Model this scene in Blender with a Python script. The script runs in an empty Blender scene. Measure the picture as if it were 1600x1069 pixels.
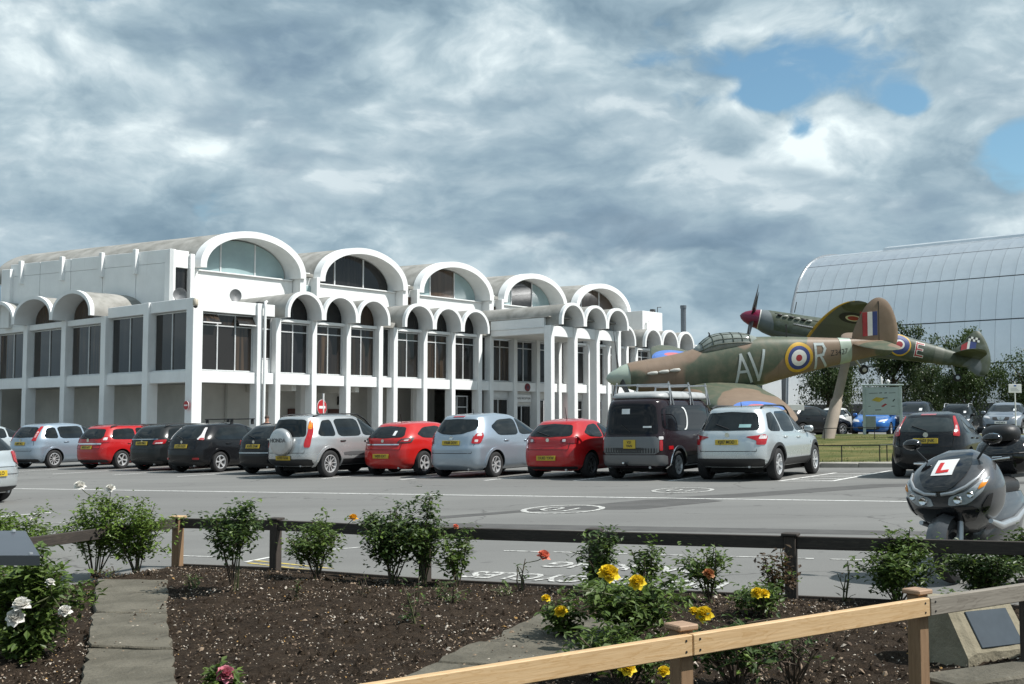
import bpy, bmesh, math, random
import numpy as np
from mathutils import Vector, Matrix
random.seed(7); np.random.seed(7)
sc = bpy.context.scene
R = math.radians
# ------------------------------------------------------------------ camera
FPX, PITCH, EYE, SLOPE = 1767.0, math.atan(120.5/1767.0), 1.45, 0.017
cam_d = bpy.data.cameras.new('camera'); cam = bpy.data.objects.new('camera', cam_d)
sc.collection.objects.link(cam); sc.camera = cam
cam_d.sensor_width = 36.0; cam_d.lens = FPX/1600*36.0
cam_d.clip_start = 0.1; cam_d.clip_end = 4000
cam.location = (0, 0, EYE); cam.rotation_euler = (math.pi/2 + PITCH, 0, 0)
# ------------------------------------------------------------------ sun, sky, exposure
SUN_AZ, SUN_EL = R(-12), R(52)          # azimuth from +X (to the camera's right) towards +Y
TO_SUN = Vector((math.cos(SUN_EL)*math.cos(SUN_AZ), math.cos(SUN_EL)*math.sin(SUN_AZ), math.sin(SUN_EL)))
sd = bpy.data.lights.new('sun', 'SUN'); sd.energy = 5.0; sd.angle = R(0.55); sd.color = (1.0, 0.972, 0.925)
sun = bpy.data.objects.new('sun', sd); sc.collection.objects.link(sun)
sun.rotation_euler = TO_SUN.to_track_quat('Z', 'Y').to_euler(); sun.location = (30, 0, 60)
sc.view_settings.view_transform = 'Standard'; sc.view_settings.look = 'None'
sc.view_settings.gamma = 1.0; sc.view_settings.exposure = 0.25
try: sc.view_settings.use_curve_mapping = False
except Exception: pass
sc.cycles.max_bounces = 6; sc.cycles.diffuse_bounces = 3; sc.cycles.glossy_bounces = 3
sc.cycles.transmission_bounces = 4; sc.cycles.transparent_max_bounces = 6
sc.cycles.caustics_reflective = False; sc.cycles.caustics_refractive = False
sc.cycles.sample_clamp_indirect = 6.0
try: sc.cycles.use_denoising = True
except Exception: pass

class NT:
    """tiny node helper"""
    def __init__(s, tree): s.t = tree; s.n = tree.nodes; s.l = tree.links
    def new(s, typ, **kw):
        n = s.n.new(typ)
        for k, v in kw.items():
            if k == 'ins':
                for i, val in v.items():
                    sock = n.inputs[i]
                    if isinstance(val, bpy.types.NodeSocket): s.l.new(val, sock)
                    else: sock.default_value = val
            else: setattr(n, k, v)
        return n
    def math(s, op, a, b=None, clamp=False):
        n = s.new('ShaderNodeMath', operation=op, use_clamp=clamp)
        for i, val in enumerate((a, b)):
            if val is None: continue
            if isinstance(val, bpy.types.NodeSocket): s.l.new(val, n.inputs[i])
            else: n.inputs[i].default_value = val
        return n.outputs[0]
    def mixc(s, f, a, b, mode='MIX'):
        n = s.new('ShaderNodeMix', data_type='RGBA', blend_type=mode)
        for i, val in ((0, f), (6, a), (7, b)):
            if isinstance(val, bpy.types.NodeSocket): s.l.new(val, n.inputs[i])
            elif i == 0: n.inputs[i].default_value = val
            else: n.inputs[i].default_value = (*val[:3], 1)
        return n.outputs[2]
    def ramp(s, f, lo, hi, a=0.0, b=1.0, smooth=True):
        n = s.new('ShaderNodeMapRange', interpolation_type='SMOOTHSTEP' if smooth else 'LINEAR', clamp=True)
        s.l.new(f, n.inputs[0]); n.inputs[1].default_value = lo; n.inputs[2].default_value = hi
        n.inputs[3].default_value = a; n.inputs[4].default_value = b
        return n.outputs[0]
    def noise(s, vec, scale, detail=4, rough=.55, dist=0.0, out=0):
        n = s.new('ShaderNodeTexNoise', ins={'Scale': scale, 'Detail': detail, 'Roughness': rough, 'Distortion': dist})
        if vec is not None: s.l.new(vec, n.inputs['Vector'])
        return n.outputs[out]
    def mapping(s, vec, loc=(0,0,0), rot=(0,0,0), scale=(1,1,1)):
        n = s.new('ShaderNodeMapping'); s.l.new(vec, n.inputs[0])
        n.inputs[1].default_value = loc; n.inputs[2].default_value = rot; n.inputs[3].default_value = scale
        return n.outputs[0]

world = bpy.data.worlds.new('World'); sc.world = world; world.use_nodes = True
w = NT(world.node_tree); w.n.clear()
wout = w.new('ShaderNodeOutputWorld')
sky = w.new('ShaderNodeTexSky', sky_type='NISHITA'); sky.sun_disc = False
sky.sun_elevation = SUN_EL; sky.sun_rotation = R(90) - SUN_AZ; sky.altitude = 50; sky.air_density = 1.0; sky.dust_density = .6; sky.ozone_density = 1.0
bg_sky = w.new('ShaderNodeBackground', ins={'Color': w.mixc(1.0, sky.outputs[0], (.80, 1.0, .96), 'MULTIPLY'), 'Strength': 0.115})
tc = w.new('ShaderNodeTexCoord')
dirv = tc.outputs['Generated']
sep = w.new('ShaderNodeSeparateXYZ'); w.l.new(dirv, sep.inputs[0])
# clouds: two decks of direction noise, flattened so that they stack up towards the horizon
def az_el(az, el, ra, re):
    """soft spot centred on an azimuth / elevation in degrees (from +Y clockwise, above the horizon)"""
    ax = w.math('ARCTAN2', sep.outputs[0], sep.outputs[1])
    a = w.math('DIVIDE', w.math('SUBTRACT', ax, R(az)), R(ra))
    e = w.math('DIVIDE', w.math('SUBTRACT', w.math('ARCSINE', sep.outputs[2]), R(el)), R(re))
    rr = w.math('ADD', w.math('MULTIPLY', a, a), w.math('MULTIPLY', e, e))
    return w.math('EXPONENT', w.math('MULTIPLY', rr, -1.0))
def spots(lst):
    t_ = None
    for q in lst:
        g = w.math('MULTIPLY', az_el(*q[:4]), q[4]); t_ = g if t_ is None else w.math('ADD', t_, g)
    return t_
def deck(off, scale, flat, lo, hi, shift, gain, cols, extra=None):
    """one cloud deck: returns (cover, colour)"""
    warp = w.noise(w.mapping(dirv, loc=off, scale=(1, 1, flat)), scale*1.7, 3, .5, out=1)
    wv = w.new('ShaderNodeVectorMath', operation='MULTIPLY_ADD', ins={0: warp, 1: (.10, .10, .08)}); w.l.new(w.mapping(dirv, loc=off, scale=(1, 1, flat)), wv.inputs[2])
    v0 = wv.outputs[0]
    sh = w.new('ShaderNodeVectorMath', operation='ADD', ins={0: v0, 1: shift}).outputs[0]
    n0 = w.noise(v0, scale, 10, .47); n1 = w.noise(sh, scale, 5, .5)
    # cauliflower lumps: folded noise whose creases are dark and whose bulges catch the light
    bl = w.math('MULTIPLY', w.math('ABSOLUTE', w.math('SUBTRACT', w.noise(v0, scale*1.8, 5, .5), .5)), 3.4); sh2 = w.new('ShaderNodeVectorMath', operation='ADD', ins={0: v0, 1: tuple(q*.32 for q in shift)}).outputs[0]
    pu = w.noise(v0, scale*3.4, 9, .60); pu2 = w.noise(sh2, scale*3.4, 4, .5)
    puff = w.math('ADD', w.math('MULTIPLY', pu, .62), w.math('MULTIPLY', bl, .38)); edge = w.math('SUBTRACT', pu, pu2)
    d = w.math('ADD', n0, w.math('MULTIPLY', w.math('SUBTRACT', puff, .5), .24))
    if extra is not None: d = w.math('ADD', d, extra)
    cov = w.ramp(d, lo, hi)
    li = w.math('ADD', w.math('MULTIPLY', w.math('SUBTRACT', n0, n1), gain), w.math('ADD', w.math('MULTIPLY', w.math('SUBTRACT', puff, .46), .50), w.math('MULTIPLY', edge, .95)))
    li = w.math('ADD', li, w.math('SUBTRACT', .56, w.math('MULTIPLY', w.ramp(d, hi, hi+.22), .20)))
    r_ = w.new('ShaderNodeValToRGB'); w.l.new(w.ramp(li, 0, 1, smooth=False), r_.inputs[0]); e = r_.color_ramp
    e.elements[0].position, e.elements[0].color = cols[0][0], (*cols[0][1], 1); e.elements[1].position, e.elements[1].color = cols[-1][0], (*cols[-1][1], 1)
    for p_, c_ in cols[1:-1]: q = e.elements.new(p_); q.color = (*c_, 1)
    return cov, r_.outputs[0]
gaps = spots(((-21.0, 20.9, 3.0, 1.5, -.30), (13.0, 15.9, 1.6, .85, -.235), (14.7, 13.9, 1.2, .9, -.24), (19.7, 14.8, 1.2, .75, -.20), (24.6, 12.4, 1.4, 1.5, -.25), (9.5, 21.6, 2.4, .6, -.24), (16.6, 16.6, 3.5, 2.5, -.07), (40, 22, 6, 3, -.3), (-44, 17, 6, 3, -.3), (75, 32, 11, 6, -.3), (-85, 38, 11, 6, -.3), (135, 42, 14, 8, -.3), (-140, 30, 14, 7, -.3), (5, 52, 12, 6, -.3)))
WHITE = ((.0, (.25, .335, .41)), (.28, (.37, .46, .53)), (.52, (.54, .62, .67)), (.76, (.80, .84, .86)), (.95, (1.08, 1.09, 1.07)))
GREY = ((.0, (.18, .255, .34)), (.33, (.265, .35, .44)), (.60, (.39, .48, .55)), (.84, (.56, .63, .68)), (1.0, (.80, .83, .85)))
covA, colA = deck((2.31, .7, .35), 4.6, 1.7, .305, .40, (.03, 0, .17), 2.0, WHITE, gaps)
greyspots = spots(((1.5, 14.2, 9.0, 2.2, .15), (12, 10.6, 7, 1.8, .12), (-11, 17.5, 7, 2.0, .10), (-20, 9.5, 6, 3, .06), (20, 19.5, 6, 2.2, .08), (-2, 4.0, 20, 2.0, .05), (17, 8, 6, 2, .05), (11, 13, 3.6, 2.0, -.20), (-22, 17, 4, 3, -.14), (5.5, 20.5, 3, 1.6, -.2), (19.5, 12.5, 3.5, 1.6, -.2)))
covB, colB = deck((5.9, 3.3, 1.15), 3.9, 2.3, .46, .57, (.02, 0, .13), 2.0, GREY, greyspots)
colC = w.mixc(w.math('MULTIPLY', covB, .88), colA, colB)
cover = w.math('MAXIMUM', covA, w.math('MULTIPLY', covB, w.ramp(gaps, -.16, -.06)))
hz = w.ramp(sep.outputs[2], .0, .13)
colD = w.mixc(w.math('ADD', w.math('MULTIPLY', hz, .62), .38), (.45, .535, .605), colC)
bg_cl = w.new('ShaderNodeBackground', ins={'Color': w.mixc(1.0, colD, (.90, 1.0, 1.035), 'MULTIPLY'), 'Strength': 0.80})
mixw = w.new('ShaderNodeMixShader', ins={0: cover}); w.l.new(bg_sky.outputs[0], mixw.inputs[1]); w.l.new(bg_cl.outputs[0], mixw.inputs[2])
w.l.new(mixw.outputs[0], wout.inputs[0])

# ------------------------------------------------------------------ photo pixel -> place helpers
_c, _s = math.cos(PITCH), math.sin(PITCH)
def ray(px, py):
    x = (px-800)/FPX; q = -(py-534.5)/FPX
    return np.array([x, _c - q*_s, _s + q*_c])
def gnd(px, py, z0=0.0):
    r = ray(px, py); t = (z0-EYE)/(r[2]-SLOPE*r[0]); p = r*t
    return np.array([p[0], p[1], EYE+p[2]])
def at_y(px, py, Y):
    r = ray(px, py); t = Y/r[1]
    return np.array([t*r[0], Y, EYE+t*r[2]])
def gz(x, y=0): return SLOPE*max(-45.0, min(x, 16.0))

# ------------------------------------------------------------------ materials
MATS = {}
def mat(name, col, rough=.6, metal=0.0, var=.12, vscale=3.0, bump=0.0, bscale=40.0, coat=0.0, spec=.5, detail=5, col2=None, rvar=.0):
    if name in MATS: return MATS[name]
    m = bpy.data.materials.new(name); m.use_nodes = True; t = NT(m.node_tree)
    b = m.node_tree.nodes['Principled BSDF']
    co = t.new('ShaderNodeTexCoord').outputs['Object']
    nz = t.noise(co, vscale, detail, .6)
    f = t.ramp(nz, .28, .72)
    c2 = col2 if col2 is not None else tuple(min(1, c*(1+var)) for c in col)
    c1 = col if col2 is not None else tuple(c*(1-var) for c in col)
    t.l.new(t.mixc(f, c1, c2), b.inputs['Base Color'])
    b.inputs['Roughness'].default_value = rough; b.inputs['Metallic'].default_value = metal
    if rvar: t.l.new(t.ramp(nz, .3, .7, max(.02, rough-rvar), rough+rvar), b.inputs['Roughness'])
    b.inputs['Coat Weight'].default_value = coat; b.inputs['Coat Roughness'].default_value = .04
    b.inputs['Specular IOR Level'].default_value = spec
    if bump:
        bn = t.new('ShaderNodeBump', ins={'Strength': bump, 'Distance': .02, 'Height': t.noise(co, bscale, 6, .65)})
        t.l.new(bn.outputs[0], b.inputs['Normal'])
    MATS[name] = m; return m
def paint(name, col, metal=.0, rough=.32, dust=.18, coat=.8):
    """car paint: clear coat, faint flakes and a little road dust low down"""
    if name in MATS: return MATS[name]
    m = bpy.data.materials.new(name); m.use_nodes = True; t = NT(m.node_tree); b = m.node_tree.nodes['Principled BSDF']
    co = t.new('ShaderNodeTexCoord').outputs['Object']
    sp = t.new('ShaderNodeSeparateXYZ'); t.l.new(co, sp.inputs[0])
    low = t.ramp(sp.outputs[2], .15, .75, dust, .0)
    dn = t.math('MULTIPLY', low, t.ramp(t.noise(co, 6, 5, .6), .3, .8))
    fl = t.noise(co, 900, 1, .5)
    c0 = t.mixc(t.ramp(fl, .3, .7), tuple(c*.93 for c in col), tuple(min(1, c*1.07) for c in col))
    t.l.new(t.mixc(dn, c0, (.16, .145, .125)), b.inputs['Base Color'])
    t.l.new(t.math('ADD', t.math('MULTIPLY', dn, .5), rough), b.inputs['Roughness'])
    b.inputs['Metallic'].default_value = metal; b.inputs['Specular IOR Level'].default_value = .25; b.inputs['Coat Weight'].default_value = coat; b.inputs['Coat Roughness'].default_value = .05
    MATS[name] = m; return m
def wood(name, c1, c2, rough=.7, axis=0, ring=7.0):
    if name in MATS: return MATS[name]
    m = bpy.data.materials.new(name); m.use_nodes = True; t = NT(m.node_tree); b = m.node_tree.nodes['Principled BSDF']
    co = t.new('ShaderNodeTexCoord').outputs['Object']
    s_ = [ring*2.4]*3; s_[axis] = ring*.22
    gr = t.noise(t.mapping(co, scale=tuple(s_)), 1.0, 4, .55, 1.6)
    s2 = [90.0]*3; s2[axis] = 3.0
    fb = t.noise(t.mapping(co, scale=tuple(s2)), 1.0, 3, .6)
    wv = t.math('FRACT', t.math('MULTIPLY', gr, 7.0))
    f = t.math('ADD', t.math('MULTIPLY', t.ramp(wv, .55, 1.0), .55), t.math('MULTIPLY', t.ramp(fb, .35, .7), .45))
    cc = t.mixc(f, c1, c2)
    kn = t.noise(co, 2.3, 3, .5)
    t.l.new(t.mixc(t.ramp(kn, .6, .8, 0, .35), cc, tuple(x*.6 for x in c2)), b.inputs['Base Color'])
    b.inputs['Roughness'].default_value = rough
    bn = t.new('ShaderNodeBump', ins={'Strength': .25, 'Distance': .004, 'Height': fb}); t.l.new(bn.outputs[0], b.inputs['Normal'])
    MATS[name] = m; return m
def leafmat(name, c1, c2, trans=.3, rough=.45):
    if name in MATS: return MATS[name]
    m = bpy.data.materials.new(name); m.use_nodes = True; t = NT(m.node_tree); b = m.node_tree.nodes['Principled BSDF']
    co = t.new('ShaderNodeTexCoord').outputs['Object']
    f = t.ramp(t.noise(co, 17, 3, .6), .3, .7)
    col = t.mixc(f, c1, c2)
    t.l.new(col, b.inputs['Base Color']); b.inputs['Roughness'].default_value = rough; b.inputs['Specular IOR Level'].default_value = .35
    tr = t.new('ShaderNodeBsdfTranslucent'); t.l.new(t.mixc(.5, col, (.25, .4, .05), 'MULTIPLY'), tr.inputs[0])
    tr.inputs[0].default_value = (*c2, 1)
    tl = t.new('ShaderNodeBsdfTranslucent'); t.l.new(col, tl.inputs[0])
    mx = t.new('ShaderNodeMixShader', ins={0: trans}); t.l.new(b.outputs[0], mx.inputs[1]); t.l.new(tl.outputs[0], mx.inputs[2])
    t.l.new(mx.outputs[0], m.node_tree.nodes['Material Output'].inputs[0]); t.n.remove(tr)
    MATS[name] = m; return m

# ------------------------------------------------------------------ mesh builder
class MB:
    def __init__(s): s.v = []; s.f = []; s.m = []; s.cur = 0
    def add(s, vs, fs):
        o = len(s.v); s.v += [tuple(map(float, p)) for p in vs]
        for f in fs: s.f.append(tuple(i+o for i in f)); s.m.append(s.cur)
        return s
    def box(s, x0, x1, y0, y1, z0, z1):
        return s.add([(x0,y0,z0),(x1,y0,z0),(x1,y1,z0),(x0,y1,z0),(x0,y0,z1),(x1,y0,z1),(x1,y1,z1),(x0,y1,z1)],
                     [(3,2,1,0),(4,5,6,7),(0,1,5,4),(1,2,6,5),(2,3,7,6),(3,0,4,7)])
    def bbox(s, x0, x1, y0, y1, z0, z1, b=.01):
        """box with chamfered edges"""
        vs = []; 
        X, Y, Z = (x0, x1), (y0, y1), (z0, z1)
        bm = bmesh.new(); bmesh.ops.create_cube(bm, size=1)
        for q in bm.verts: q.co = Vector((X[q.co.x > 0], Y[q.co.y > 0], Z[q.co.z > 0]))
        bmesh.ops.bevel(bm, geom=list(bm.edges), offset=b, segments=1, affect='EDGES', profile=.5)
        s.add_bm(bm); bm.free(); return s
    def add_bm(s, bm, M=None):
        bm.verts.ensure_lookup_table(); bm.verts.index_update()
        vs = [(M @ q.co) if M else q.co for q in bm.verts]
        return s.add([tuple(p) for p in vs], [tuple(q.index for q in f.verts) for f in bm.faces])
    def loft(s, rings, close=True, cap0=True, cap1=True):
        n = len(rings[0]); o = []
        for r in rings: o += list(r)
        fs = []
        for i in range(len(rings)-1):
            for j in range(n if close else n-1):
                k = (j+1) % n
                fs.append((i*n+j, i*n+k, (i+1)*n+k, (i+1)*n+j))
        if close and cap0: fs.append(tuple(range(n-1, -1, -1)))
        if close and cap1: fs.append(tuple((len(rings)-1)*n + j for j in range(n)))
        return s.add(o, fs)
    def tube(s, pts, r, n=8, cap=True):
        pts = [Vector(p) for p in pts]; rs = r if isinstance(r, (list, tuple)) else [r]*len(pts)
        rings = []; up = None
        for i, p in enumerate(pts):
            d = (pts[min(i+1, len(pts)-1)] - pts[max(i-1, 0)])
            if d.length < 1e-9: d = Vector((0, 0, 1))
            d.normalize()
            if up is None:
                a = Vector((0, 0, 1)) if abs(d.z) < .9 else Vector((1, 0, 0)); e1 = d.cross(a).normalized()
            else:
                e1 = (up - d*up.dot(d)); e1 = e1.normalized() if e1.length > 1e-6 else d.orthogonal().normalized()
            up = e1; e2 = d.cross(e1)
            rings.append([p + (e1*math.cos(2*math.pi*k/n) + e2*math.sin(2*math.pi*k/n))*rs[i] for k in range(n)])
        return s.loft(rings, True, cap, cap)
    def lathe(s, prof, n=24, axis='z', org=(0,0,0), cap=True):
        """prof: (radius, height along the axis)"""
        rings = []
        for r, h in prof:
            ring = []
            for k in range(n):
                a = 2*math.pi*k/n; c, q = r*math.cos(a), r*math.sin(a)
                p = {'z': (c, q, h), 'y': (q, h, c), 'x': (h, c, q)}[axis]
                ring.append((p[0]+org[0], p[1]+org[1], p[2]+org[2]))
            rings.append(ring)
        return s.loft(rings, True, cap, cap)
    def grid(s, P, flip=False):
        """P: rows of points"""
        nr, nc = len(P), len(P[0]); fs = []
        for i in range(nr-1):
            for j in range(nc-1):
                q = (i*nc+j, i*nc+j+1, (i+1)*nc+j+1, (i+1)*nc+j)
                fs.append(q[::-1] if flip else q)
        return s.add([p for r_ in P for p in r_], fs)
    def prism(s, poly, d0, d1, plane='xz'):
        """extrude a 2-D polygon; plane xz extrudes along y, xy along z, yz along x"""
        n = len(poly)
        def P(a, b, d): return {'xz': (a, d, b), 'xy': (a, b, d), 'yz': (d, a, b)}[plane]
        vs = [P(a, b, d0) for a, b in poly] + [P(a, b, d1) for a, b in poly]
        fs = [tuple(range(n)), tuple(range(2*n-1, n-1, -1))] + [(i, i+n, (i+1) % n + n, (i+1) % n) for i in range(n)]
        return s.add(vs, fs)
    def build(s, name, mats, parent=None, smooth=None, loc=None, rot=None, fixn=True):
        me = bpy.data.meshes.new(name); me.from_pydata(s.v, [], s.f); 
        ms = mats if isinstance(mats, (list, tuple)) else [mats]
        for m_ in ms: me.materials.append(m_)
        if len(ms) > 1: me.polygons.foreach_set('material_index', s.m)
        if fixn:
            bm = bmesh.new(); bm.from_mesh(me); bmesh.ops.recalc_face_normals(bm, faces=bm.faces); bm.to_mesh(me); bm.free()
        if smooth is not None:
            me.polygons.foreach_set('use_smooth', [True]*len(me.polygons))
            if smooth < 179: me.set_sharp_from_angle(angle=R(smooth))
        me.update()
        o = bpy.data.objects.new(name, me); sc.collection.objects.link(o)
        if parent is not None: o.parent = parent
        if loc is not None: o.location = loc
        if rot is not None: o.rotation_euler = rot
        return o
def inst(name, o, parent=None, loc=None, rot=None, scale=None):
    c = bpy.data.objects.new(name, o.data); sc.collection.objects.link(c)
    c.parent = parent
    c.location = loc if loc is not None else o.location
    c.rotation_euler = rot if rot is not None else o.rotation_euler
    if scale is not None: c.scale = scale
    return c
def tag(o, label, cat, group=None, kind=None):
    if label: o['label'] = label
    if cat: o['category'] = cat
    if group: o['group'] = group
    if kind: o['kind'] = kind
    return o
def thing(name, label, cat, loc=(0,0,0), rz=0.0, group=None, rot=None):
    o = bpy.data.objects.new(name, None); sc.collection.objects.link(o); o.empty_display_size = .2
    o.location = loc; o.rotation_euler = rot if rot is not None else (0, 0, rz)
    return tag(o, label, cat, group)
def struct(o): o['kind'] = 'structure'; return o
def text(name, body, size, m, parent, loc, rot, align='CENTER', ext=.002, sx=1.0, shear=0, off=0.0):
    cu = bpy.data.curves.new(name, 'FONT'); cu.body = body; cu.size = size; cu.align_x = align; cu.align_y = 'CENTER'
    cu.extrude = ext; cu.shear = shear; cu.resolution_u = 3
    cu.offset = off
    tmp = bpy.data.objects.new(name, cu); cu.materials.append(m)
    me = bpy.data.meshes.new_from_object(tmp); bpy.data.objects.remove(tmp); bpy.data.curves.remove(cu)
    o = bpy.data.objects.new(name, me); sc.collection.objects.link(o)
    o.parent = parent; o.location = loc; o.rotation_euler = rot; o.scale = (sx, 1, 1)
    return o
def pchip(xs, ys):
    xs = np.array(xs, float); ys = np.array(ys, float); h = np.diff(xs); dl = np.diff(ys)/h; n = len(xs)
    d = np.zeros(n)
    for i in range(1, n-1):
        if dl[i-1]*dl[i] > 0:
            w1, w2 = 2*h[i]+h[i-1], h[i]+2*h[i-1]; d[i] = (w1+w2)/(w1/dl[i-1]+w2/dl[i])
    d[0], d[-1] = dl[0], dl[-1]
    def f(x):
        x = np.clip(np.asarray(x, float), xs[0], xs[-1]); i = np.clip(np.searchsorted(xs, x)-1, 0, n-2)
        t = (x-xs[i])/h[i]
        return (ys[i]*(1+2*t)*(1-t)**2 + d[i]*h[i]*t*(1-t)**2 + ys[i+1]*t*t*(3-2*t) + d[i+1]*h[i]*t*t*(t-1))
    return f
def chaikin(P, it=2, closed=True, k=.25):
    P = [np.array(p, float) for p in P]
    for _ in range(it):
        Q = []; n = len(P)
        for i in range(n if closed else n-1):
            a, b = P[i], P[(i+1) % n]; Q += [a*(1-k)+b*k, a*k+b*(1-k)]
        P = Q
    return P
# ================================================================== GROUND
def smooth01(t): t = max(0.0, min(1.0, t)); return t*t*(3-2*t)
def T(x, y): return gz(x) + .38*smooth01((x-2.0)/6.0)*smooth01((y-33.0)/14.0)
WD = Vector((.905, -.425, 0)).normalized()       # along the car-park aisle
ND = Vector((.425, .905, 0)).normalized()        # across it, away from the viewer

def asphalt_mat():
    m = bpy.data.materials.new('asphalt'); m.use_nodes = True; t = NT(m.node_tree); b = m.node_tree.nodes['Principled BSDF']
    co = t.new('ShaderNodeTexCoord').outputs['Object']
    al = t.mapping(co, rot=(0, 0, R(25)), scale=(.10, .75, 1))        # streaks along the aisle
    patch = t.ramp(t.noise(co, .22, 4, .55), .35, .68)
    streak = t.ramp(t.noise(al, 1.3, 5, .6), .35, .75)
    grit = t.noise(co, 95, 3, .7)
    c = t.mixc(patch, (.150, .149, .143), (.180, .179, .170))
    c = t.mixc(t.math('MULTIPLY', streak, .40), c, (.095, .093, .09))
    c = t.mixc(t.ramp(grit, .25, .8, 0, .5), c, (.225, .222, .21))
    spots = t.ramp(t.noise(co, 2.7, 2, .5), .70, .78)
    c = t.mixc(t.math('MULTIPLY', spots, .5), c, (.07, .068, .066))
    vor = t.new('ShaderNodeTexVoronoi', feature='DISTANCE_TO_EDGE', ins={'Scale': .16}); t.l.new(t.mapping(t.new('ShaderNodeVectorMath', operation='ADD', ins={0: co, 1: t.noise(co, .8, 4, .6, out=1)}).outputs[0]), vor.inputs['Vector'])
    crack = t.ramp(vor.outputs['Distance'], .0, .0045, 1, 0)
    c = t.mixc(t.math('MULTIPLY', crack, .55), c, (.05, .048, .046))
    t.l.new(c, b.inputs['Base Color']); b.inputs['Roughness'].default_value = .88; b.inputs['Specular IOR Level'].default_value = .25
    bn = t.new('ShaderNodeBump', ins={'Strength': .35, 'Distance': .006, 'Height': grit}); t.l.new(bn.outputs[0], b.inputs['Normal'])
    MATS['asphalt'] = m; return m
M_ASPH = asphalt_mat()
M_PATCH = mat('asphalt_patch', (.098, .096, .093), .9, var=.14, vscale=2.2, bump=.3, bscale=90, spec=.2)
def worn_paint(name, col, wear=.55):
    m = bpy.data.materials.new(name); m.use_nodes = True; t = NT(m.node_tree); b = m.node_tree.nodes['Principled BSDF']
    co = t.new('ShaderNodeTexCoord').outputs['Object']
    f = t.ramp(t.noise(co, 14, 6, .7), wear-.05, wear+.12)
    g = t.ramp(t.noise(co, 1.2, 4, .6), .3, .75, 0, .35)
    c = t.mixc(t.math('MAXIMUM', f, g), col, (.19, .185, .175)); t.l.new(c, b.inputs['Base Color']); b.inputs['Roughness'].default_value = .75
    MATS[name] = m; return m
M_LINE = worn_paint('road_paint_white', (.78, .775, .745)); M_LINEW = worn_paint('road_paint_worn', (.60, .595, .565), .48)
M_YEL = worn_paint('road_paint_yellow', (.55, .42, .08), .5)
M_EARTH = mat('field_grass', (.075, .10, .03), .95, var=.35, vscale=.3, col2=(.16, .15, .06))
M_CONC = mat('concrete', (.30, .285, .25), .85, var=.16, vscale=2.5, bump=.25, bscale=60)

# far ground
g = MB(); P = []
xs = [-900, -300, -120, -70, -45, -20, 2, 16, 70, 120, 300, 900]
for y in (-80, 0, 40, 140, 300, 900, 2000): P.append([(x, y, gz(x)-.12) for x in xs])
struct(tag(g.grid(P).build('ground', M_EARTH), 'open grassland reaching out to the horizon', None))
# car park
g = MB(); P = []
for y in np.arange(4, 141, 1.5):
    P.append([(x, y, T(x, y)) for x in np.concatenate([np.arange(-70, 2, 4), np.arange(2, 18, 1.0), np.arange(18, 92, 6)])])
struct(g.grid(P).build('car_park', M_ASPH, smooth=180))

def sheet(name, pts, m, dz=.004, parent=None):
    """flat marking from ground points, draped over the terrain"""
    b = MB(); n = len(pts); b.add([(p[0], p[1], T(p[0], p[1])+dz) for p in pts], [tuple(range(n))])
    o = b.build(name, m, parent); o['kind'] = 'structure'
    for f in o.data.polygons:
        if f.normal.z < 0: o.data.flip_normals(); break
    return o
def stripe(name, a, b, width, m, dz=.004, step=3.0):
    a, b = Vector((a[0], a[1], 0)), Vector((b[0], b[1], 0)); d = (b-a); L = d.length; d.normalize(); nn = Vector((-d.y, d.x, 0))*width/2
    k = max(1, int(L/step)); P = [[], []]
    for i in range(k+1):
        p = a + d*(L*i/k); wob = .012*math.sin(i*2.1+a.x)
        for q, sgn in ((0, -1), (1, 1)):
            v_ = p + nn*sgn*(1+wob); P[q].append((v_.x, v_.y, T(v_.x, v_.y)+dz))
    o = MB().grid(P).build(name, m); o['kind'] = 'structure'
    if o.data.polygons[0].normal.z < 0: o.data.flip_normals()
    return o
stripe('road_marking', gnd(-60, 762.5), gnd(1480, 785), .11, M_LINE)                     # long aisle line
stripe('road_marking', gnd(1480, 785), gnd(2600, 798), .11, M_LINE)
HEAD = Vector((math.sin(R(31)), math.cos(R(31)), 0))
for px, py in ((27, 737), (82, 741), (176, 742.5), (277, 745), (390, 746.5), (503, 748.3), (625, 749.8), (757, 751), (897, 751.5), (1045, 752)):
    p = gnd(px, py); q = Vector((p[0], p[1], 0)) + HEAD*5.0
    stripe('bay_marking', p, q, .10, M_LINE)
# hatched end bay
a_, b_, c_, d_ = (Vector(gnd(*p)) for p in ((1217, 752), (1306, 739), (1300, 752), (1392, 735.5)))
stripe('bay_marking', a_, b_, .10, M_LINE); stripe('bay_marking', c_, d_, .10, M_LINE); stripe('bay_marking', a_, c_, .10, M_LINE)
for k in range(1, 6):
    p = a_.lerp(b_, k/6.0); q = c_.lerp(d_, k/6.0 - .16 if k > 1 else .02); stripe('bay_marking', p, q, .10, M_LINE, dz=.0055)
# dark reinstatement strip that crosses the aisle
pts = [gnd(*p) for p in ((640, 808), (700, 806), (900, 791), (1010, 781), (1090, 779), (1130, 783), (1000, 796), (860, 797), (700, 810), (640, 813))]
sheet('tarmac_patch', pts, M_PATCH, .003)
sheet('tarmac_patch', [gnd(*p) for p in ((1020, 779.2), (1160, 771), (1360, 757), (1640, 752), (1640, 755.5), (1390, 761), (1180, 776), (1090, 780))], M_PATCH, .0025)
sheet('tarmac_patch', [gnd(*p) for p in ((560, 815), (1700, 835), (1700, 842), (560, 822))], M_PATCH, .002)
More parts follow.
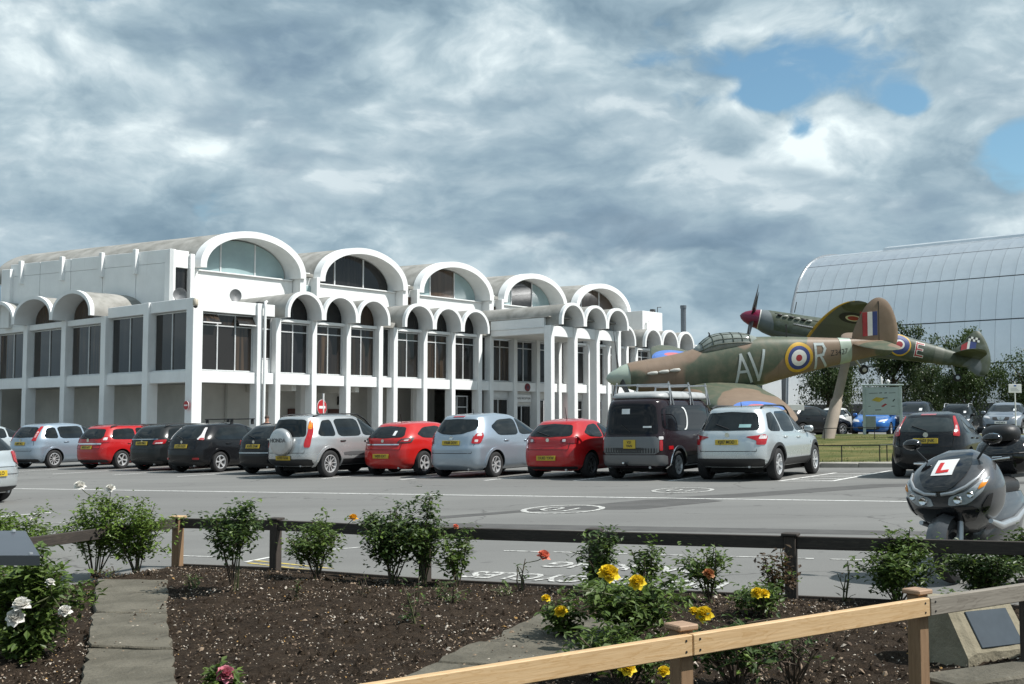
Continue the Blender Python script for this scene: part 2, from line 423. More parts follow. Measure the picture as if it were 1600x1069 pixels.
# painted speed roundels
for (px, py, hw) in ((880, 796, 62), (1067, 766.5, 47)):
    c = gnd(px, py); rr = hw/FPX*c[1]; b = MB(); n = 40; P = [[], []]
    for k in range(n+1):
        a = 2*math.pi*k/n; e = WD*math.cos(a)*rr + ND*math.sin(a)*rr*1.35
        for q, f in ((0, 1.0), (1, .86)):
            x, y = c[0]+e.x*f, c[1]+e.y*f; P[q].append((x, y, T(x, y)+.0065))
    o = b.grid(P).build('speed_roundel', M_LINEW); o['kind'] = 'structure'
    if o.data.polygons[0].normal.z < 0: o.data.flip_normals()
    t_ = text('roundel_number', '10', rr*1.1, M_LINEW, o, (c[0], c[1], T(c[0], c[1])+.008), (0, 0, math.atan2(WD.y, WD.x)+math.pi), ext=.0, sx=.9); t_.scale = (.95, 1.5, 1)
# dashed edge of the motorcycle bay, and its lettering (it reads from the far side)
A, B = Vector(gnd(690, 858.5)), Vector(gnd(1640, 883)); L = (B-A).length; s_ = 0.0; k = 0
while s_ < L:
    e = min(L, s_ + (.42 if k % 3 else .25)); stripe('road_marking', A.lerp(B, s_/L), A.lerp(B, e/L), .055, M_LINEW, .0045); s_ = e + (.16 if k % 4 else .5); k += 1
ang = math.atan2(WD.y, WD.x)
for body, (px, py), size, sx in (('MOTORCYCLES', (925, 906), .62, .56), ('PARKING', (975, 886.5), .62, .62)):
    c = gnd(px, py)
    o = text('road_lettering', body, size, M_LINEW, None, (c[0], c[1], T(c[0], c[1])+.006), (0, R(-SLOPE*57.3)*-1, ang+math.pi), ext=0, sx=sx, off=.012)
    tag(o, 'white painted lettering reading %s on the tarmac' % body, 'lettering')
stripe('road_marking', gnd(384, 878.5), gnd(428, 870), .06, M_LINE); stripe('road_marking', gnd(395, 876), gnd(520, 889), .05, M_YEL); stripe('road_marking', gnd(388, 880), gnd(500, 893), .05, M_YEL)
stripe('road_marking', gnd(-40, 811), gnd(80, 801), .09, M_LINE); stripe('road_marking', gnd(60, 819.5), gnd(240, 808), .09, M_LINEW); stripe('road_marking', gnd(262, 868), gnd(345, 871), .06, M_LINEW); stripe('road_marking', gnd(480, 862), gnd(590, 853.5), .06, M_LINEW)

# lawn with kerb
def lawn_mat():
    m = bpy.data.materials.new('lawn_grass'); m.use_nodes = True; t = NT(m.node_tree); b = m.node_tree.nodes['Principled BSDF']
    co = t.new('ShaderNodeTexCoord').outputs['Object']
    dry = t.ramp(t.noise(t.mapping(co, scale=(.35, 1.0, 1)), .9, 4, .6), .38, .66)
    c = t.mixc(dry, (.080, .098, .034), (.225, .190, .085))
    c = t.mixc(t.ramp(t.noise(co, 38, 4, .7), .3, .75, 0, .55), c, (.06, .075, .022))
    t.l.new(c, b.inputs['Base Color']); b.inputs['Roughness'].default_value = .95; b.inputs['Specular IOR Level'].default_value = .1
    bn = t.new('ShaderNodeBump', ins={'Strength': .8, 'Distance': .03, 'Height': t.noise(co, 30, 5, .7)}); t.l.new(bn.outputs[0], b.inputs['Normal'])
    return m
M_LAWN = lawn_mat()
KERB = [(44, 31.2), (26, 30.9), (13, 30.35), (10, 30.1), (7.4, 31.1), (4, 32.7), (1.0, 34.2)]
kx = np.array([p[0] for p in KERB][::-1]); ky = np.array([p[1] for p in KERB][::-1])
def kerb_y(x): return float(np.interp(x, kx, ky))
P = []
for j in range(25):
    row = []
    for x in np.concatenate([np.arange(1.0, 20, .75), np.arange(20, 45, 2.5)]):
        y0 = kerb_y(x)+.85; y1 = 51.5 + .25*max(0, x-20); y = y0 + (y1-y0)*j/24
        row.append((x, y, T(x, y) + .11 + .03*math.sin(x*.9+y*.5) - (.02 if j == 0 else 0)))
    P.append(row)
lawn = struct(MB().grid(P).build('lawn', M_LAWN, smooth=180))
# grass blades along the front of the lawn
b = MB(); rnd = random.Random(3)
for _ in range(5200):
    x = rnd.uniform(5.5, 20); y = kerb_y(x) + .85 + rnd.random()**1.8*16; h = rnd.uniform(.03, .085); a = rnd.uniform(0, 6.28); wv = .010
    z = T(x, y) + .10; dx, dy = math.cos(a)*wv, math.sin(a)*wv; lx, ly = rnd.uniform(-.04, .04), rnd.uniform(-.04, .04)
    b.cur = rnd.random() < .45
    b.add([(x-dx, y-dy, z), (x+dx, y+dy, z), (x+lx, y+ly, z+h)], [(0, 1, 2)])
gr = b.build('grass_blades', [leafmat('grass_green', (.08, .12, .03), (.13, .16, .05)), leafmat('grass_straw', (.24, .21, .09), (.3, .26, .12))], fixn=False); tag(gr, 'short green and straw coloured grass on the lawn', 'grass', kind='stuff')
# paved strip and kerb stones
P = [[], []]
for x in np.arange(1.0, 45, 1.0):
    for q, dy in ((0, .13), (1, .90)): P[q].append((x, kerb_y(x)+dy, T(x, kerb_y(x)+dy) + .118))
struct(MB().grid(P).build('pavement', M_CONC))
kerb = thing('kerb', 'pale concrete kerb edging the lawn', None); kerb['kind'] = 'structure'
pl = [Vector((x, kerb_y(x), 0)) for x in np.arange(1.0, 44.5, .92)]; M_KERB = mat('kerb_concrete', (.33, .31, .27), .85, var=.2, vscale=1.7, bump=.3, bscale=50)
base = None
for i in range(len(pl)-1):
    p, q = pl[i], pl[i+1]; d = q-p
    if base is None: base = MB().bbox(-.47, .47, -.07, .07, -.2, .125, .015).build('kerb_stone', M_KERB, kerb); o = base
    else: o = inst('kerb_stone', base, kerb)
    m_ = (p+q)/2; o.location = (m_.x, m_.y+.06, T(m_.x, m_.y)); o.rotation_euler = (0, 0, math.atan2(d.y, d.x)); o.scale = (d.length/.945, 1, 1)

# ------------------------------------------------------------------ rose bed: soil, chips, flagstones
FENCE = [Vector(gnd(*p)) for p in ((277, 886), (430, 892), (664, 910), (930, 923), (1237, 937))]
F_END = FENCE[-1] + (FENCE[-1]-FENCE[-2])*1.18; F_0 = Vector((-4.35, 9.6, gz(-4.35)))
BACK = [Vector((-9.0, 8.2, 0)), F_0, FENCE[0]] + FENCE[1:] + [F_END, F_END + WD*8]
bx = np.array([p.x for p in BACK]); by = np.array([p.y for p in BACK])
def back_y(x): return float(np.interp(x, bx, by))
def soil_z(x, y):
    e = smooth01((back_y(x)-y)/1.3)
    return gz(x) + .012 + .075*e + .02*math.sin(x*2.1+y*1.3)*e + .012*math.sin(x*5.3-y*4.1)*e
def soil_mat():
    m = bpy.data.materials.new('soil'); m.use_nodes = True; t = NT(m.node_tree); b = m.node_tree.nodes['Principled BSDF']
    co = t.new('ShaderNodeTexCoord').outputs['Object']
    f = t.ramp(t.noise(co, 9, 6, .7), .3, .7); g2 = t.noise(co, 55, 6, .75)
    c = t.mixc(f, (.020, .014, .010), (.050, .036, .025)); c = t.mixc(t.ramp(g2, .45, .8, 0, .6), c, (.11, .083, .06))
    t.l.new(c, b.inputs['Base Color']); b.inputs['Roughness'].default_value = .97; b.inputs['Specular IOR Level'].default_value = .1
    h = t.math('ADD', t.math('MULTIPLY', t.noise(co, 14, 5, .6), .6), t.math('MULTIPLY', g2, .5))
    bn = t.new('ShaderNodeBump', ins={'Strength': 1.0, 'Distance': .05, 'Height': h}); t.l.new(bn.outputs[0], b.inputs['Normal'])
    return m
P = []; rs = np.random.RandomState(5)
for i in range(150):
    row = []
    for x in np.linspace(-8.9, 9.5, 230):
        yb = back_y(x); y = 2.2 + (yb-2.2)*(i/149.0); row.append((x, y, soil_z(x, y) + (rs.rand()-.5)*.026*(i < 148)))
    P.append(row)
struct(MB().grid(P).build('soil', soil_mat(), smooth=180))
chips = MB(); rnd = random.Random(11); n_ch = 0
while n_ch < 23000:
    y = 4.0 + rnd.random()*8.0; x = rnd.uniform(-.62, .62)*y*1.0
    if y > back_y(x)-.04 or abs(x) > 7: continue
    if rnd.random() > .35 + .65*(math.sin(x*3.7+y*1.9)*math.sin(y*4.3-x*2.2)*.5+.5)**1.2: continue
    n_ch += 1; r_ = rnd.uniform(.0035, .0115)*(2.0 if rnd.random() < .05 else .8); a = rnd.uniform(0, 6.28); z = soil_z(x, y) + rnd.uniform(.004, .016)
    ca, sa = math.cos(a), math.sin(a); tx, ty = rnd.uniform(-.7, .7), rnd.uniform(-.7, .7); el = rnd.uniform(.4, .9)
    vs = []
    for k in range(5):
        b_ = 2*math.pi*k/5 + rnd.uniform(-.3, .3); px, py = r_*math.cos(b_), r_*el*math.sin(b_)
        vs.append((x+px*ca-py*sa, y+px*sa+py*ca, z + tx*px + ty*py))
    vs.append((x, y, z + r_*.55)); q = rnd.random(); chips.cur = 0 if q < .20 else 1 if q < .58 else 2 if q < .965 else 3
    chips.add(vs, [(k, (k+1) % 5, 5) for k in range(5)])
ch = chips.build('wood_chips', [mat('chip_pale', (.42, .37, .31), .9, var=.3, vscale=30), mat('chip_tan', (.22, .16, .11), .9, var=.3, vscale=30), mat('chip_dark', (.075, .05, .034), .9, var=.3, vscale=30), mat('chip_leaf', (.30, .17, .05), .8, var=.3, vscale=30)], fixn=False)
tag(ch, 'pale and brown stone and bark chips strewn over the rose bed', 'mulch', kind='stuff')
clods = MB(); n_ch = 0
while n_ch < 5200:
    y = 4.4 + rnd.random()*7.4; x = rnd.uniform(-.6, .6)*y
    if y > back_y(x)-.03: continue
    n_ch += 1; r_ = rnd.uniform(.012, .034)*(1.5 if rnd.random() < .05 else 1); z = soil_z(x, y)
    vs = [(x+r_*rnd.uniform(.6, 1.2)*math.cos(k*1.257), y+r_*rnd.uniform(.6, 1.2)*math.sin(k*1.257), z-.01) for k in range(5)] + [(x+rnd.uniform(-.3, .3)*r_, y+rnd.uniform(-.3, .3)*r_, z+r_*rnd.uniform(.5, 1.0))]
    clods.add(vs, [(k, (k+1) % 5, 5) for k in range(5)])
tag(clods.build('soil_clods', MATS.get('soil') or bpy.data.materials['soil'], fixn=False), 'crumbled dark clods of earth in the rose bed', 'soil', kind='stuff')

def flag_mat():
    m = mat('flagstone', (.070, .062, .044), .93, col2=(.138, .124, .094), vscale=2.2, bump=1.0, bscale=16, detail=10); t = NT(m.node_tree); b = m.node_tree.nodes['Principled BSDF']
    co = t.new('ShaderNodeTexCoord').outputs['Object']; old = b.inputs['Base Color'].links[0].from_socket
    c = t.mixc(t.ramp(t.noise(co, 46, 4, .65), .60, .72, 0, .55), old, (.22, .21, .175)); c = t.mixc(t.ramp(t.noise(co, 7, 6, .7), .58, .70, 0, .6), c, (.034, .030, .022))
    t.l.new(c, b.inputs['Base Color']); return m
M_FLAG = flag_mat()
def slabs(name, lab, rows, seed):
    """rows: pairs of (left, right) ground points; one stone between each two rows"""
    root = thing(name, lab, None); root['kind'] = 'structure'; rn = random.Random(seed)
    for i in range(len(rows)-1):
        (a, b), (c, d) = rows[i], rows[i+1]; gpx = .008
        cx, cy = (a[0]+b[0]+c[0]+d[0])/4, (a[1]+b[1]+c[1]+d[1])/4; z = soil_z(cx, cy)
        pts = []
        for p in (a, b, d, c):
            v_ = Vector((p[0]-cx, p[1]-cy, 0)); v_ *= (1 - gpx/max(.05, v_.length)); pts.append(v_)
        ol = []
        for k in range(4):
            p, q = pts[k], pts[(k+1) % 4]
            for m_ in range(5): t_ = m_/5; ol.append(p.lerp(q, t_) + Vector((rn.uniform(-.018, .018), rn.uniform(-.018, .018), 0)))
        mb = MB(); n = len(ol); tl = [rn.uniform(-.008, .008) for _ in range(2)]; h = .035 + rn.uniform(-.008, .008)
        rings = [[(p.x, p.y, -.08) for p in ol], [(p.x, p.y, h-.010+p.x*tl[0]+p.y*tl[1]) for p in ol], [(p.x*.975, p.y*.975, h+p.x*tl[0]+p.y*tl[1]) for p in ol]]
        mb.loft(rings, True, False, True).build('flagstone', M_FLAG, root, loc=(cx, cy, z))
    return root
G8 = lambda x, y: gnd(x, y, .10)
slabs('garden_path', 'grey flagstone path leading into the rose bed', [(G8(l, y), G8(r, y)) for y, l, r in ((907, 152, 262), (926, 148, 263), (956, 146, 261), (984, 139, 266), (1014, 135, 268), (1046, 129, 273), (1090, 122, 279))], 1)
slabs('garden_path', 'grey flagstone path passing under the pine rail', [(Vector((x-.33, y+.1, 0)), Vector((x+.33, y-.1, 0))) for x, y in ((.52, 7.85), (.32, 7.3), (.12, 6.75), (-.1, 6.2), (-.32, 5.65), (-.55, 5.1))], 2)
e0, e1 = Vector(gnd(1445, 1062, .14)), Vector(gnd(1612, 1036, .14)); e0.z = e1.z = 0; ev = (e1-e0).normalized()*.88
for (cx0, cy0, n_) in ((-2.45, 8.2, 170), (0.0, 6.6, 110)):
    lt = MB(); rnl = random.Random(9)
    for _ in range(n_):
        t_ = rnl.random(); x = cx0 + (t_-.5)*(.5 if cx0 < -1 else .9) + rnl.gauss(0, .2); y = cy0 + (t_-.5)*(3.6 if cx0 < -1 else 2.4); r_ = rnl.uniform(.004, .014); a = rnl.uniform(0, 6); z = soil_z(x, y) + .048; lt.cur = rnl.choice((0, 1, 2, 2))
        lt.add([(x+r_*math.cos(a+k*1.57)*(1 if k % 2 else .5), y+r_*math.sin(a+k*1.57)*(1 if k % 2 else .5), z) for k in range(4)] + [(x, y, z+r_*.5)], [(0, 1, 4), (1, 2, 4), (2, 3, 4), (3, 0, 4)])
    tag(lt.build('path_litter', [MATS['chip_pale'], MATS['chip_tan'], MATS['chip_dark']], fixn=False), 'crumbs of soil and bark scattered on the flagstones', 'litter', kind='stuff')
edg = [e0 + ev*k for k in range(-1, 5)]
ed = thing('edging', 'grey stone edging beside the plaque stone', None); ed['kind'] = 'structure'
for i in range(len(edg)-1):
    p, q = edg[i], edg[i+1]; m_ = (p+q)/2
    MB().bbox(-.43, .43, -.13, .13, -.1, .06, .012).build('edging_stone', M_FLAG, ed, loc=(m_.x, m_.y-.12, soil_z(m_.x, m_.y)), rot=(0, 0, math.atan2((q-p).y, (q-p).x)))
# ================================================================== MUSEUM (local x along the front, y into the building)
M_WHITE = mat('white_render', (.785, .795, .79), .75, var=.05, vscale=.8, bump=.08, bscale=30)
def stained_white():
    m = MATS['white_render']; t = NT(m.node_tree); b = m.node_tree.nodes['Principled BSDF']
    co = t.new('ShaderNodeTexCoord').outputs['Object']
    run = t.noise(t.mapping(co, scale=(3.2, 3.2, .35)), 1.0, 5, .65)
    old = b.inputs['Base Color'].links[0].from_socket
    t.l.new(t.mixc(t.ramp(run, .56, .80, 0, .30), old, (.50, .49, .44)), b.inputs['Base Color'])
stained_white()
M_ROOF = mat('roof_felt', (.205, .20, .18), .9, col2=(.36, .35, .325), vscale=1.1, bump=.2, bscale=20)
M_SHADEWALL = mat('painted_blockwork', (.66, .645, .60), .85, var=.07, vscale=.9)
M_ALU = mat('aluminium_frame', (.66, .67, .67), .45, metal=.25, var=.08)
M_DARKMET = mat('dark_metal', (.045, .047, .05), .5, metal=.3, var=.2)
def window_glass(name, c1, c2, rough=.04):
    m = bpy.data.materials.new(name); m.use_nodes = True; t = NT(m.node_tree); b = m.node_tree.nodes['Principled BSDF']
    tcn = t.new('ShaderNodeTexCoord'); co = tcn.outputs['Object']
    oi = t.new('ShaderNodeObjectInfo').outputs['Random']
    # curtains and blinds a little behind tinted panes: soft vertical folds whose strength differs from pane to pane
    cur = t.ramp(t.noise(t.mapping(co, scale=(7, 7, .25)), 1.0, 3, .5), .4, .65)
    st = t.ramp(oi, .35, 1.0, 0, 1, smooth=False)
    c = t.mixc(t.math('MULTIPLY', cur, st), c1, c2); t.l.new(c, b.inputs['Base Color'])
    b.inputs['Roughness'].default_value = rough; b.inputs['Specular IOR Level'].default_value = .55
    bn = t.new('ShaderNodeBump', ins={'Strength': .03, 'Distance': .05, 'Height': t.noise(co, .9, 2, .5)}); t.l.new(bn.outputs[0], b.inputs['Normal'])
    MATS[name] = m; return m
M_GLB = window_glass('bronze_glass', (.020, .017, .015), (.085, .058, .038))
M_GLD = window_glass('dark_glass', (.012, .012, .013), (.030, .028, .026))
M_GLP = mat('pale_blind_glass', (.30, .40, .41), .08, var=.10, vscale=.7, spec=.5)
M_GLBR = window_glass('brown_glass', (.05, .03, .018), (.08, .05, .03))
M_BLK = mat('black_sign_paint', (.015, .015, .016), .5); M_RED = mat('sign_red', (.42, .02, .025), .4, var=.05); M_SIGNW = mat('sign_white', (.75, .75, .74), .4, var=.03)
M_BROWN = mat('notice_brown', (.10, .035, .025), .5)
_C = at_y(298, 580, 55.0); U_ = Vector((-2003, 1767, 0)).normalized(); V_ = Vector((U_.y, -U_.x, 0))
mus = thing('museum_building', 'long white museum building with rows of barrel vaults and bronze windows', 'building', (_C[0], _C[1], -.25), math.atan2(V_.y, V_.x))
Z0 = .25   # heights below are above the car park datum; the empty stands .25 lower
def bpart(name, m, x0, x1, y0, y1, z0, z1, bev=.015, parent=None):
    return MB().bbox(x0, x1, y0, y1, z0+Z0, z1+Z0, bev).build(name, m, parent or mus)
def arch_pts(x0, x1, zs, rise, n=22, stilt=0.0):
    c, a = (x0+x1)/2, (x1-x0)/2; P = []
    if stilt: P.append((x0, zs))
    P += [(c - a*math.cos(math.pi*k/n), zs + stilt + (rise-stilt)*math.sin(math.pi*k/n)) for k in range(n+1)]
    if stilt: P.append((x1, zs))
    return P
def vault(name, x0, x1, y0, y1, zs, rise, th, stilt=0.0, skew=0.0, rim=.22, swap=False, n=22):
    """barrel vault: white rim at the front, felt outside and white soffit; swap lays it along x instead of y"""
    def P3(x, y, z): 
        x = x + skew*(y-y0)
        return (y, x, z+Z0) if swap else (x, y, z+Z0)
    out = arch_pts(x0, x1, zs, rise, n, stilt); inn = arch_pts(x0+th, x1-th, zs, rise-th, n, stilt)
    k = len(out)
    ys = [y0, y0+rim, y1]
    mb = MB()
    def strip(A, ya, B, yb):
        mb.add([P3(x, ya, z) for x, z in A] + [P3(x, yb, z) for x, z in B], [(i, i+1, k+i+1, k+i) for i in range(k-1)])
    s = 1.012
    # shell
    mb.cur = 1; strip(out, ys[1], out, ys[2])
    mb.cur = 0; strip(inn, ys[1], inn, ys[2]); strip(out, ys[2], inn, ys[2])
    mb.add([P3(*q) for q in ((out[0][0], ys[1], zs), (inn[0][0], ys[1], zs), (inn[0][0], ys[2], zs), (out[0][0], ys[2], zs))], [(0, 1, 2, 3)])
    mb.add([P3(*q) for q in ((out[-1][0], ys[1], zs), (inn[-1][0], ys[1], zs), (inn[-1][0], ys[2], zs), (out[-1][0], ys[2], zs))], [(0, 1, 2, 3)])
    sh = mb.build(name, [M_WHITE, M_ROOF], mus, smooth=40, fixn=False)
    # rim, a few centimetres proud of the shell
    c = (x0+x1)/2; e = .035
    out2 = [(c+(x-c)*(1+e/((x1-x0)/2)), z + (e if z > zs+.01 else -.0)) for x, z in out]
    mb = MB(); kk = k
    def st2(A, ya, B, yb): mb.add([P3(x, ya, z) for x, z in A] + [P3(x, yb, z) for x, z in B], [(i, i+1, kk+i+1, kk+i) for i in range(kk-1)])
    inn2 = [(c+(x-c)*.995, z-.002) for x, z in inn]
    st2(out2, ys[0], out2, ys[1]+.02); st2(inn2, ys[0], inn2, ys[1]+.02); st2(out2, ys[0], inn2, ys[0]); st2(out2, ys[1]+.02, inn2, ys[1]+.02)
    for q in (0, -1): mb.add([P3(out2[q][0], ys[0], zs-.003), P3(inn2[q][0], ys[0], zs-.003), P3(inn2[q][0], ys[1]+.02, zs-.003), P3(out2[q][0], ys[1]+.02, zs-.003)], [(0, 1, 2, 3)])
    mb.build('arch_rim', M_WHITE, sh, smooth=40)
    return sh
def pane_poly(name, m, poly, d, parent, plane='xz', th=.03):
    return MB().prism([(a, b+Z0) for a, b in poly], d, d+th, plane).build(name, m, parent)
def win(x0, x1, z0, z1, y, cols=2, transom=None, gl=None, side=False, op=()):
    """glazed opening: frame mesh with panes as its children; side=True lies in the plane x=y"""
    gl = gl or M_GLB; f = .06; fb = MB(); xs = [x0 + (x1-x0)*i/cols for i in range(cols+1)]
    def bx(a, b, c, d, e0, e1):
        if side: fb.box(e0, e1, a, b, c+Z0, d+Z0)
        else: fb.box(a, b, e0, e1, c+Z0, d+Z0)
    for i, x in enumerate(xs):
        a, b = (x, x+f) if i == 0 else (x-f, x) if i == cols else (x-f*.5, x+f*.5)
        bx(a, b, z0, z1, y-.05, y+.05)
    lv = [z0] + ([transom] if transom else []) + [z1]
    for i in range(cols):
        a = xs[i] + (f if i == 0 else f*.5); b = xs[i+1] - (f if i == cols-1 else f*.5)
        for j, z in enumerate(lv):
            hh = f if j in (0, len(lv)-1) else f*.9
            zz = (z, z+hh) if j == 0 else (z-hh, z) if j == len(lv)-1 else (z-hh/2, z+hh/2)
            bx(a+.001, b-.001, zz[0], zz[1], y-.048, y+.048)
    fr = fb.build('window_frame', M_ALU, mus)
    for i in range(cols):
        for j in range(len(lv)-1):
            a, b = xs[i]+.02, xs[i+1]-.02; c, d = lv[j]+.02, lv[j+1]-.02
            if side: o = MB().box(-.012, .012, a, b, c+Z0, d+Z0).build('window_pane', gl, fr, loc=(y+.015, 0, 0))
            else: o = MB().box(a, b, -.012, .012, c+Z0, d+Z0).build('window_pane', gl, fr, loc=(0, y+.015, 0))
            if (i, j) in op:      # top-hung light pushed open
                o.location = (0, y-.02, 0); zt = d+Z0
                for vtx in o.data.vertices:
                    dz = zt - vtx.co.z; vtx.co.y -= dz*.62; vtx.co.z += dz*.14
                e = MB(); zz = c+Z0
                e.box(a-.01, b+.01, y-.02-(d-c)*.64, y-.02-(d-c)*.58, zz+(d-c)*.10, zz+(d-c)*.2).build('open_light_frame', M_SIGNW, fr)
    return fr
GR = [(5.12, 2.38), (13.40, 2.38), (21.60, 2.28), (29.45, 2.25), (37.35, 2.22)]      # groups of three bays
TOPZ, SLB0, SLB1, HEADZ, SPR = 7.38, 3.25, 3.82, 6.55, 6.72
# ---- columns
cols_x = [.28, 3.95] + [g0 + i*b for g0, b in GR for i in range(4)] + [45.2]
proto = None
for x in cols_x:
    top = TOPZ if x < 4.5 else SPR-.004
    o = bpart('column', M_WHITE, x-(.28 if x < 1 else .16), x+(.28 if x < 1 else .16), -.12, .48, -.2, top)
left_y = [4.0, 8.25, 12.6, 17.2, 21.6, 26.0]
for y in left_y: bpart('column', M_WHITE, -.12, .5, y-.25, y+.25, -.2, TOPZ if y < 8 else 6.95)
# ---- beams, parapets per bay
def bay(x0, x1):
    bpart('floor_beam', M_WHITE, x0+.162, x1-.162, .0, .40, SLB0, SLB1)
spans = sorted(cols_x)
for a, b in zip(spans, spans[1:]): bay(a, b)
bpart('parapet', M_WHITE, .562, 3.788, .0, .40, 6.76, TOPZ); bpart('parapet', M_WHITE, 4.112, 4.958, .0, .40, 6.76, TOPZ)
yy = [.48] + left_y
for i, (a, b) in enumerate(zip(yy, yy[1:])):
    a2 = a + (.252 if i else .002); b2 = b-.252
    bpart('floor_beam', M_WHITE, .0, .42, a2, b2, SLB0, SLB1)
    if i < 2: bpart('parapet', M_WHITE, .0, .42, a2, b2, 6.82, TOPZ)
    else: bpart('window_head', M_WHITE, .0, .42, a2, b2, 6.62, 6.95)
    win(a2+.03, b2-.03, SLB1+.03, 6.80 if i < 2 else 6.60, .30, 2, None, M_GLB if i != 1 else M_GLD, side=True)
    bpart('window_sill', M_ALU, .05, .28, a2+.02, b2-.02, SLB1+.003, SLB1+.06, .01)
# ---- front windows
win(.60, 3.76, SLB1+.03, 6.72, .30, 3, 6.12, M_GLB, op=((0, 1), (2, 1)))
win(4.14, 4.93, 4.55, 6.72, .30, 1, 6.12, M_GLB); bpart('spandrel_panel', M_SIGNW, 4.14, 4.93, .27, .34, SLB1+.003, 4.53, .01)
for gi, (g0, bw) in enumerate(GR):
    for i in range(3):
        x0, x1 = g0+i*bw+.19, g0+(i+1)*bw-.19
        win(x0, x1, SLB1+.03, HEADZ-.03, .30, 2, 6.05, M_GLB if (gi+i) % 3 else M_GLD)
        hb = MB().bbox(x0-.025, x1+.025, .02, .42, HEADZ+Z0, SPR-.006+Z0, .012).build('window_head', M_WHITE, mus)
    nx = GR[gi+1][0] if gi+1 < len(GR) else 45.2
    xe = g0+3*bw
    if nx-xe > .5: win(xe+.19, nx-.19, SLB1+.03, HEADZ+.1, .30, 1, None, M_GLD)
# ---- low vaults over the front bays (not over the portico group, which has its own)
for gi, (g0, bw) in enumerate(GR):
    for i in range(3):
        a, b = g0+i*bw, g0+(i+1)*bw
        y0, y1 = (-.88, 5.6) if gi != 2 else (-5.78, 5.6)
        vault('low_vault', a+.025, b-.025, y0, y1, SPR if gi != 2 else 7.12, 1.40 if gi != 2 else 1.34, .13, stilt=.22)
        if gi != 2:
            P = arch_pts(a+.17, b-.17, SPR+.01, 1.24, 18, .2)
            o = pane_poly('lunette_pane', M_GLBR if gi == 0 and i == 2 else M_GLD, P, .34, mus)
            bpart('lunette_mullion', M_DARKMET, (a+b)/2-.025, (a+b)/2+.025, .315, .338, SPR+.02, SPR+1.2, .005)
        else:
            pane_poly('vault_end_wall', M_WHITE, arch_pts(a+.17, b-.17, 7.13, 1.18, 18, .2), -3.2, mus, th=.12)
    nx = GR[gi+1][0] if gi+1 < len(GR) else 45.2
    xe = g0+3*bw
    if nx-xe > .5: bpart('roof_gutter', M_ROOF, xe+.02, nx-.02, -.10, 5.5, 6.66, 6.98)
bpart('roof_deck', M_ROOF, .425, 5.0, .405, 8.0, 6.9, 7.2)
# ---- ground floor: recessed walls, soffit, glazing by the entrance
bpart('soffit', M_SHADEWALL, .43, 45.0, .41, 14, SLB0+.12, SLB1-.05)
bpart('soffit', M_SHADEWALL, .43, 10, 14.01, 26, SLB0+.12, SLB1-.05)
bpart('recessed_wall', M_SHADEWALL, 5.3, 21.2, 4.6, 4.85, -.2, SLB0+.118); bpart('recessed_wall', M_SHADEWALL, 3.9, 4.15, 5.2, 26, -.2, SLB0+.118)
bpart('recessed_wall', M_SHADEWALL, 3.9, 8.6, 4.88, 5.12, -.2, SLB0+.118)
bpart('inner_pier', M_WHITE, 9.2, 9.7, 3.2, 3.7, -.2, SLB0+.118); bpart('inner_pier', M_WHITE, 14.6, 15.3, 3.2, 3.7, -.2, SLB0+.118)
bpart('recessed_wall', M_WHITE, 17.4, 18.6, 2.6, 2.85, -.2, SLB0+.118)
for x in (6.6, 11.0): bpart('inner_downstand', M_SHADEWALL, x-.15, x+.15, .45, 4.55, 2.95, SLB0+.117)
bpart('wall_lamp', M_SIGNW, 3.2, 3.45, 4.75, 4.87, 2.35, 2.45, .01)
for x, c in ((9.35, M_BROWN), (12.3, M_BROWN)): bpart('notice_board', c, x, x+1.1, 4.50, 4.58, 1.1, 2.05, .01)
bpart('wall_box', M_BLK, 13.0, 13.35, 4.4, 4.58, 2.3, 2.8, .01)
# arrow on the wall
A = MB(); A.prism([(x, z+Z0) for x, z in ((15.6, 1.86), (16.25, 1.86), (16.05, 2.08), (16.2, 2.08), (16.52, 1.78), (16.2, 1.48), (16.05, 1.48), (16.25, 1.70), (15.6, 1.70))], 4.575, 4.592).build('direction_arrow', M_BLK, mus)
for gi in (2, 3, 4):
    g0, bw = GR[gi]
    for i in range(3):
        x0, x1 = g0+i*bw+.19, g0+(i+1)*bw-.19
        fr = win(x0, x1, -.18, 2.75 if not (gi == 2 and i == 1) else 2.35, .45, 2, 2.1 if gi > 2 else None, M_GLD)
        bpart('transom_panel', M_ALU if gi == 2 and i == 0 else M_SHADEWALL, x0, x1, .40, .50, 2.77 if not (gi == 2 and i == 1) else 2.37, SLB0-.002, .01)
    xe = g0+3*bw; nx = GR[gi+1][0] if gi < 4 else 45.2
    if nx-xe > .5: win(xe+.19, nx-.19, -.18, SLB0-.03, .45, 1, None, M_GLD)
win(18.4, 20.3, -.18, 2.9, .8, 2, 2.2, M_GLD)
bpart('red_banner', M_RED, 28.55, 28.85, .30, .33, .9, 3.0, .004)
# entrance sign and badge
g0, bw = GR[2]
sg = bpart('entrance_sign', M_SIGNW, g0+bw+.25, g0+2*bw-.25, .30, .36, 2.55, 3.05, .008)
text('sign_lettering', 'BUSINESS RECEPTION', .19, M_BLK, sg, (g0+1.5*bw, .295, 2.80+Z0), (math.pi/2, 0, 0), sx=.86)
MB().lathe([(.26, -.02), (.26, .02)], 24, 'y', (g0+1.55*bw, -.03, 3.52+Z0)).build('museum_badge', mat('badge_crimson', (.16, .012, .02), .4), mus)
MB().lathe([(.11, -.012), (.11, .012)], 20, 'y', (g0+1.55*bw, -.06, 3.52+Z0)).build('badge_centre', mat('badge_blue', (.06, .03, .06), .4), mus)
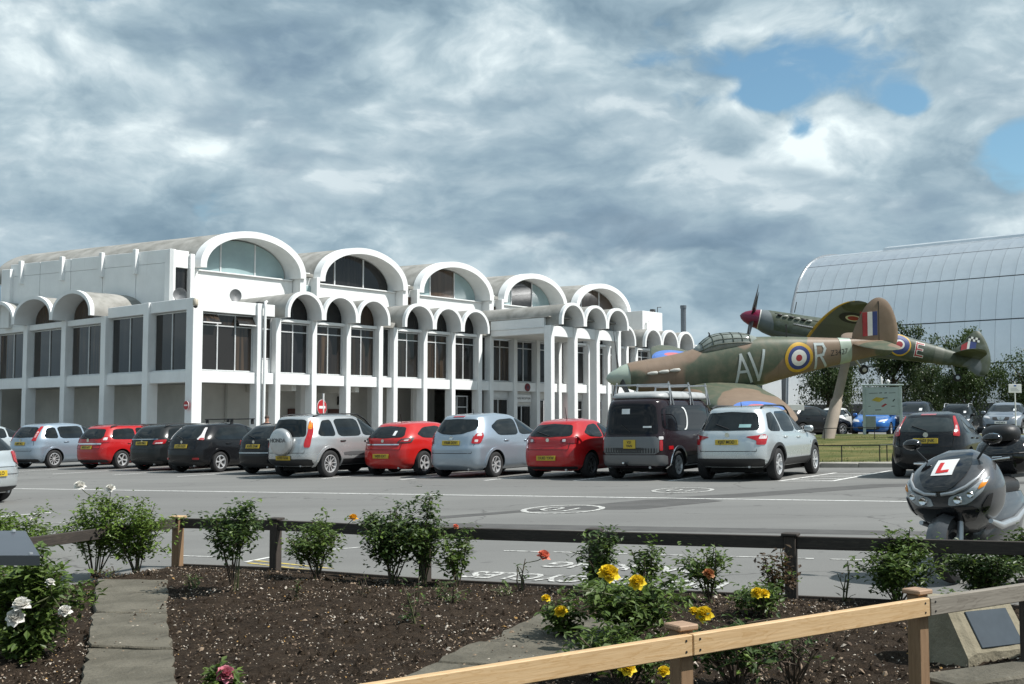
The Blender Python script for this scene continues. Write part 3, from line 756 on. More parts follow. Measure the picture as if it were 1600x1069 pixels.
# ---- portico
px = [21.62, 23.88, 26.14, 28.42]
for x in px: bpart('portico_column', M_WHITE, x-.17, x+.17, -5.05, -4.5, -.1, 7.10)
bpart('portico_beam', M_WHITE, 21.452, 21.80, -4.498, -.13, 6.62, 7.58); bpart('portico_beam', M_WHITE, 28.25, 28.60, -4.498, -.13, 6.62, 7.58)
bpart('portico_fascia', M_WHITE, 21.40, 21.45, -4.49, -.14, 7.0, 7.02)
for a, b in zip(px, px[1:]): bpart('portico_beam', M_WHITE, a+.172, b-.172, -4.95, -4.6, 6.45, 7.10)
bpart('portico_ceiling', M_SHADEWALL, 21.81, 28.24, -4.58, -.14, 6.62, 6.80)
bpart('portico_roof', M_ROOF, 21.44, 28.6, -4.9, 5.5, 7.585, 7.66)
# ---- upper storey
S0, Wd, PER, X0 = 5.0, 7.12, 8.25, 3.74
USK = -.2197
AR = [(X0+k*PER, X0+k*PER+Wd) for k in range(5)]
paneset = [(M_GLP,)*3, (M_GLD,)*3, (M_GLP, M_GLBR, M_GLP), (M_GLP, M_GLD, M_GLP), (M_GLBR,)*3]
for k, (a, b) in enumerate(AR):
    vault('great_vault', a, b, S0, S0+17, 9.72, 2.32, .34, stilt=.12, skew=USK, rim=.5, n=30)
    # glazing in the arch
    inn = arch_pts(a+.42, b-.42, 9.72, 1.9, 36, .1); yg = S0+1.15; xo = USK*1.15
    cuts = [a+.42, a+.42+(b-a-.84)*.29, a+.42+(b-a-.84)*.66, b-.42]
    def ztop(x): return float(np.interp(x, [p[0] for p in inn[1:-1]], [p[1] for p in inn[1:-1]]))
    for j in range(3):
        x0, x1 = cuts[j]+.03, cuts[j+1]-.03
        poly = [(x0+xo, 9.60)] + [(x+xo, ztop(x)) for x in np.linspace(x0, x1, 14)] + [(x1+xo, 9.60)]
        pane_poly('lunette_pane', paneset[k][j], poly, yg, mus)
    for x in cuts[1:3]: bpart('lunette_mullion', M_ALU, x-.045+xo, x+.045+xo, yg-.05, yg+.04, 9.6, ztop(x), .005)
    bpart('upper_wall', M_WHITE, a+.36+xo, b-.05+xo, S0+.85, S0+1.12, 7.15, 9.60); bpart('lunette_sill', M_WHITE, a+.4+xo, b-.1+xo, S0+.72, S0+1.14, 9.602, 9.68)
    # pier, slit window and pilaster between the vaults
    e = AR[k+1][0] if k < 4 else b+1.2
    bpart('upper_pier', M_WHITE, b-.28, b+.18, S0+.15, S0+1.4, 7.15, 9.715)
    bpart('slit_window', M_GLP if k == 0 else M_GLBR, b+.19, e-.32, S0+.55, S0+.6, 7.6, 9.4, .004); bpart('upper_wall', M_WHITE, b+.183, e-.303, S0+.62, S0+1.3, 7.15, 10.2)
    bpart('pilaster', M_WHITE, e-.30, e-.06, S0-.02, S0+1.0, 7.15, 9.9); bpart('gutter_spout', M_ROOF, b+.2, e-.32, S0+.3, S0+14, 9.9, 10.1)
# near end of the upper storey, its side wall runs a little askew
bpart('upper_wall', M_WHITE, 1.82, 2.18, S0, S0+.5, 7.15, 10.5); bpart('upper_wall', M_WHITE, 2.182, 3.0, S0+.05, S0+.5, 9.55, 10.48)
bpart('slit_window', M_GLD, 2.19, 2.98, S0+.2, S0+.26, 7.2, 9.54, .004); bpart('pilaster', M_WHITE, 3.02, 3.28, S0-.1, S0+.6, 7.15, 10.35); bpart('upper_wall', M_WHITE, 3.282, 4.0, S0+.7, S0+1.1, 7.15, 9.7)
sw = bpy.data.objects.new('side_wall', None); sw.parent = mus; sc.collection.objects.link(sw); sw.location = (2.8, S0+1.5, Z0); sw.rotation_euler = (0, 0, math.atan2(.976, -.2145))
LW = 13.3
rt = bpy.data.objects.new('return_wall', None); rt.parent = mus; sc.collection.objects.link(rt); rt.location = (1.83, S0+.01, Z0); rt.rotation_euler = (0, 0, math.atan2(1.5, .97))
MB().bbox(0, 1.80, -.2, 0, 6.9, 10.49, .01).build('wall_panel', M_WHITE, rt)
for i in range(5):                 # cast panels with open joints
    x0, x1 = .02+i*LW/5, (i+1)*LW/5-.015
    MB().bbox(x0, x1, -.30, .0, 6.9, 10.0, .012).build('wall_panel', M_WHITE, sw); MB().bbox(x0, x1, -.30, .0, 10.015, 10.75, .012).build('wall_panel', M_WHITE, sw)
MB().box(0, LW, -1.2, -.32, 6.9, 10.6).build('wall_core', M_ROOF, sw)
for x in (2.6, 5.3, 8.6, 12.2): MB().bbox(x-.12, x+.12, -.02, .22, 9.5, 10.9, .02).build('rain_outlet', M_WHITE, sw)
MB().bbox(LW-.3, LW+.5, -.6, .25, 6.9, 10.45, .02).build('wall_panel', M_WHITE, sw)
# ---- low vaults along the side
for (a, b) in ((8.25, 12.6), (12.6, 17.2), (17.2, 21.6), (21.6, 26.0)):
    vault('low_vault', a+.03, b-.03, -.88, 2.6 if a < 9 else 1.3 if a < 13 else .8, 6.96, 1.46, .15, stilt=.2, swap=True)
    P = arch_pts(a+.3, b-.3, 6.97, 1.2, 18, .2); pane_poly('lunette_pane', M_GLBR, P, .34, mus, 'yz')
bpart('roof_deck', M_ROOF, .425, 2.6, 8.02, 26, 6.7, 6.95)
# ---- far end block and roof furniture
bpart('roof_block', M_WHITE, 42.6, 45.4, 3.0, 9.0, 6.9, 10.0); bpart('end_wall', M_WHITE, 45.37, 46.0, -.1, 20, -.2, 7.3); bpart('end_wall', M_WHITE, 46.01, 54.0, .6, 1.0, -.2, 6.9)
for x, y in ((48.5, 3.0), (43.9, 10.5)): MB().lathe([(.22, 6.5+Z0), (.22, 10.6+Z0), (.26, 10.6+Z0), (.26, 10.85+Z0)], 14, 'z', (x, y, 0)).build('flue', mat('flue_grey', (.14, .16, .18), .5, metal=.4), mus)
m_ = MB().tube([(45, 3.2, 10.2), (45, 3.2, 10.7), (45.5, 3.2, 10.75)], .035, 6); m_.add([], []); m_.build('mast', M_DARKMET, mus)
bpart('floodlight', M_DARKMET, 44.2, 44.6, 3.1, 3.4, 10.0, 10.25, .02)
MB().tube([(43.0, 2.9, 7.6), (43.0, 2.9, 9.3), (43.15, 2.9, 9.45), (43.3, 2.9, 9.4)], .05, 8).build('vent_pipe', M_SIGNW, mus)
# solar panel frame on the roof
sp = bpart('solar_frame', M_SIGNW, 24.2, 24.3, 14.9, 15.0, 11.0, 12.6, .01)
b = MB(); b.add([(21.9, 14.2, 13.3), (25.3, 14.2, 13.3), (25.9, 15.3, 12.0), (22.4, 15.3, 12.0), (21.9, 14.25, 13.36), (25.3, 14.25, 13.36), (25.9, 15.35, 12.06), (22.4, 15.35, 12.06)], [(0, 1, 2, 3), (4, 5, 6, 7), (0, 1, 5, 4), (1, 2, 6, 5), (2, 3, 7, 6), (3, 0, 4, 7)])
b.build('solar_panel', mat('solar_blue', (.012, .016, .03), .15), mus)
b = MB()
for q in (22.4, 25.3): b.tube([(q, 14.3, 13.3), (q+.3, 15.0, 11.3)], .05, 6)
b.tube([(21.9, 14.2, 13.36), (25.3, 14.2, 13.36)], .06, 6); b.build('solar_bracket', M_SIGNW, mus)
# dishes, camera, downpipe
def dish(x, y, z, rz):
    o = MB().lathe([(.02, .10), (.18, .08), (.30, .02), (.34, -.03), (.33, -.05), (.28, -.01), (.02, .05)], 20, 'y', (0, 0, 0), False).build('roof_dish', mat('dish_grey', (.16, .165, .17), .5), mus, 60, (x, y, z+Z0), (0, 0, rz))
    MB().tube([(0, .1, 0), (0, .15, -.3), (0, .15, -.55)], .03, 6).build('dish_bracket', M_DARKMET, o)
dish(1.2, 3.0, 7.85, R(-30)); dish(3.4, 1.3, 7.85, R(-8))
bpart('floodlight', M_DARKMET, 4.6, 5.0, .9, 1.2, 7.42, 7.6, .02)
MB().tube([(4.35, -.10, 7.50+Z0), (4.18, -.22, 7.46+Z0), (4.16, -.24, 7.2+Z0), (4.16, -.24, Z0)], .075, 10).build('downpipe', M_WHITE, mus, 60)
cc = MB().lathe([(.10, 0), (.13, .05), (.13, .3), (.05, .36)], 12, 'z', (-.05, -.38, 6.95+Z0)).build('security_camera', mat('camera_beige', (.45, .40, .32), .5), mus, 60)
MB().lathe([(.02, -.10), (.09, -.06), (.11, 0)], 12, 'z', (-.05, -.38, 6.93+Z0)).build('camera_dome', M_BLK, cc, 60); MB().box(-.1, .0, -.40, -.12, 7.27+Z0, 7.33+Z0).build('camera_arm', M_SIGNW, cc)
# small no-entry roundel on the corner column
def no_entry(parent, loc, rot, r, yneg=True):
    o = MB().lathe([(r, -.012), (r, .012)], 28, 'y').build('sign_disc', M_RED, parent, None, loc, rot)
    MB().box(-r*.68, r*.68, -.020, -.013, -r*.17, r*.17).build('sign_bar', M_SIGNW, o)
    MB().lathe([(r*1.04, -.006), (r*1.04, .010)], 28, 'y').build('sign_border', M_SIGNW, o)
    return o
no_entry(mus, (-.14, .12, 2.12+Z0), (0, 0, R(-90)), .21)
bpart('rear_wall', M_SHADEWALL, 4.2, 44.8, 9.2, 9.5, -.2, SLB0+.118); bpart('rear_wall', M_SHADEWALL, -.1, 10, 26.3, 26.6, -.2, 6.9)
# low wall core that closes the back
bpart('core_block', M_ROOF, 5.5, 44.5, 6.6, 22, 3.9, 7.1)
# ================================================================== HANGAR
M_CLAD = mat('steel_cladding', (.74, .76, .78), .36, metal=.85, var=.06, vscale=.5, rvar=.05)
M_SEAM = mat('cladding_seam', (.10, .11, .12), .6)
M_HGLASS = mat('hangar_glazing', (.02, .024, .028), .12, var=.3)
hb = Vector((23.5, 95.0, .5))
hang = thing('hangar', 'huge curved silver clad hangar rising behind the trees', 'hangar', hb, math.atan2(-U_.y, -U_.x))
# local x runs from the far end towards the viewer, local y into the roof (away from the viewer)
prof = [(-1.0, 0.0), (-.95, 2.2), (-.75, 5.0), (-.35, 8.0), (0.0, 9.6), (.65, 11.2), (1.75, 12.95), (3.5, 14.35), (6.3, 15.35), (9.5, 15.75), (13, 15.85)]
pz = np.array([p[1] for p in prof]); py_ = np.array([p[0] for p in prof]); sl = np.concatenate([[0], np.cumsum(np.hypot(np.diff(pz), np.diff(py_)))])
fz, fy = pchip(sl, pz), pchip(sl, py_)
def hp(x, s, off=0.0):
    d = .05; ty, tz = fy(s+d)-fy(s-d), fz(s+d)-fz(s-d); L = math.hypot(ty, tz); return (x, float(fy(s)) - off*tz/L*1.0, float(fz(s)) + off*ty/L*1.0)
LX = 30.0; S_END = float(sl[-1])
back = MB(); ss = np.linspace(0, S_END, 60)
back.grid([[hp(x, s, -.06) for s in ss] for x in (0, LX)]); back.build('hangar_shell', M_SEAM, hang, 180)
mb = MB(); far = [(0, float(fy(s)), float(fz(s))) for s in ss]; mb.add(far + [(0, 27-p[1], p[2]) for p in far[::-1]], [tuple(range(120))]); mb.build('end_wall', M_CLAD, hang)
mb = MB(); mb.grid([[(x, 27-p[1], p[2]) for p in far] for x in (0, LX)]); mb.build('hangar_shell', M_CLAD, hang, 180)
rows = [0.0, 2.1, 5.1, 8.35, 11.9, 15.0, 17.6, S_END-4.0, S_END]
cw = 1.12; nx = int(LX/cw)
protos = {}
for j in range(len(rows)-1):
    s0, s1 = rows[j]+.045, rows[j+1]-.045
    for i in range(nx):
        if j not in protos:
            st = np.linspace(s0, s1, 7); m = MB(); xa, xb = .008, cw-.008
            m.grid([[hp(x, s, .02) for s in st] for x in (xa, xa+.02, xb-.02, xb)])
            for xe in (xa, xb): m.grid([[hp(xe, s, .02) for s in st], [hp(xe, s, -.03) for s in st]])
            for se in (s0, s1): m.grid([[hp(x, se, .02) for x in (xa, xb)], [hp(x, se, -.03) for x in (xa, xb)]])
            protos[j] = m.build('cladding_panel' if j else 'glazing_panel', M_CLAD if j else M_HGLASS, hang, 35); o = protos[j]
        else: o = inst('cladding_panel' if j else 'glazing_panel', protos[j], hang, (i*cw, 0, 0))
        o.rotation_euler = (0, 0, 0)
mb = MB(); mb.tube([(.02,)+tuple(hp(0, s, .05)[1:]) for s in ss], .09, 6); mb.build('verge_trim', mat('verge_grey', (.33, .35, .37), .4, metal=.6), hang, 60)
# raised ridge vent
mb = MB(); mb.grid([[(x, yq, zq) for yq, zq in ((6.0, 15.1), (6.05, 15.5), (7.2, 15.78), (9.5, 16.0), (13, 16.05))] for x in (5.6, LX)])
mb.grid([[(5.6, yq, zq) for yq, zq in ((6.0, 15.1), (6.05, 15.5), (7.2, 15.78), (9.5, 16.0), (13, 16.05))], [(5.6, yq, 14.6) for yq in (6.0, 6.05, 7.2, 9.5, 13)]])
mb.build('ridge_vent', M_CLAD, hang, 35)
MB().bbox(-9.0, -.12, -.8, 9, 0, 6.2, .03).build('link_block', M_SEAM, hang)
for i in range(4): MB().bbox(-8.6+i*2.1, -6.8+i*2.1, -.85, -.8, .3, 5.2, .01).build('link_panel', M_HGLASS if i < 3 else M_CLAD, hang)
# annexe at its foot
for i in range(9):
    MB().bbox(.02+i*3.3, 3.26+i*3.3, -2.0, -1.1, 0, 1.5, .03).build('annexe_panel', M_HGLASS if i % 3 else M_SEAM, hang)

# ================================================================== TREES
M_BARK = mat('bark', (.07, .052, .038), .9, var=.3, vscale=14, bump=.6, bscale=25)
def leaf_cloud(mb, pts, size, rnd, droop=.0, fold=.25):
    """one small folded leaf at each point"""
    for p in pts:
        L = size*rnd.uniform(.65, 1.25); W_ = L*rnd.uniform(.42, .6)
        a = rnd.uniform(0, 6.283); t_ = rnd.uniform(-.7, .6) - droop
        d = Vector((math.cos(a)*math.cos(t_), math.sin(a)*math.cos(t_), math.sin(t_)))
        s_ = d.cross(Vector((rnd.uniform(-.5, .5), rnd.uniform(-.5, .5), 1))).normalized(); n = s_.cross(d)
        p = Vector(p); m_ = p + d*L*.5
        mb.add([p, m_ + s_*W_*.5 + n*L*fold*.3, p + d*L, m_ - s_*W_*.5 + n*L*fold*.3], [(0, 1, 2), (0, 2, 3)])
def tree(px, base_y, Y, top_py, width, seed, label, lm, weep=.6, n=5200):
    rnd = random.Random(seed); b0 = at_y(px, base_y, Y); z0 = T(b0[0], Y); H = at_y(px, top_py, Y)[2] - z0
    root = thing('willow_tree', label, 'tree', (b0[0], Y, z0), 0, 'trees in front of the hangar')
    tr = MB(); tr.tube([(0, 0, -.1), (.05, 0, H*.2), (-.08, .05, H*.45), (.05, 0, H*.75)], [.17, .14, .10, .04], 8)
    tips = []
    for k in range(11):
        a = rnd.uniform(0, 6.28); h0 = H*rnd.uniform(.22, .6); r_ = width*rnd.uniform(.22, .46); h1 = min(H*.93, h0 + H*rnd.uniform(.15, .42))
        p1 = Vector((math.cos(a)*r_*.5, math.sin(a)*r_*.5, (h0+h1)/2 + .2)); p2 = Vector((math.cos(a)*r_, math.sin(a)*r_, h1))
        tr.tube([(0, 0, h0), p1, p2], [.07, .045, .015], 6); tips += [p1, p2, (p1+p2)/2]
    tips += [Vector((0, 0, H*.86)), Vector((.1, .1, H*.7)), Vector((0, 0, H*.95))]
    tr.build('trunk', M_BARK, root, 60)
    lf = MB(); pts = []
    cl = []
    for t_ in tips:
        for _ in range(4):
            cl.append(t_ + Vector((rnd.gauss(0, .38), rnd.gauss(0, .38), rnd.gauss(0, .26))))
    for _ in range(26): 
        a = rnd.uniform(0, 6.28); r_ = width*.5*math.sqrt(rnd.random()); zz = H*(.30+.6*rnd.random())*(1-.35*(r_/(width*.5))**2); cl.append(Vector((math.cos(a)*r_, math.sin(a)*r_, zz)))
    for k in range(int(n*1.7)):
        c = cl[rnd.randrange(len(cl))]; s_ = rnd.random()
        p = c + Vector((rnd.gauss(0, .17), rnd.gauss(0, .17), rnd.gauss(0, .12)))
        p.z -= weep*abs(rnd.gauss(0, .75))
        if p.z < .55: p.z = .55 + rnd.random()*.5
        if p.z > H: p.z = H - rnd.random()*.3
        pts.append(p)
    leaf_cloud(lf, pts, .18, rnd, droop=.7)
    lf.build('crown', lm, root, fixn=False)
    return root
LM_A = leafmat('willow_leaf', (.030, .052, .016), (.065, .095, .03)); LM_B = leafmat('ash_leaf', (.035, .065, .018), (.085, .12, .035))
tree(1296, 668, 70, 533, 3.7, 1, 'drooping willow whose trunk stands behind the leaning concrete pole', LM_A, n=6000)
tree(1400, 668, 72, 497, 4.6, 2, 'tall willow between the two tail fins of the mounted fighters', LM_A, n=7500)
tree(1512, 666, 70, 513, 4.4, 3, 'feathery tree behind the checkered tail fin', LM_B, n=7000)
tree(1608, 664, 68, 541, 3.6, 4, 'young tree behind the square parking notice', LM_B, n=5000)
tree(1455, 668, 76, 560, 4.0, 5, 'low dark willow half hidden under the grey tail', LM_A, n=5000)
# ================================================================== AIRCRAFT ON POLES (local x = forward, y = port, z = up; a = distance aft of the spinner tip)
def camo(name, c1, c2, under, zcut, scale=.42, off=(0, 0, 0), wide=.03):
    m = bpy.data.materials.new(name); m.use_nodes = True; t = NT(m.node_tree); b = m.node_tree.nodes['Principled BSDF']
    co = t.new('ShaderNodeTexCoord').outputs['Object']
    f = t.ramp(t.noise(t.mapping(co, loc=off, scale=(1, .8, .7)), scale, 1.2, .4, .3), .5-wide*.3, .5+wide*.3)
    c = t.mixc(f, c1, c2)
    fade = t.ramp(t.noise(co, 3.0, 5, .65), .35, .75, 0, .28); c = t.mixc(fade, c, tuple(min(1, x*1.45+.02) for x in c2))
    sx = t.noise(t.mapping(co, scale=(5, 1.5, .6)), 1.0, 4, .6); c = t.mixc(t.ramp(sx, .55, .8, 0, .18), c, (.05, .05, .045))
    sp_ = t.new('ShaderNodeSeparateXYZ'); t.l.new(co, sp_.inputs[0])
    if under is not None: c = t.mixc(t.ramp(sp_.outputs[2], zcut-.015, zcut+.015), under, c)
    # panel lines
    ln = None
    for ax, per in ((0, .85),):
        w_ = t.math('ABSOLUTE', t.math('SUBTRACT', t.math('FRACT', t.math('DIVIDE', sp_.outputs[ax], per)), .5))
        ln = t.ramp(w_, .0, .008, .35, 0)
    c = t.mixc(ln, c, (.03, .03, .03))
    t.l.new(c, b.inputs['Base Color']); b.inputs['Roughness'].default_value = .5; b.inputs['Specular IOR Level'].default_value = .35
    bn = t.new('ShaderNodeBump', ins={'Strength': .12, 'Distance': .02, 'Height': t.noise(co, 2.5, 4, .6)}); t.l.new(bn.outputs[0], b.inputs['Normal'])
    MATS[name] = m; return m
M_RBLUE = mat('roundel_blue', (.035, .055, .19), .55, var=.15); M_RRED = mat('roundel_red', (.33, .03, .035), .55, var=.15); M_RYEL = mat('roundel_yellow', (.55, .33, .03), .55, var=.15); M_RWHT = mat('roundel_white', (.70, .70, .66), .55, var=.06)
M_WBLUE = mat('wing_roundel_blue', (.10, .20, .52), .55, var=.12); M_WRED = mat('wing_roundel_red', (.55, .16, .18), .55, var=.12)
M_CODE = mat('code_letter_grey', (.42, .47, .47), .6, var=.1); M_BLADE = mat('propeller_black', (.018, .017, .017), .4, var=.2); M_EXH = mat('exhaust_grey', (.45, .45, .42), .5, var=.2)
M_CANG = mat('canopy_glass', (.20, .225, .205), .12, var=.2); M_TYRE = mat('tyre_rubber', (.018, .018, .019), .85, var=.25, vscale=9); M_STEEL = mat('bare_steel', (.42, .43, .44), .4, metal=.7)
M_RDARK = mat('roundel_dull_blue', (.012, .014, .03), .6)
class Fus:
    def __init__(s, st, n=2.35):
        a = [q[0] for q in st]; s.a0, s.a1 = a[0], a[-1]; s.n = n
        s.top, s.bot, s.hw = pchip(a, [q[1] for q in st]), pchip(a, [q[2] for q in st]), pchip(a, [q[3] for q in st])
    def pt(s, a, th, off=0.0):
        t_, b_, w_ = float(s.top(a)), float(s.bot(a)), float(s.hw(a)); zc, hh = (t_+b_)/2, (t_-b_)/2; c, q = math.cos(th), math.sin(th); e = 2/s.n
        return (-a, (w_+off)*math.copysign(abs(c)**e, c), zc + (hh+off)*math.copysign(abs(q)**e, q))
    def side(s, a, z, off=.008):
        t_, b_, w_ = float(s.top(a)), float(s.bot(a)), float(s.hw(a)); zc, hh = (t_+b_)/2, (t_-b_)/2; r_ = min(.999, abs((z-zc)/hh))
        return (-a, w_*(1-r_**s.n)**(1/s.n) + off, z)
    def mesh(s, k=40, n=36):
        return MB().loft([[s.pt(a, 2*math.pi*j/n) for j in range(n)] for a in np.linspace(s.a0, s.a1, k)])
    def disc(s, a, z, r0, r1, off, n=36):
        P = []
        for r_ in (np.linspace(r0, r1, 4) if r0 > 0 else np.linspace(.001, r1, 4)): P.append([s.side(a + r_*math.cos(2*math.pi*k/n), z + r_*math.sin(2*math.pi*k/n), off) for k in range(n+1)])
        return MB().grid(P)
    def strokes(s, segs, wd, off):
        """letter strokes given as (a, z) polylines laid on the port side"""
        mb = MB()
        for pl in segs:
            for (a0, z0), (a1, z1) in zip(pl, pl[1:]):
                L = math.hypot(a1-a0, z1-z0); da, dz = (a1-a0)/L, (z1-z0)/L; e = wd*.5; k = max(2, int(L/.08))
                P = [[], []]
                for i in range(k+1):
                    u = -e*.98 + (L+2*e*.98)*i/k; a, z = a0+da*u, z0+dz*u
                    P[0].append(s.side(a-dz*e, z+da*e, off)); P[1].append(s.side(a+dz*e, z-da*e, off))
                mb.grid(P)
        return mb
class Wing:
    """st: (y, leading a, trailing a, z, thickness ratio)"""
    def __init__(s, st):
        y = [q[0] for q in st]; s.y0, s.y1 = y[0], y[-1]; s.le, s.te, s.z, s.t = (pchip(y, [q[i] for q in st]) for i in (1, 2, 3, 4))
    def pt(s, y, f, up):
        le, te = float(s.le(y)), float(s.te(y)); c = te-le; x = f
        th = 5*float(s.t(y))*c*(.2969*math.sqrt(max(0, x))-.126*x-.3516*x*x+.2843*x**3-.1015*x**4)
        return (-(le+c*f), y, float(s.z(y)) + (th*1.15 if up else -th*.75))
    def top(s, a, y, off=.01):
        le, te = float(s.le(y)), float(s.te(y)); p = s.pt(y, min(1, max(0, (a-le)/(te-le))), True); return (-a, y, p[2]+off)
    def bot(s, a, y, off=.01):
        le, te = float(s.le(y)), float(s.te(y)); p = s.pt(y, min(1, max(0, (a-le)/(te-le))), False); return (-a, y, p[2]-off)
    def mesh(s, sgn=1, k=26, n=14):
        fs = [(1-math.cos(math.pi*i/n))/2 for i in range(n+1)]; ys = s.y0 + (s.y1-s.y0)*(np.linspace(0, 1, k)**.85)
        R_ = []
        for y in ys:
            ring = [s.pt(y, f, True) for f in fs] + [s.pt(y, f, False) for f in fs[-2:0:-1]]; R_.append([(p[0], p[1]*sgn, p[2]) for p in ring])
        return MB().loft(R_)
    def disc(s, a, y, r0, r1, off, sgn=1, under=False, n=32):
        f = s.bot if under else s.top; P = []
        for r_ in np.linspace(max(r0, .002), r1, 5):
            row = []
            for k in range(n+1):
                p = f(a + r_*math.cos(2*math.pi*k/n), y + r_*math.sin(2*math.pi*k/n), off); row.append((p[0], p[1]*sgn, p[2]))
            P.append(row)
        return MB().grid(P)
def finmesh(poly, th, taper=.25):
    """upright fin: outline in (a, z), lens-shaped thickness"""
    P = chaikin(poly, 2); c = sum(P)/len(P); mb = MB(); rings = []
    for f, o in ((1.0, .0), (.93, .6), (.75, .95), (.4, 1.0)):
        rings.append((f, o*th/2))
    for sgn in (1, -1):
        R_ = [[(-(c[0]+(p[0]-c[0])*f), sgn*max(o, .004 if f == 1 else 0), c[1]+(p[1]-c[1])*f) for p in P] for f, o in rings]
        mb.loft(R_, True, False, True)
    return mb
def blade(L, w0, w1, pitch=.5):
    R_ = []
    for k in range(9):
        f = k/8; r_ = .12 + (L-.12)*f; wd = w0*(1-f)+w1*f + .06*math.sin(math.pi*f); wd *= (1 if f < .88 else math.sqrt(max(.05, 1-((f-.88)/.12)**2))); tw = pitch*(1-f*.75); th = .05*(1-f)+.012
        ring = []
        for q in range(8):
            an = 2*math.pi*q/8; c_, s_ = math.cos(an)*wd/2, math.sin(an)*th/2
            ring.append((c_*math.sin(tw) + s_*math.cos(tw), c_*math.cos(tw) - s_*math.sin(tw), r_))
        R_.append(ring)
    return MB().loft(R_)
def pose(root, loc, yaw, pitch, roll):
    Rz = Matrix.Rotation(R(yaw), 3, 'Z'); Ry = Matrix.Rotation(R(-pitch), 3, 'Y'); Rx = Matrix.Rotation(R(roll), 3, 'X')
    root.rotation_euler = (Rz @ Ry @ Rx).to_euler(); root.location = loc
def tail_wheel(root, a, z0, z1):
    MB().tube([(-a+.25, 0, z0), (-a, 0, z1+.03)], [.05, .035], 8).build('tail_wheel_leg', M_STEEL, root, 60)
    wl = MB().lathe([(.03, -.055), (.10, -.055), (.155, -.03), (.16, 0), (.155, .03), (.10, .055), (.03, .055)], 20, 'y', (-a-.06, 0, z1)).build('tail_wheel', M_TYRE, root, 40)
    MB().lathe([(.02, -.066), (.075, -.062), (.075, .062), (.02, .066)], 14, 'y', (-a-.06, 0, z1)).build('hub', M_STEEL, wl, 40)

# ------------------------------------------------------------------ Hawker-type fighter with AV-R codes
M_CAMO = camo('brown_green_camouflage', (.080, .102, .070), (.205, .148, .105), (.33, .40, .34), -.66, .48, (1.6, 3.1, .4))
hu = thing('fighter_plane', 'brown and green camouflaged wartime fighter on a pole with AV R code letters', 'aircraft')
pose(hu, (2.966, 35.63, 2.719), 187.7, -6.32, -13.6)
hf = Fus([(.70, .40, -.40, .40), (.95, .44, -.50, .44), (1.6, .48, -.66, .47), (2.4, .55, -.78, .49), (3.0, .66, -.82, .50), (3.9, .78, -.82, .50), (4.7, .84, -.80, .48), (5.6, .78, -.66, .44), (6.6, .66, -.50, .36), (7.6, .53, -.37, .27), (8.5, .43, -.26, .17), (9.3, .34, -.16, .08), (9.55, .30, -.10, .04)], 2.3)
hf.mesh().build('fuselage', M_CAMO, hu, 60)
M_SKYSP = mat('sky_green_paint', (.36, .43, .36), .45, var=.08)
pr = bpy.data.objects.new('propeller', None); pr.parent = hu; sc.collection.objects.link(pr)
MB().lathe([(.012, 0), (.10, -.05), (.19, -.16), (.28, -.34), (.355, -.52), (.40, -.70), (.36, -.71)], 28, 'x').build('spinner', M_SKYSP, pr, 60)
for k in range(3):
    o = blade(1.62, .20, .13).build('blade', M_BLADE, pr, 60); o.location = (-.42, 0, 0); o.rotation_euler = (R(14.5 + 120*k), 0, 0)
hw_ = Wing([(.30, 2.30, 4.75, -.64, .19), (1.3, 2.30, 4.75, -.64, .18), (2.3, 2.36, 4.68, -.58, .17), (4.0, 2.62, 4.40, -.48, .15), (5.2, 2.88, 4.10, -.40, .13), (5.75, 3.06, 3.92, -.37, .12), (6.0, 3.22, 3.76, -.355, .11), (6.10, 3.40, 3.60, -.35, .10)])
for sgn in (1, -1):
    wg = hw_.mesh(sgn).build('wing', M_CAMO, hu, 60)
    hw_.disc(3.42, 4.15, .30, .74, .012, sgn).build('wing_roundel_ring', M_WBLUE, wg); hw_.disc(3.42, 4.15, 0, .30, .014, sgn).build('wing_roundel_centre', M_WRED, wg)
for r0, r1, m_ in ((.385, .49, M_RYEL), (.265, .385, M_RBLUE), (.11, .265, M_RWHT), (0, .11, M_RRED)): hf.disc(6.24, .09, r0, r1, .012).build('fuselage_roundel_ring', m_, hu)
lw = .085
hf.strokes([[(4.10, -.52), (4.28, .40)], [(4.28, .40), (4.62, -.50)], [(4.17, -.14), (4.46, -.14)]], lw, .014).build('code_letter', M_CODE, hu)
hf.strokes([[(4.56, .42), (4.86, -.47)], [(4.86, -.47), (5.06, .46)]], lw, .016).build('code_letter', M_CODE, hu)
hf.strokes([[(6.83, -.33), (6.83, .46)], [(6.83, .46), (7.10, .43)], [(7.10, .43), (7.16, .28)], [(7.16, .28), (7.08, .10)], [(7.08, .10), (6.83, .08)], [(6.98, .09), (7.20, -.30)]], lw*.95, .014).build('code_letter', M_CODE, hu)
def serial(F_, body, a0, z, size, m, parent, off=.018):
    o = text('serial_number', body, size, m, parent, (0, 0, 0), (0, 0, 0), align='LEFT', ext=0)
    for q in o.data.vertices:
        a, zz = a0 + q.co.x*.9, z + q.co.y; q.co = F_.side(a, zz, off)
    o.data.update(); return o
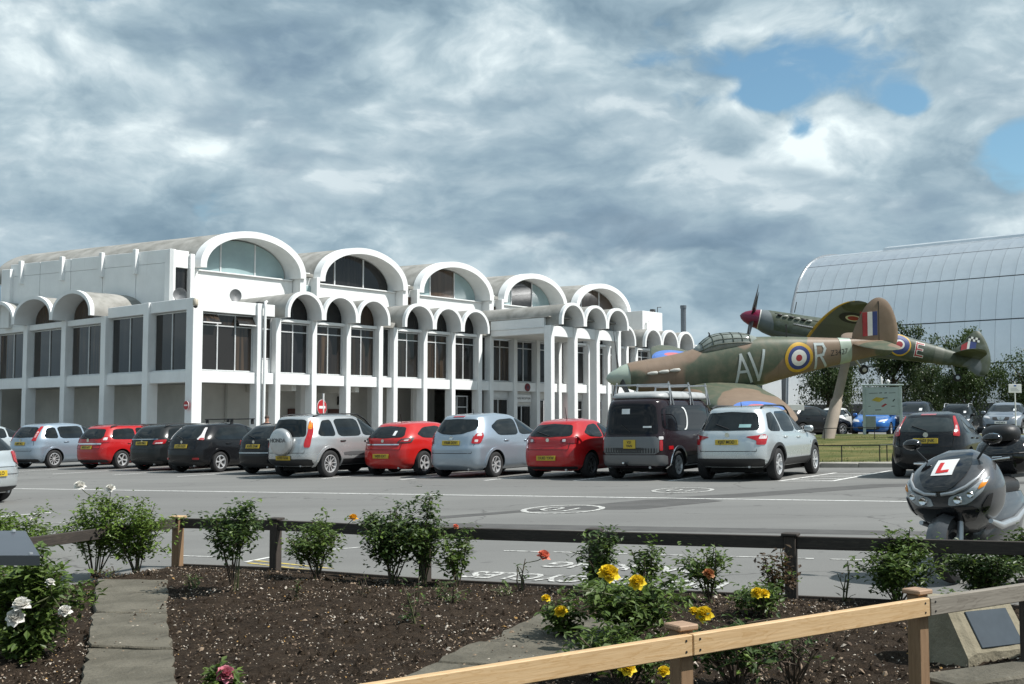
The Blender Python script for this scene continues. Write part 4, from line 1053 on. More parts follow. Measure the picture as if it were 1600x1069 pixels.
# white tail band first, then the serial across it
def band(F_, a0, a1, m, parent, off=.008):
    P = [[F_.pt(a, th, off) for th in np.linspace(0, 2*math.pi, 41)] for a in np.linspace(a0, a1, 4)]
    return MB().grid(P).build('tail_band', m, parent, 60)
band(hf, 7.72, 8.12, M_SKYSP, hu)
serial(hf, 'Z3427', 7.34, .10, .26, M_BLK, hu, .024)
fin = finmesh([(8.15, .38), (8.42, 1.05), (8.78, 1.58), (9.15, 1.76), (9.52, 1.55), (9.76, .98), (9.84, .40), (9.72, -.05), (9.45, -.26), (9.1, -.22), (8.5, .1)], .16).build('tail_fin', M_CAMO, hu, 50)
for i, m_ in enumerate((M_RRED, M_RWHT, M_RBLUE)):
    a0 = 8.56 + i*.17; MB().box(-a0-.168, -a0, .074, .088, .50, 1.28).build('fin_stripe', m_, fin)
    MB().box(-a0-.168, -a0, -.088, -.074, .50, 1.28).build('fin_stripe', m_, fin)
MB().box(-9.13, -9.11, .03, .083, -.1, 1.6).build('rudder_gap', M_BLK, fin)
ht = Wing([(.05, 8.15, 9.25, .30, .10), (.6, 8.22, 9.28, .30, .10), (1.1, 8.36, 9.26, .30, .09), (1.5, 8.58, 9.16, .30, .08), (1.66, 8.75, 9.0, .30, .07)])
for sgn in (1, -1): ht.mesh(sgn, 14, 10).build('tailplane', M_CAMO, hu, 60)
tail_wheel(hu, 8.55, -.2, -.62)
# canopy: glazed hood, windscreen and frames
cf = Fus([(2.92, .67, .40, .18), (3.12, .80, .40, .27), (3.42, 1.00, .40, .31), (3.75, 1.06, .40, .32), (4.15, 1.05, .40, .32), (4.6, .98, .40, .30), (4.95, .86, .4, .2)], 2.2)
cf.mesh(22, 24).build('canopy', M_CANG, hu, 60)
fr = MB()
for a in (3.14, 3.46, 3.80, 4.12, 4.42, 4.68): fr.tube([cf.pt(a, th, .008) for th in np.linspace(R(5), R(175), 15)], .016, 5, False)
for th in (R(35), R(72), R(108), R(145)): fr.tube([cf.pt(a, th, .008) for a in np.linspace(3.1, 4.72, 10)], .013, 5)
fr.tube([cf.pt(a, R(10), .01) for a in np.linspace(2.95, 4.85, 10)], .02, 5); fr.build('canopy_frame', mat('canopy_frame_green', (.06, .075, .055), .5), hu, 60)
MB().tube([(-3.42, 0, 1.0), (-3.44, 0, 1.10), (-3.40, 0, 1.13)], .025, 6).build('rear_mirror', M_BLK, hu)
for sgn in (1, -1):
    for k in range(3): 
        a = 1.28+k*.36; p = hf.side(a+.1, .12, 0); o = MB().lathe([(.01, -.17), (.055, -.13), (.06, .05), (.03, .18)], 10, 'x').build('exhaust_stub', M_EXH, hu, 60, (-a-.12, sgn*(p[1]+.025), .12 + .012*k)); o.scale = (1, .8, 1)
MB().tube([(-6.0, 0, .7), (-6.0, 0, 1.15)], .022, 6).build('aerial_mast', M_BLK, hu)
MB().bbox(-5.0, -3.9, -.33, .33, -1.12, -.70, .08).build('radiator_bath', M_CAMO, hu)
# ------------------------------------------------------------------ Spitfire-type fighter
M_CAMO2 = camo('grey_green_camouflage', (.052, .066, .040), (.125, .145, .155), (.11, .125, .14), -.42, .55, (4.3, .3, 2.2))
si = thing('fighter_plane', 'grey and green wartime fighter with crimson spinner climbing on a leaning pole', 'aircraft')
pose(si, (9.37, 46.31, 5.70), 171.4, 12.6, 9.5)
sf = Fus([(.78, .40, -.40, .40), (1.0, .44, -.50, .43), (2.0, .50, -.66, .46), (3.0, .56, -.72, .48), (3.8, .62, -.74, .48), (4.6, .66, -.70, .46), (5.6, .62, -.58, .41), (6.6, .53, -.46, .33), (7.6, .42, -.36, .24), (8.5, .32, -.28, .16), (9.2, .24, -.20, .08), (9.5, .2, -.14, .04)], 2.15)
sf.mesh().build('fuselage', M_CAMO2, si, 60)
pr = bpy.data.objects.new('propeller', None); pr.parent = si; sc.collection.objects.link(pr)
MB().lathe([(.012, 0), (.11, -.06), (.21, -.18), (.30, -.38), (.37, -.58), (.405, -.76)], 28, 'x').build('spinner', mat('spinner_crimson', (.17, .012, .045), .3, var=.1), pr, 60)
MB().lathe([(.41, -.765), (.415, -.80), (.38, -.81)], 28, 'x').build('spinner_ring', M_RWHT, pr, 60)
for k in range(5):
    o = blade(1.58, .23, .05, .9).build('blade', M_BLADE, pr, 60); o.location = (-.5, 0, 0); o.rotation_euler = (R(10 + 72*k), 0, 0)
swg = Wing([(.25, 2.70, 5.45, -.55, .13), (1.0, 2.72, 5.50, -.50, .125), (2.2, 2.80, 5.42, -.40, .115), (3.4, 2.95, 5.22, -.29, .105), (4.4, 3.15, 4.90, -.20, .095), (5.0, 3.35, 4.60, -.145, .085), (5.4, 3.58, 4.30, -.11, .08), (5.58, 3.80, 4.05, -.095, .08)])
for sgn in (1, -1):
    wg = swg.mesh(sgn).build('wing', M_CAMO2, si, 60)
    for r0, r1, m_, of in ((.29, .52, M_RDARK, .012), (.21, .29, M_RWHT, .013), (0, .21, M_RRED, .014)): swg.disc(3.95, 4.0, r0, r1, of, sgn, True).build('wing_roundel_ring', m_, wg)
    for r0, r1, m_, of in ((.3, .6, M_RBLUE, .012), (0, .3, M_RRED, .014)): swg.disc(3.85, 4.0, r0, r1, of, sgn).build('wing_roundel_ring', m_, wg)
    P = [[swg.pt(y, f, up) for f, up in ((.035, False), (.012, False), (0, True), (.012, True), (.035, True))] for y in np.linspace(.8, 5.5, 20)]
    MB().grid([[(p[0]+.008, p[1]*sgn, p[2]+(.004 if q > 2 else -.004 if q < 2 else 0)) for q, p in enumerate(r_)] for r_ in P]).build('leading_edge_stripe', M_RYEL, wg)
    MB().tube([swg.pt(1.9, 0, True), tuple(np.array(swg.pt(1.9, 0, True)) + np.array([.75, 0, 0]))], [.06, .035], 8).build('cannon', M_STEEL, wg, 60)
    for k in range(6):
        a = 1.55+k*.24; p = sf.side(a, .22, 0); MB().lathe([(.012, -.09), (.045, -.06), (.045, .05), (.02, .11)], 8, 'x').build('exhaust_stub', M_EXH if k % 2 else M_BLK, si, 60, (-a, sgn*(p[1]+.03), .24), (0, R(10), 0))
    fa = MB().tube([sf.side(a, .30-.02*(a-1.3), .0) for a in np.linspace(1.3, 3.1, 8)], .035, 6); 
    MB().grid([[(q[0], q[1]*sgn, q[2]) for q in [sf.side(a, z, .02) for a in np.linspace(1.35, 3.1, 10)]] for z in (.30, .37)]).build('cowl_fairing', M_CAMO2, si, 60)
for r0, r1, m_ in ((.40, .455, M_RYEL), (.20, .40, M_RBLUE), (.13, .20, M_RWHT), (0, .13, M_RRED)): sf.disc(6.35, .06, r0, r1, .012).build('fuselage_roundel_ring', m_, si)
E1 = [[(7.02, -.24), (7.02, .30)], [(7.02, .28), (7.28, .28)], [(7.02, .03), (7.24, .03)], [(7.02, -.22), (7.28, -.22)]]
sf.strokes(E1, .105, .014).build('code_letter_outline', M_RWHT, si); sf.strokes(E1, .055, .018).build('code_letter', M_RRED, si)
band(sf, 7.75, 8.12, mat('tail_band_green', (.085, .095, .07), .5), si)
fin = finmesh([(8.35, .28), (8.75, .66), (9.0, 1.15), (9.22, 1.36), (9.42, 1.30), (9.75, .85), (9.95, .35), (9.97, -.1), (9.85, -.42), (9.55, -.5), (9.2, -.3), (8.7, .05)], .14).build('tail_fin', M_CAMO2, si, 50)
for i, (m_, wd) in enumerate(((M_RRED, .22), (M_RWHT, .09), (M_RBLUE, .24))):
    a0 = 8.74 + (0, .22, .31)[i]; b = MB(); z1 = (.62, .84, .84)[i]
    b.add([(-a0, .08, .30), (-a0-wd, .08, .30), (-a0-wd, .08, max(z1, .80)), (-a0, .08, z1), (-a0, .066, .30), (-a0-wd, .066, .30), (-a0-wd, .066, max(z1, .80)), (-a0, .066, z1)], [(0, 1, 2, 3), (4, 5, 6, 7), (0, 1, 5, 4), (1, 2, 6, 5), (2, 3, 7, 6), (3, 0, 4, 7)]); b.build('fin_stripe', m_, fin)
for i in range(5):
    for j in range(2): MB().box(-8.97-i*.085-.085, -8.97-i*.085, .060, .079, .86+j*.09, .95+j*.09).build('check_square', M_RWHT if (i+j) % 2 == 0 else M_BLK, fin)
st_ = Wing([(.05, 8.45, 9.55, .20, .09), (.8, 8.62, 9.55, .20, .09), (1.3, 8.84, 9.42, .20, .08), (1.56, 9.05, 9.25, .20, .07)])
for sgn in (1, -1): st_.mesh(sgn, 14, 10).build('tailplane', M_CAMO2, si, 60)
tail_wheel(si, 8.75, -.25, -.72)
cf = Fus([(3.75, .60, .35, .16), (4.05, .86, .35, .27), (4.5, 1.0, .35, .30), (5.0, .96, .35, .28), (5.5, .80, .35, .2), (5.8, .62, .3, .08)], 2.2); cf.mesh(18, 20).build('canopy', M_CANG, si, 60)
MB().tube([(-2.1, .30, .5), (-2.1, .30, .95)], .02, 6).build('aerial_mast', M_BLK, si)
# ------------------------------------------------------------------ poles
M_POLE = mat('pole_concrete', (.34, .285, .235), .8, var=.12, vscale=2.0, bump=.15, bscale=30)
def pole(top, base, r0, r1, label, cap=True):
    z = T(base[0], base[1]); root = thing('display_pole', label, 'pole', (base[0], base[1], z)); b = Vector((0, 0, -.15)); t_ = Vector(top) - Vector((base[0], base[1], z))
    MB().tube([b, b.lerp(t_, .55), t_], [r0, (r0+r1)/2, r1], 20).build('shaft', M_POLE, root, 60)
    d = (t_-b).normalized(); MB().tube([b, b + d*1.85, b + d*1.95], [r0+.06, r0+.04, r0+.01], 20).build('sleeve', M_POLE, root, 60)
bpy.context.view_layer.update()
tp = si.matrix_world @ Vector((-4.5, 0, -.55)); bs = at_y(1291, 691, 44.6)
pole(tp, (bs[0], bs[1]), .19, .17, 'leaning tapered concrete pole carrying the crimson nosed fighter')
tp = hu.matrix_world @ Vector((-3.6, 0, -.7)); pole(tp, (tp.x-.1, tp.y+.6), .24, .2, 'concrete pole under the fighter with AV R letters')
# ================================================================== CARS (local x forward, origin on the ground under the middle)
M_GLASS = mat('car_glass', (.014, .018, .020), .03, var=.35, vscale=1.6, spec=.28)
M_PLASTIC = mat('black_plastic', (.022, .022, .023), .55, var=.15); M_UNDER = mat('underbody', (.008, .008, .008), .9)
M_LRED = mat('tail_light_red', (.36, .010, .014), .12, var=.15, vscale=12, coat=.5); M_LCLEAR = mat('lamp_clear', (.62, .60, .60), .10, var=.15, vscale=14, coat=.6); M_LAMB = mat('lamp_amber', (.65, .22, .01), .15, var=.1)
M_CHROME = mat('chrome', (.72, .73, .74), .12, metal=1.0, var=.03); M_ALLOY = mat('alloy_wheel', (.68, .69, .70), .3, metal=.5, var=.1); M_ALLOYD = mat('dark_wheel', (.12, .12, .125), .45, metal=.5)
M_PLY = mat('plate_yellow', (.50, .35, .025), .4, var=.06); M_PLW = mat('plate_white', (.74, .74, .72), .4, var=.04); M_STICK = mat('sticker_white', (.72, .74, .74), .5)
M_DISC = mat('brake_disc', (.10, .095, .09), .5, metal=.6)
WH = {}
def wheel_mesh(r, style, alloy):
    key = (round(r, 3), style, alloy.name)
    if key in WH: return WH[key]
    w_ = .105
    t_ = MB().lathe([(r*.63, -w_*.8), (r*.72, -w_), (r*.90, -w_*1.02), (r*.975, -w_*.86), (r, -w_*.55), (r, w_*.55), (r*.975, w_*.86), (r*.90, w_*1.02), (r*.72, w_), (r*.63, w_*.8)], 36, 'y', cap=False).build('wheel', M_TYRE, None, 40)
    rb = MB(); rr = r*.66
    rb.lathe([(rr, -w_*.75), (rr, w_*.88), (rr*.93, w_*.92), (rr*.88, w_*.55), (rr*.86, -.01)], 32, 'y', cap=False)
    rb.lathe([(.001, w_*.72), (rr*.16, w_*.74), (rr*.2, w_*.55), (rr*.2, .0)], 16, 'y', cap=False)
    n = {'five': 5, 'seven': 7, 'multi': 10, 'six': 6}[style]
    for k in range(n):
        a = 2*math.pi*k/n; wd = {'five': .30, 'seven': .2, 'multi': .11, 'six': .24}[style]*rr
        P = []
        for f, wf, y in ((.12, .75, w_*.70), (.5, .62, w_*.66), (.93, 1.15, w_*.86)):
            c, s_ = math.cos(a), math.sin(a); x, z = rr*f*c, rr*f*s_; ex, ez = -s_*wd*wf*.5, c*wd*wf*.5
            P.append([(x-ex, y, z-ez), (x+ex, y, z+ez), (x+ex*.9, y-.035, z+ez*.9), (x-ex*.9, y-.035, z-ez*.9)])
        rb.loft(P)
    rim = rb.build('rim', alloy, None, 40)
    dm = MB().lathe([(.001, w_*.28), (rr*.84, w_*.28), (rr*.84, -.02), (.001, -.02)], 24, 'y', cap=False).build('brake_disc', M_DISC, None, 40)
    WH[key] = (t_.data, rim.data, dm.data)
    for o in (t_, rim, dm): bpy.data.objects.remove(o)
    return WH[key]
def add_wheel(root, x, y, r, style, alloy, steer=0.0):
    d = wheel_mesh(r, style, alloy); sg = 1 if y > 0 else -1
    o = bpy.data.objects.new('wheel', d[0]); sc.collection.objects.link(o); o.parent = root; o.location = (x, y, r); o.rotation_euler = (0, random.uniform(0, 1.2), (0 if sg > 0 else math.pi) + steer)
    for nm, dd in (('rim', d[1]), ('brake_disc', d[2])):
        c = bpy.data.objects.new(nm, dd); sc.collection.objects.link(c); c.parent = o
class Body:
    """a stack of rounded-rectangle slices: rear/front edge, half width and corner sharpness for each height"""
    def __init__(s, rear, front, width, n=5.0, ntop=None):
        s.z0, s.z1 = rear[0][0], rear[-1][0]
        s.r, s.f, s.w = (pchip([p[0] for p in q], [p[1] for p in q]) for q in (rear, front, width)); s.n0 = n; s.n1 = ntop or n
    def n(s, z): return s.n0 + (s.n1-s.n0)*smooth01((z-s.z0-.5)/.6)
    def par(s, z): a, b = float(s.r(z)), float(s.f(z)); return (a+b)/2, max(.02, (b-a)/2), max(.02, float(s.w(z))), s.n(z)
    def ring(s, z, k=88):
        c, a, w_, n = s.par(z); e = 2/n; t = np.linspace(0, 2*math.pi, 721); x = a*np.sign(np.cos(t))*np.abs(np.cos(t))**e; y = w_*np.sign(np.sin(t))*np.abs(np.sin(t))**e
        L = np.concatenate([[0], np.cumsum(np.hypot(np.diff(x), np.diff(y)))]); q = np.linspace(0, L[-1], k+1)[:-1]
        return [(c+float(np.interp(u, L, x)), float(np.interp(u, L, y)), z) for u in q]
    def side(s, x, z, off=.007, sg=1):
        c, a, w_, n = s.par(z); r_ = min(.995, abs((x-c)/a)); return (x, sg*(w_*(1-r_**n)**(1/n)+off), z)
    def _end(s, q, z, off, sg):
        c, a, w_, n = s.par(z); e = 2/n; t = np.linspace(0, math.pi*.62, 260)      # from the middle of the end round the corner
        x = a*np.sign(np.cos(t))*np.abs(np.cos(t))**e; y = w_*np.abs(np.sin(t))**e
        L = np.concatenate([[0], np.cumsum(np.hypot(np.diff(x), np.diff(y)))]); u = abs(q)
        X, Y = float(np.interp(u, L, x)), float(np.interp(u, L, y)); X2, Y2 = float(np.interp(u+.01, L, x)), float(np.interp(u+.01, L, y)); X1, Y1 = float(np.interp(max(0, u-.01), L, x)), float(np.interp(max(0, u-.01), L, y))
        dx, dy = X2-X1, Y2-Y1; l = math.hypot(dx, dy) or 1; nx_, ny_ = dy/l, -dx/l
        if nx_*X + ny_*Y < 0: nx_, ny_ = -nx_, -ny_
        return (c + sg*(X+nx_*off), (Y+ny_*off)*(1 if q >= 0 else -1), z)
    def rear(s, q, z, off=.007): return s._end(q, z, off, -1)
    def front(s, q, z, off=.007): return s._end(q, z, off, 1)
    def mesh(s):
        zs = sorted(set(list(np.linspace(s.z0, s.z1-.16, 34)) + list(np.linspace(s.z1-.16, s.z1, 12))))
        return MB().loft([s.ring(z) for z in zs])
def panel(fn, poly, off=.007, rows=9, cols=12, rnd=2, skirt=True):
    """fill a polygon given in a body's (position, height) coordinates with a slightly proud, edged sheet"""
    P = np.array(chaikin(poly, rnd, True, .13)) if rnd else np.array(poly, float); zs = sorted(list(np.linspace(P[:, 1].min()+1e-4, P[:, 1].max()-1e-4, rows)) + [z for z in P[:, 1]+2.3e-6 if P[:, 1].min()+.003 < z < P[:, 1].max()-.003]); G = []
    zs = [z for i, z in enumerate(zs) if i == 0 or z-zs[i-1] > .0015]
    for z in zs:
        xs = []
        for i in range(len(P)):
            a, b = P[i], P[(i+1) % len(P)]
            if (a[1]-z)*(b[1]-z) < 0: xs.append(a[0] + (b[0]-a[0])*(z-a[1])/(b[1]-a[1]))
        if len(xs) < 2: xs = [P[:, 0].mean()-.001, P[:, 0].mean()+.001]
        G.append([(q, z) for q in np.linspace(min(xs), max(xs), cols)])
    mb = MB(); mb.grid([[fn(q, z, off) for q, z in r_] for r_ in G])
    if skirt:
        ed = G[0] + [r_[-1] for r_ in G[1:]] + G[-1][::-1][1:] + [r_[0] for r_ in G[::-1]][1:]
        mb.grid([[fn(q, z, off) for q, z in ed], [fn(q, z, -.02) for q, z in ed]])
    return mb
def line_on(fn, pts, r_=.006, off=.003): return MB().tube([fn(q, z, off) for q, z in pts], r_, 4)
def mirrored(poly): return [(-q, z) for q, z in poly]
def car(name, label, S, loc, head, group, tilt=True):
    """S: dict describing one vehicle. head = heading in degrees clockwise from +Y"""
    root = thing(name, label, S.get('cat', 'car'), loc, 0, group); rz = math.pi/2 - R(head)
    M = Matrix.Rotation(rz, 3, 'Z')
    if tilt: M = Matrix.Rotation(-math.atan(SLOPE), 3, 'Y') @ M
    root.rotation_euler = M.to_euler(); root.location = loc
    B = Body(S['rear'], S['front'], S['width'], S.get('n', 5), S.get('ntop')); pm = S['paint']; r_ = S.get('wr', .315); ax, bx_ = S['axles']; tw = S.get('track', float(B.w(.5))-.10)
    body = B.mesh().build('body', pm, root)
    # wheel arches
    cut = MB()
    for x in (ax, bx_):
        for sg in (1, -1): cut.lathe([(r_*1.17, sg*(tw-.20)), (r_*1.17, sg*(tw+.5))], 28, 'y', (x, 0, r_*1.03))
    cu = cut.build('cut', M_UNDER, root)
    md = body.modifiers.new('b', 'BOOLEAN'); md.operation = 'DIFFERENCE'; md.object = cu; md.solver = 'EXACT'
    try: md.material_mode = 'TRANSFER'
    except Exception: pass
    bpy.context.view_layer.update(); dg = bpy.context.evaluated_depsgraph_get(); me = bpy.data.meshes.new_from_object(body.evaluated_get(dg)); body.modifiers.clear(); body.data = me
    bpy.data.objects.remove(cu); me.polygons.foreach_set('use_smooth', [True]*len(me.polygons)); me.set_sharp_from_angle(angle=R(32))
    for x in (ax, bx_):
        for sg in (1, -1): add_wheel(root, x, sg*(tw-.02), r_, S.get('wheel', 'five'), S.get('alloy', M_ALLOY))
    if S.get('arch'):      # plastic or painted arch lips
        for x in (ax, bx_):
            for sg in (1, -1):
                P = []
                for k in range(19):
                    a = math.pi*(-.06 + 1.12*k/18); row = []
                    for rr, of in ((r_*1.15, .0), (r_*1.15, .022), (r_*1.34, .018), (r_*1.36, -.01)): q = (x + rr*math.cos(a), r_*1.03 + rr*math.sin(a)); row.append(B.side(q[0], max(.2, q[1]), of, sg))
                    P.append(row)
                MB().grid(P).build('arch_trim', S['arch'], root, 50)
    side = lambda sg: (lambda q, z, off: B.side(q, z, off, sg))
    for sg in (1, -1):
        for poly in S['swin']: panel(side(sg), poly, .006).build('side_window', S.get('glass', M_GLASS), root, 50)
        for poly, m_, nm in S.get('strim', ()): panel(side(sg), poly, .009, 5, 14, 1).build(nm, m_, root, 50)
        for x, z in S.get('handles', ()):
            p = B.side(x, z, .012, sg); MB().bbox(-.10, .10, -.018, .018, -.018, .018, .008).build('door_handle', S.get('handle_m', pm), root, 40, p)
        b_ = MB()
        for pts in S.get('seams', ()): b_.add(*_tube(side(sg), pts))
        if b_.v: b_.build('door_seam', M_UNDER, root)
        mx, mz = S['mirror']; p = Vector(B.side(mx, mz, 0, sg)); mm = MB().bbox(-.07, .07, -.10, .10, -.075, .075, .035).build('wing_mirror', S.get('mirror_m', pm), root, 40, p + Vector((.02, sg*.14, .03)))
        MB().bbox(-.03, .03, -.08, .08, -.02, .02, .008).build('mirror_stalk', M_PLASTIC, mm, None, (0, -sg*.10, -.06))
        if S.get('sill'): panel(side(sg), [(ax+r_*1.35, S['sill'][0]), (bx_-r_*1.35, S['sill'][0]), (bx_-r_*1.35, S['sill'][1]), (ax+r_*1.35, S['sill'][1])], .010, 4, 14, 0).build('sill_cladding', S['sill'][2], root, 50)
    panel(B.rear, S['rwin'] + mirrored(S['rwin'])[::-1], .006, 11, 22).build('rear_window', S.get('glass', M_GLASS), root, 50)
    panel(B.front, S['wscr'] + mirrored(S['wscr'])[::-1], .006, 11, 22).build('windscreen', S.get('fglass', M_GLASS), root, 50)
    for poly, m_, nm in S.get('rpan', ()): panel(B.rear, poly + mirrored(poly)[::-1], .010, 6, 22, 1).build(nm, m_, root, 50)
    for poly, m_, nm in S.get('fpan', ()): panel(B.front, poly + mirrored(poly)[::-1], .010, 6, 22, 1).build(nm, m_, root, 50)
    for poly, m_, nm in S.get('rlights', ()):
        for pl in (poly, mirrored(poly)): panel(B.rear, pl, .014, 8, 9, 2 if nm != 'lamp_insert' else 1).build(nm, m_, root, 50)
    for poly, m_, nm in S.get('flights', ()):
        for pl in (poly, mirrored(poly)): panel(B.front, pl, .014, 8, 9, 2).build(nm, m_, root, 50)
    for pts, rr in S.get('rseams', ()):
        b_ = MB(); b_.tube([B.rear(q, z, .002) for q, z in pts], rr, 4); b_.build('tailgate_seam', M_UNDER, root)
    # plates
    for end, key, pmn in (('rear', 'rplate', M_PLY), ('front', 'fplate', M_PLW)):
        if key in S:
            z, txt = S[key][:2]; hw_, hh = S[key][2] if len(S[key]) > 2 else (.26, .058); fn = getattr(B, end); p0, p1 = fn(0, z-.05, .02), fn(0, z+.05, .02); p = fn(0, z, .022)
            e = MB().bbox(-.008, .008, -hw_, hw_, -hh, hh, .004).build('number_plate', pmn, root, None, p, (0, math.atan2(p1[0]-p0[0], .1), 0))
            lines = txt.split('\n')
            for i, ln in enumerate(lines): text('plate_lettering', ln, .098 if len(lines) == 1 else .085, M_BLK, e, (-.0095 if end == 'rear' else .0095, 0, (.0 if len(lines) == 1 else .042-.084*i)), (math.pi/2, 0, -math.pi/2 if end == 'rear' else math.pi/2), ext=.001, sx=.86, off=.002)
    if 'badge' in S:
        z, rr = S['badge']; p = B.rear(0, z, .012); MB().lathe([(rr, -.006), (rr, .006), (rr*.7, .010)], 18, 'x').build('badge', M_CHROME, root, 40, p)
    if 'fbadge' in S:
        z, rr = S['fbadge']; p = B.front(0, z, .016); MB().lathe([(rr, -.006), (rr, .006), (rr*.7, .010)], 18, 'x').build('badge', M_CHROME, root, 40, p)
    for k in S.get('extras', ()): k(root, B, S)
    # underside shadow pan and exhaust
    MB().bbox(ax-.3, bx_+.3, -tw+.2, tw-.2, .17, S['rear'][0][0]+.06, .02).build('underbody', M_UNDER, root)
    ex = B.rear(-.45, S['rear'][0][0]+.03, 0); MB().tube([(ex[0]+.4, ex[1], ex[2]), (ex[0]-.02, ex[1], ex[2]-.01)], .03, 8).build('exhaust', M_STEEL, root)
    return root
def _tube(fn, pts):
    m = MB().tube([fn(q, z, .001) for q, z in pts], .006, 4); return m.v, m.f
# extras
def x_aerial(x, h=.3, lean=-.25):
    def f(root, B, S): z = B.z1-.02; MB().tube([(x, 0, z), (x+lean*h, 0, z+h)], [.012, .005], 5).build('aerial', M_BLK, root)
    return f
def x_rails(x0, x1, m, inset=.62, h=.05, mid=True):
    def f(root, B, S):
        for sg in (1, -1):
            pts = []
            for k in range(9):
                x = x0+(x1-x0)*k/8; 
                # height where the roof is this wide
                z = B.z1-.05
                for zz in np.linspace(B.z1, B.z1-.4, 60):
                    if B.par(zz)[2] > inset and abs(x-B.par(zz)[0]) < B.par(zz)[1]*.96: z = zz; break
                pts.append((x, sg*inset, z + (h if 0 < k < 8 else -.005)))
            MB().tube(pts, .022, 6).build('roof_rail', m, root, 60)
    return f
def x_bars(xs, hw_=.62, h=.10):
    def f(root, B, S):
        for x in xs:
            b = MB(); z = B.z1+h; b.bbox(x-.03, x+.03, -hw_, hw_, z-.015, z+.015, .006)
            for sg in (1, -1): b.bbox(x-.05, x+.05, sg*(hw_-.09)-.03, sg*(hw_-.09)+.03, z-h-.07, z-.015, .01)
            b.build('roof_bar', M_BLK, root)
    return f
def x_wiper(z, L=.36, lift=.10):
    def f(root, B, S):
        P = [B.rear(q, z + lift*(q+.02)/L, .022) for q in np.linspace(-.02, L, 6)]; MB().tube(P, .011, 5).build('rear_wiper', M_BLK, root)
    return f
def x_sticker(q0, z0, q1, z1, front=False, m=None):
    def f(root, B, S): panel(B.front if front else B.rear, [(q0, z0), (q1, z0), (q1, z1), (q0, z1)], .012, 3, 4, 0).build('window_sticker', m or M_STICK, root)
    return f
def x_brake(z, hw_=.16, m=None):
    def f(root, B, S): panel(B.rear, [(-hw_, z-.016), (hw_, z-.016), (hw_, z+.016), (-hw_, z+.016)], .016, 3, 8, 0).build('high_brake_light', m or M_LRED, root)
    return f
def x_strip(z, hw_, m, hh=.016, end='rear'):
    def f(root, B, S): panel(getattr(B, end), [(-hw_, z-hh), (hw_, z-hh), (hw_, z+hh), (-hw_, z+hh)], .018, 3, 18, 0).build('trim_strip', m, root)
    return f
def x_text(body, q, z, size, m=None):
    def f(root, B, S):
        p = B.rear(q, z, .02); text('model_lettering', body, size, m or M_CHROME, root, p, (math.pi/2, 0, -math.pi/2), ext=.002)
    return f
def x_spoiler(x, z, hw_, d=.16):
    def f(root, B, S):
        b = MB(); b.loft([[(x+d, y, z-.01), (x-d*.6, y, z-.015-.02*abs(y)/hw_), (x-d*.55, y, z-.045-.02*abs(y)/hw_), (x+d, y, z-.06)] for y in np.linspace(-hw_, hw_, 9)]); b.build('roof_spoiler', S['paint'], root, 40)
    return f
def base_spec(L, W, H, belt, cowl, hoodz, tail, paint_m, **kw):
    """common proportions; tail: list of (z, setback from the rear end), from low to high"""
    l = L/2
    S = dict(paint=paint_m)
    S['rear'] = [(z, -l+d) for z, d in tail]
    hz = H
    S['front'] = [(tail[0][0], l-.22), (.30, l-.06), (.48, l), (.62, l-.03), (hoodz, l-.20), (hoodz+.10, l-.52), (cowl, l-kw.get('hood', 1.05)), (cowl+.02, l-kw.get('hood', 1.05)-.06), (H-.14, l-kw.get('wtop', 1.85)), (H-.05, l-kw.get('wtop', 1.85)-.28), (H, l-kw.get('wtop', 1.85)-.75)]
    if cowl <= hoodz+.11: S['front'][5] = ((hoodz+cowl)/2, l-.55)
    w = W/2; th = kw.get('tumble', .20)
    S['width'] = [(tail[0][0], w-.12), (.30, w-.03), (.50, w-.002), (.72, w), (belt-.03, w-.03), (belt+.06, w-.055), (H-.14, w-.055-th), (H-.06, w-.12-th), (H, w-.34-th)]
    return S
P_RED = paint('paint_red', (.42, .012, .014)); P_RED2 = paint('paint_bright_red', (.46, .014, .012)); P_BLK = paint('paint_black', (.010, .0105, .012), rough=.2, dust=.03, coat=.28); P_DK = paint('paint_dark_green_black', (.016, .018, .019), rough=.22, dust=.04, coat=.3)
P_SILV = paint('paint_silver', (.50, .515, .52), .6, .27); P_SILB = paint('paint_ice_blue', (.33, .40, .47), .55, .28); P_SILBL = paint('paint_silver_blue', (.35, .415, .48), .55, .28); P_LSILV = paint('paint_light_silver', (.56, .60, .61), .55, .27)
P_WHT = paint('paint_white', (.70, .71, .70)); P_BLUE = paint('paint_blue', (.02, .13, .42), .15, .3); P_NAVY = paint('paint_navy', (.012, .014, .026), rough=.22, dust=.04, coat=.3); P_GREY = paint('paint_grey_blue', (.20, .225, .26), .3, .3); P_PLUM = paint('paint_dark_plum', (.018, .011, .014), rough=.2, dust=.03, coat=.28); P_VGREY = paint('paint_van_grey', (.13, .135, .14), .3, .4)
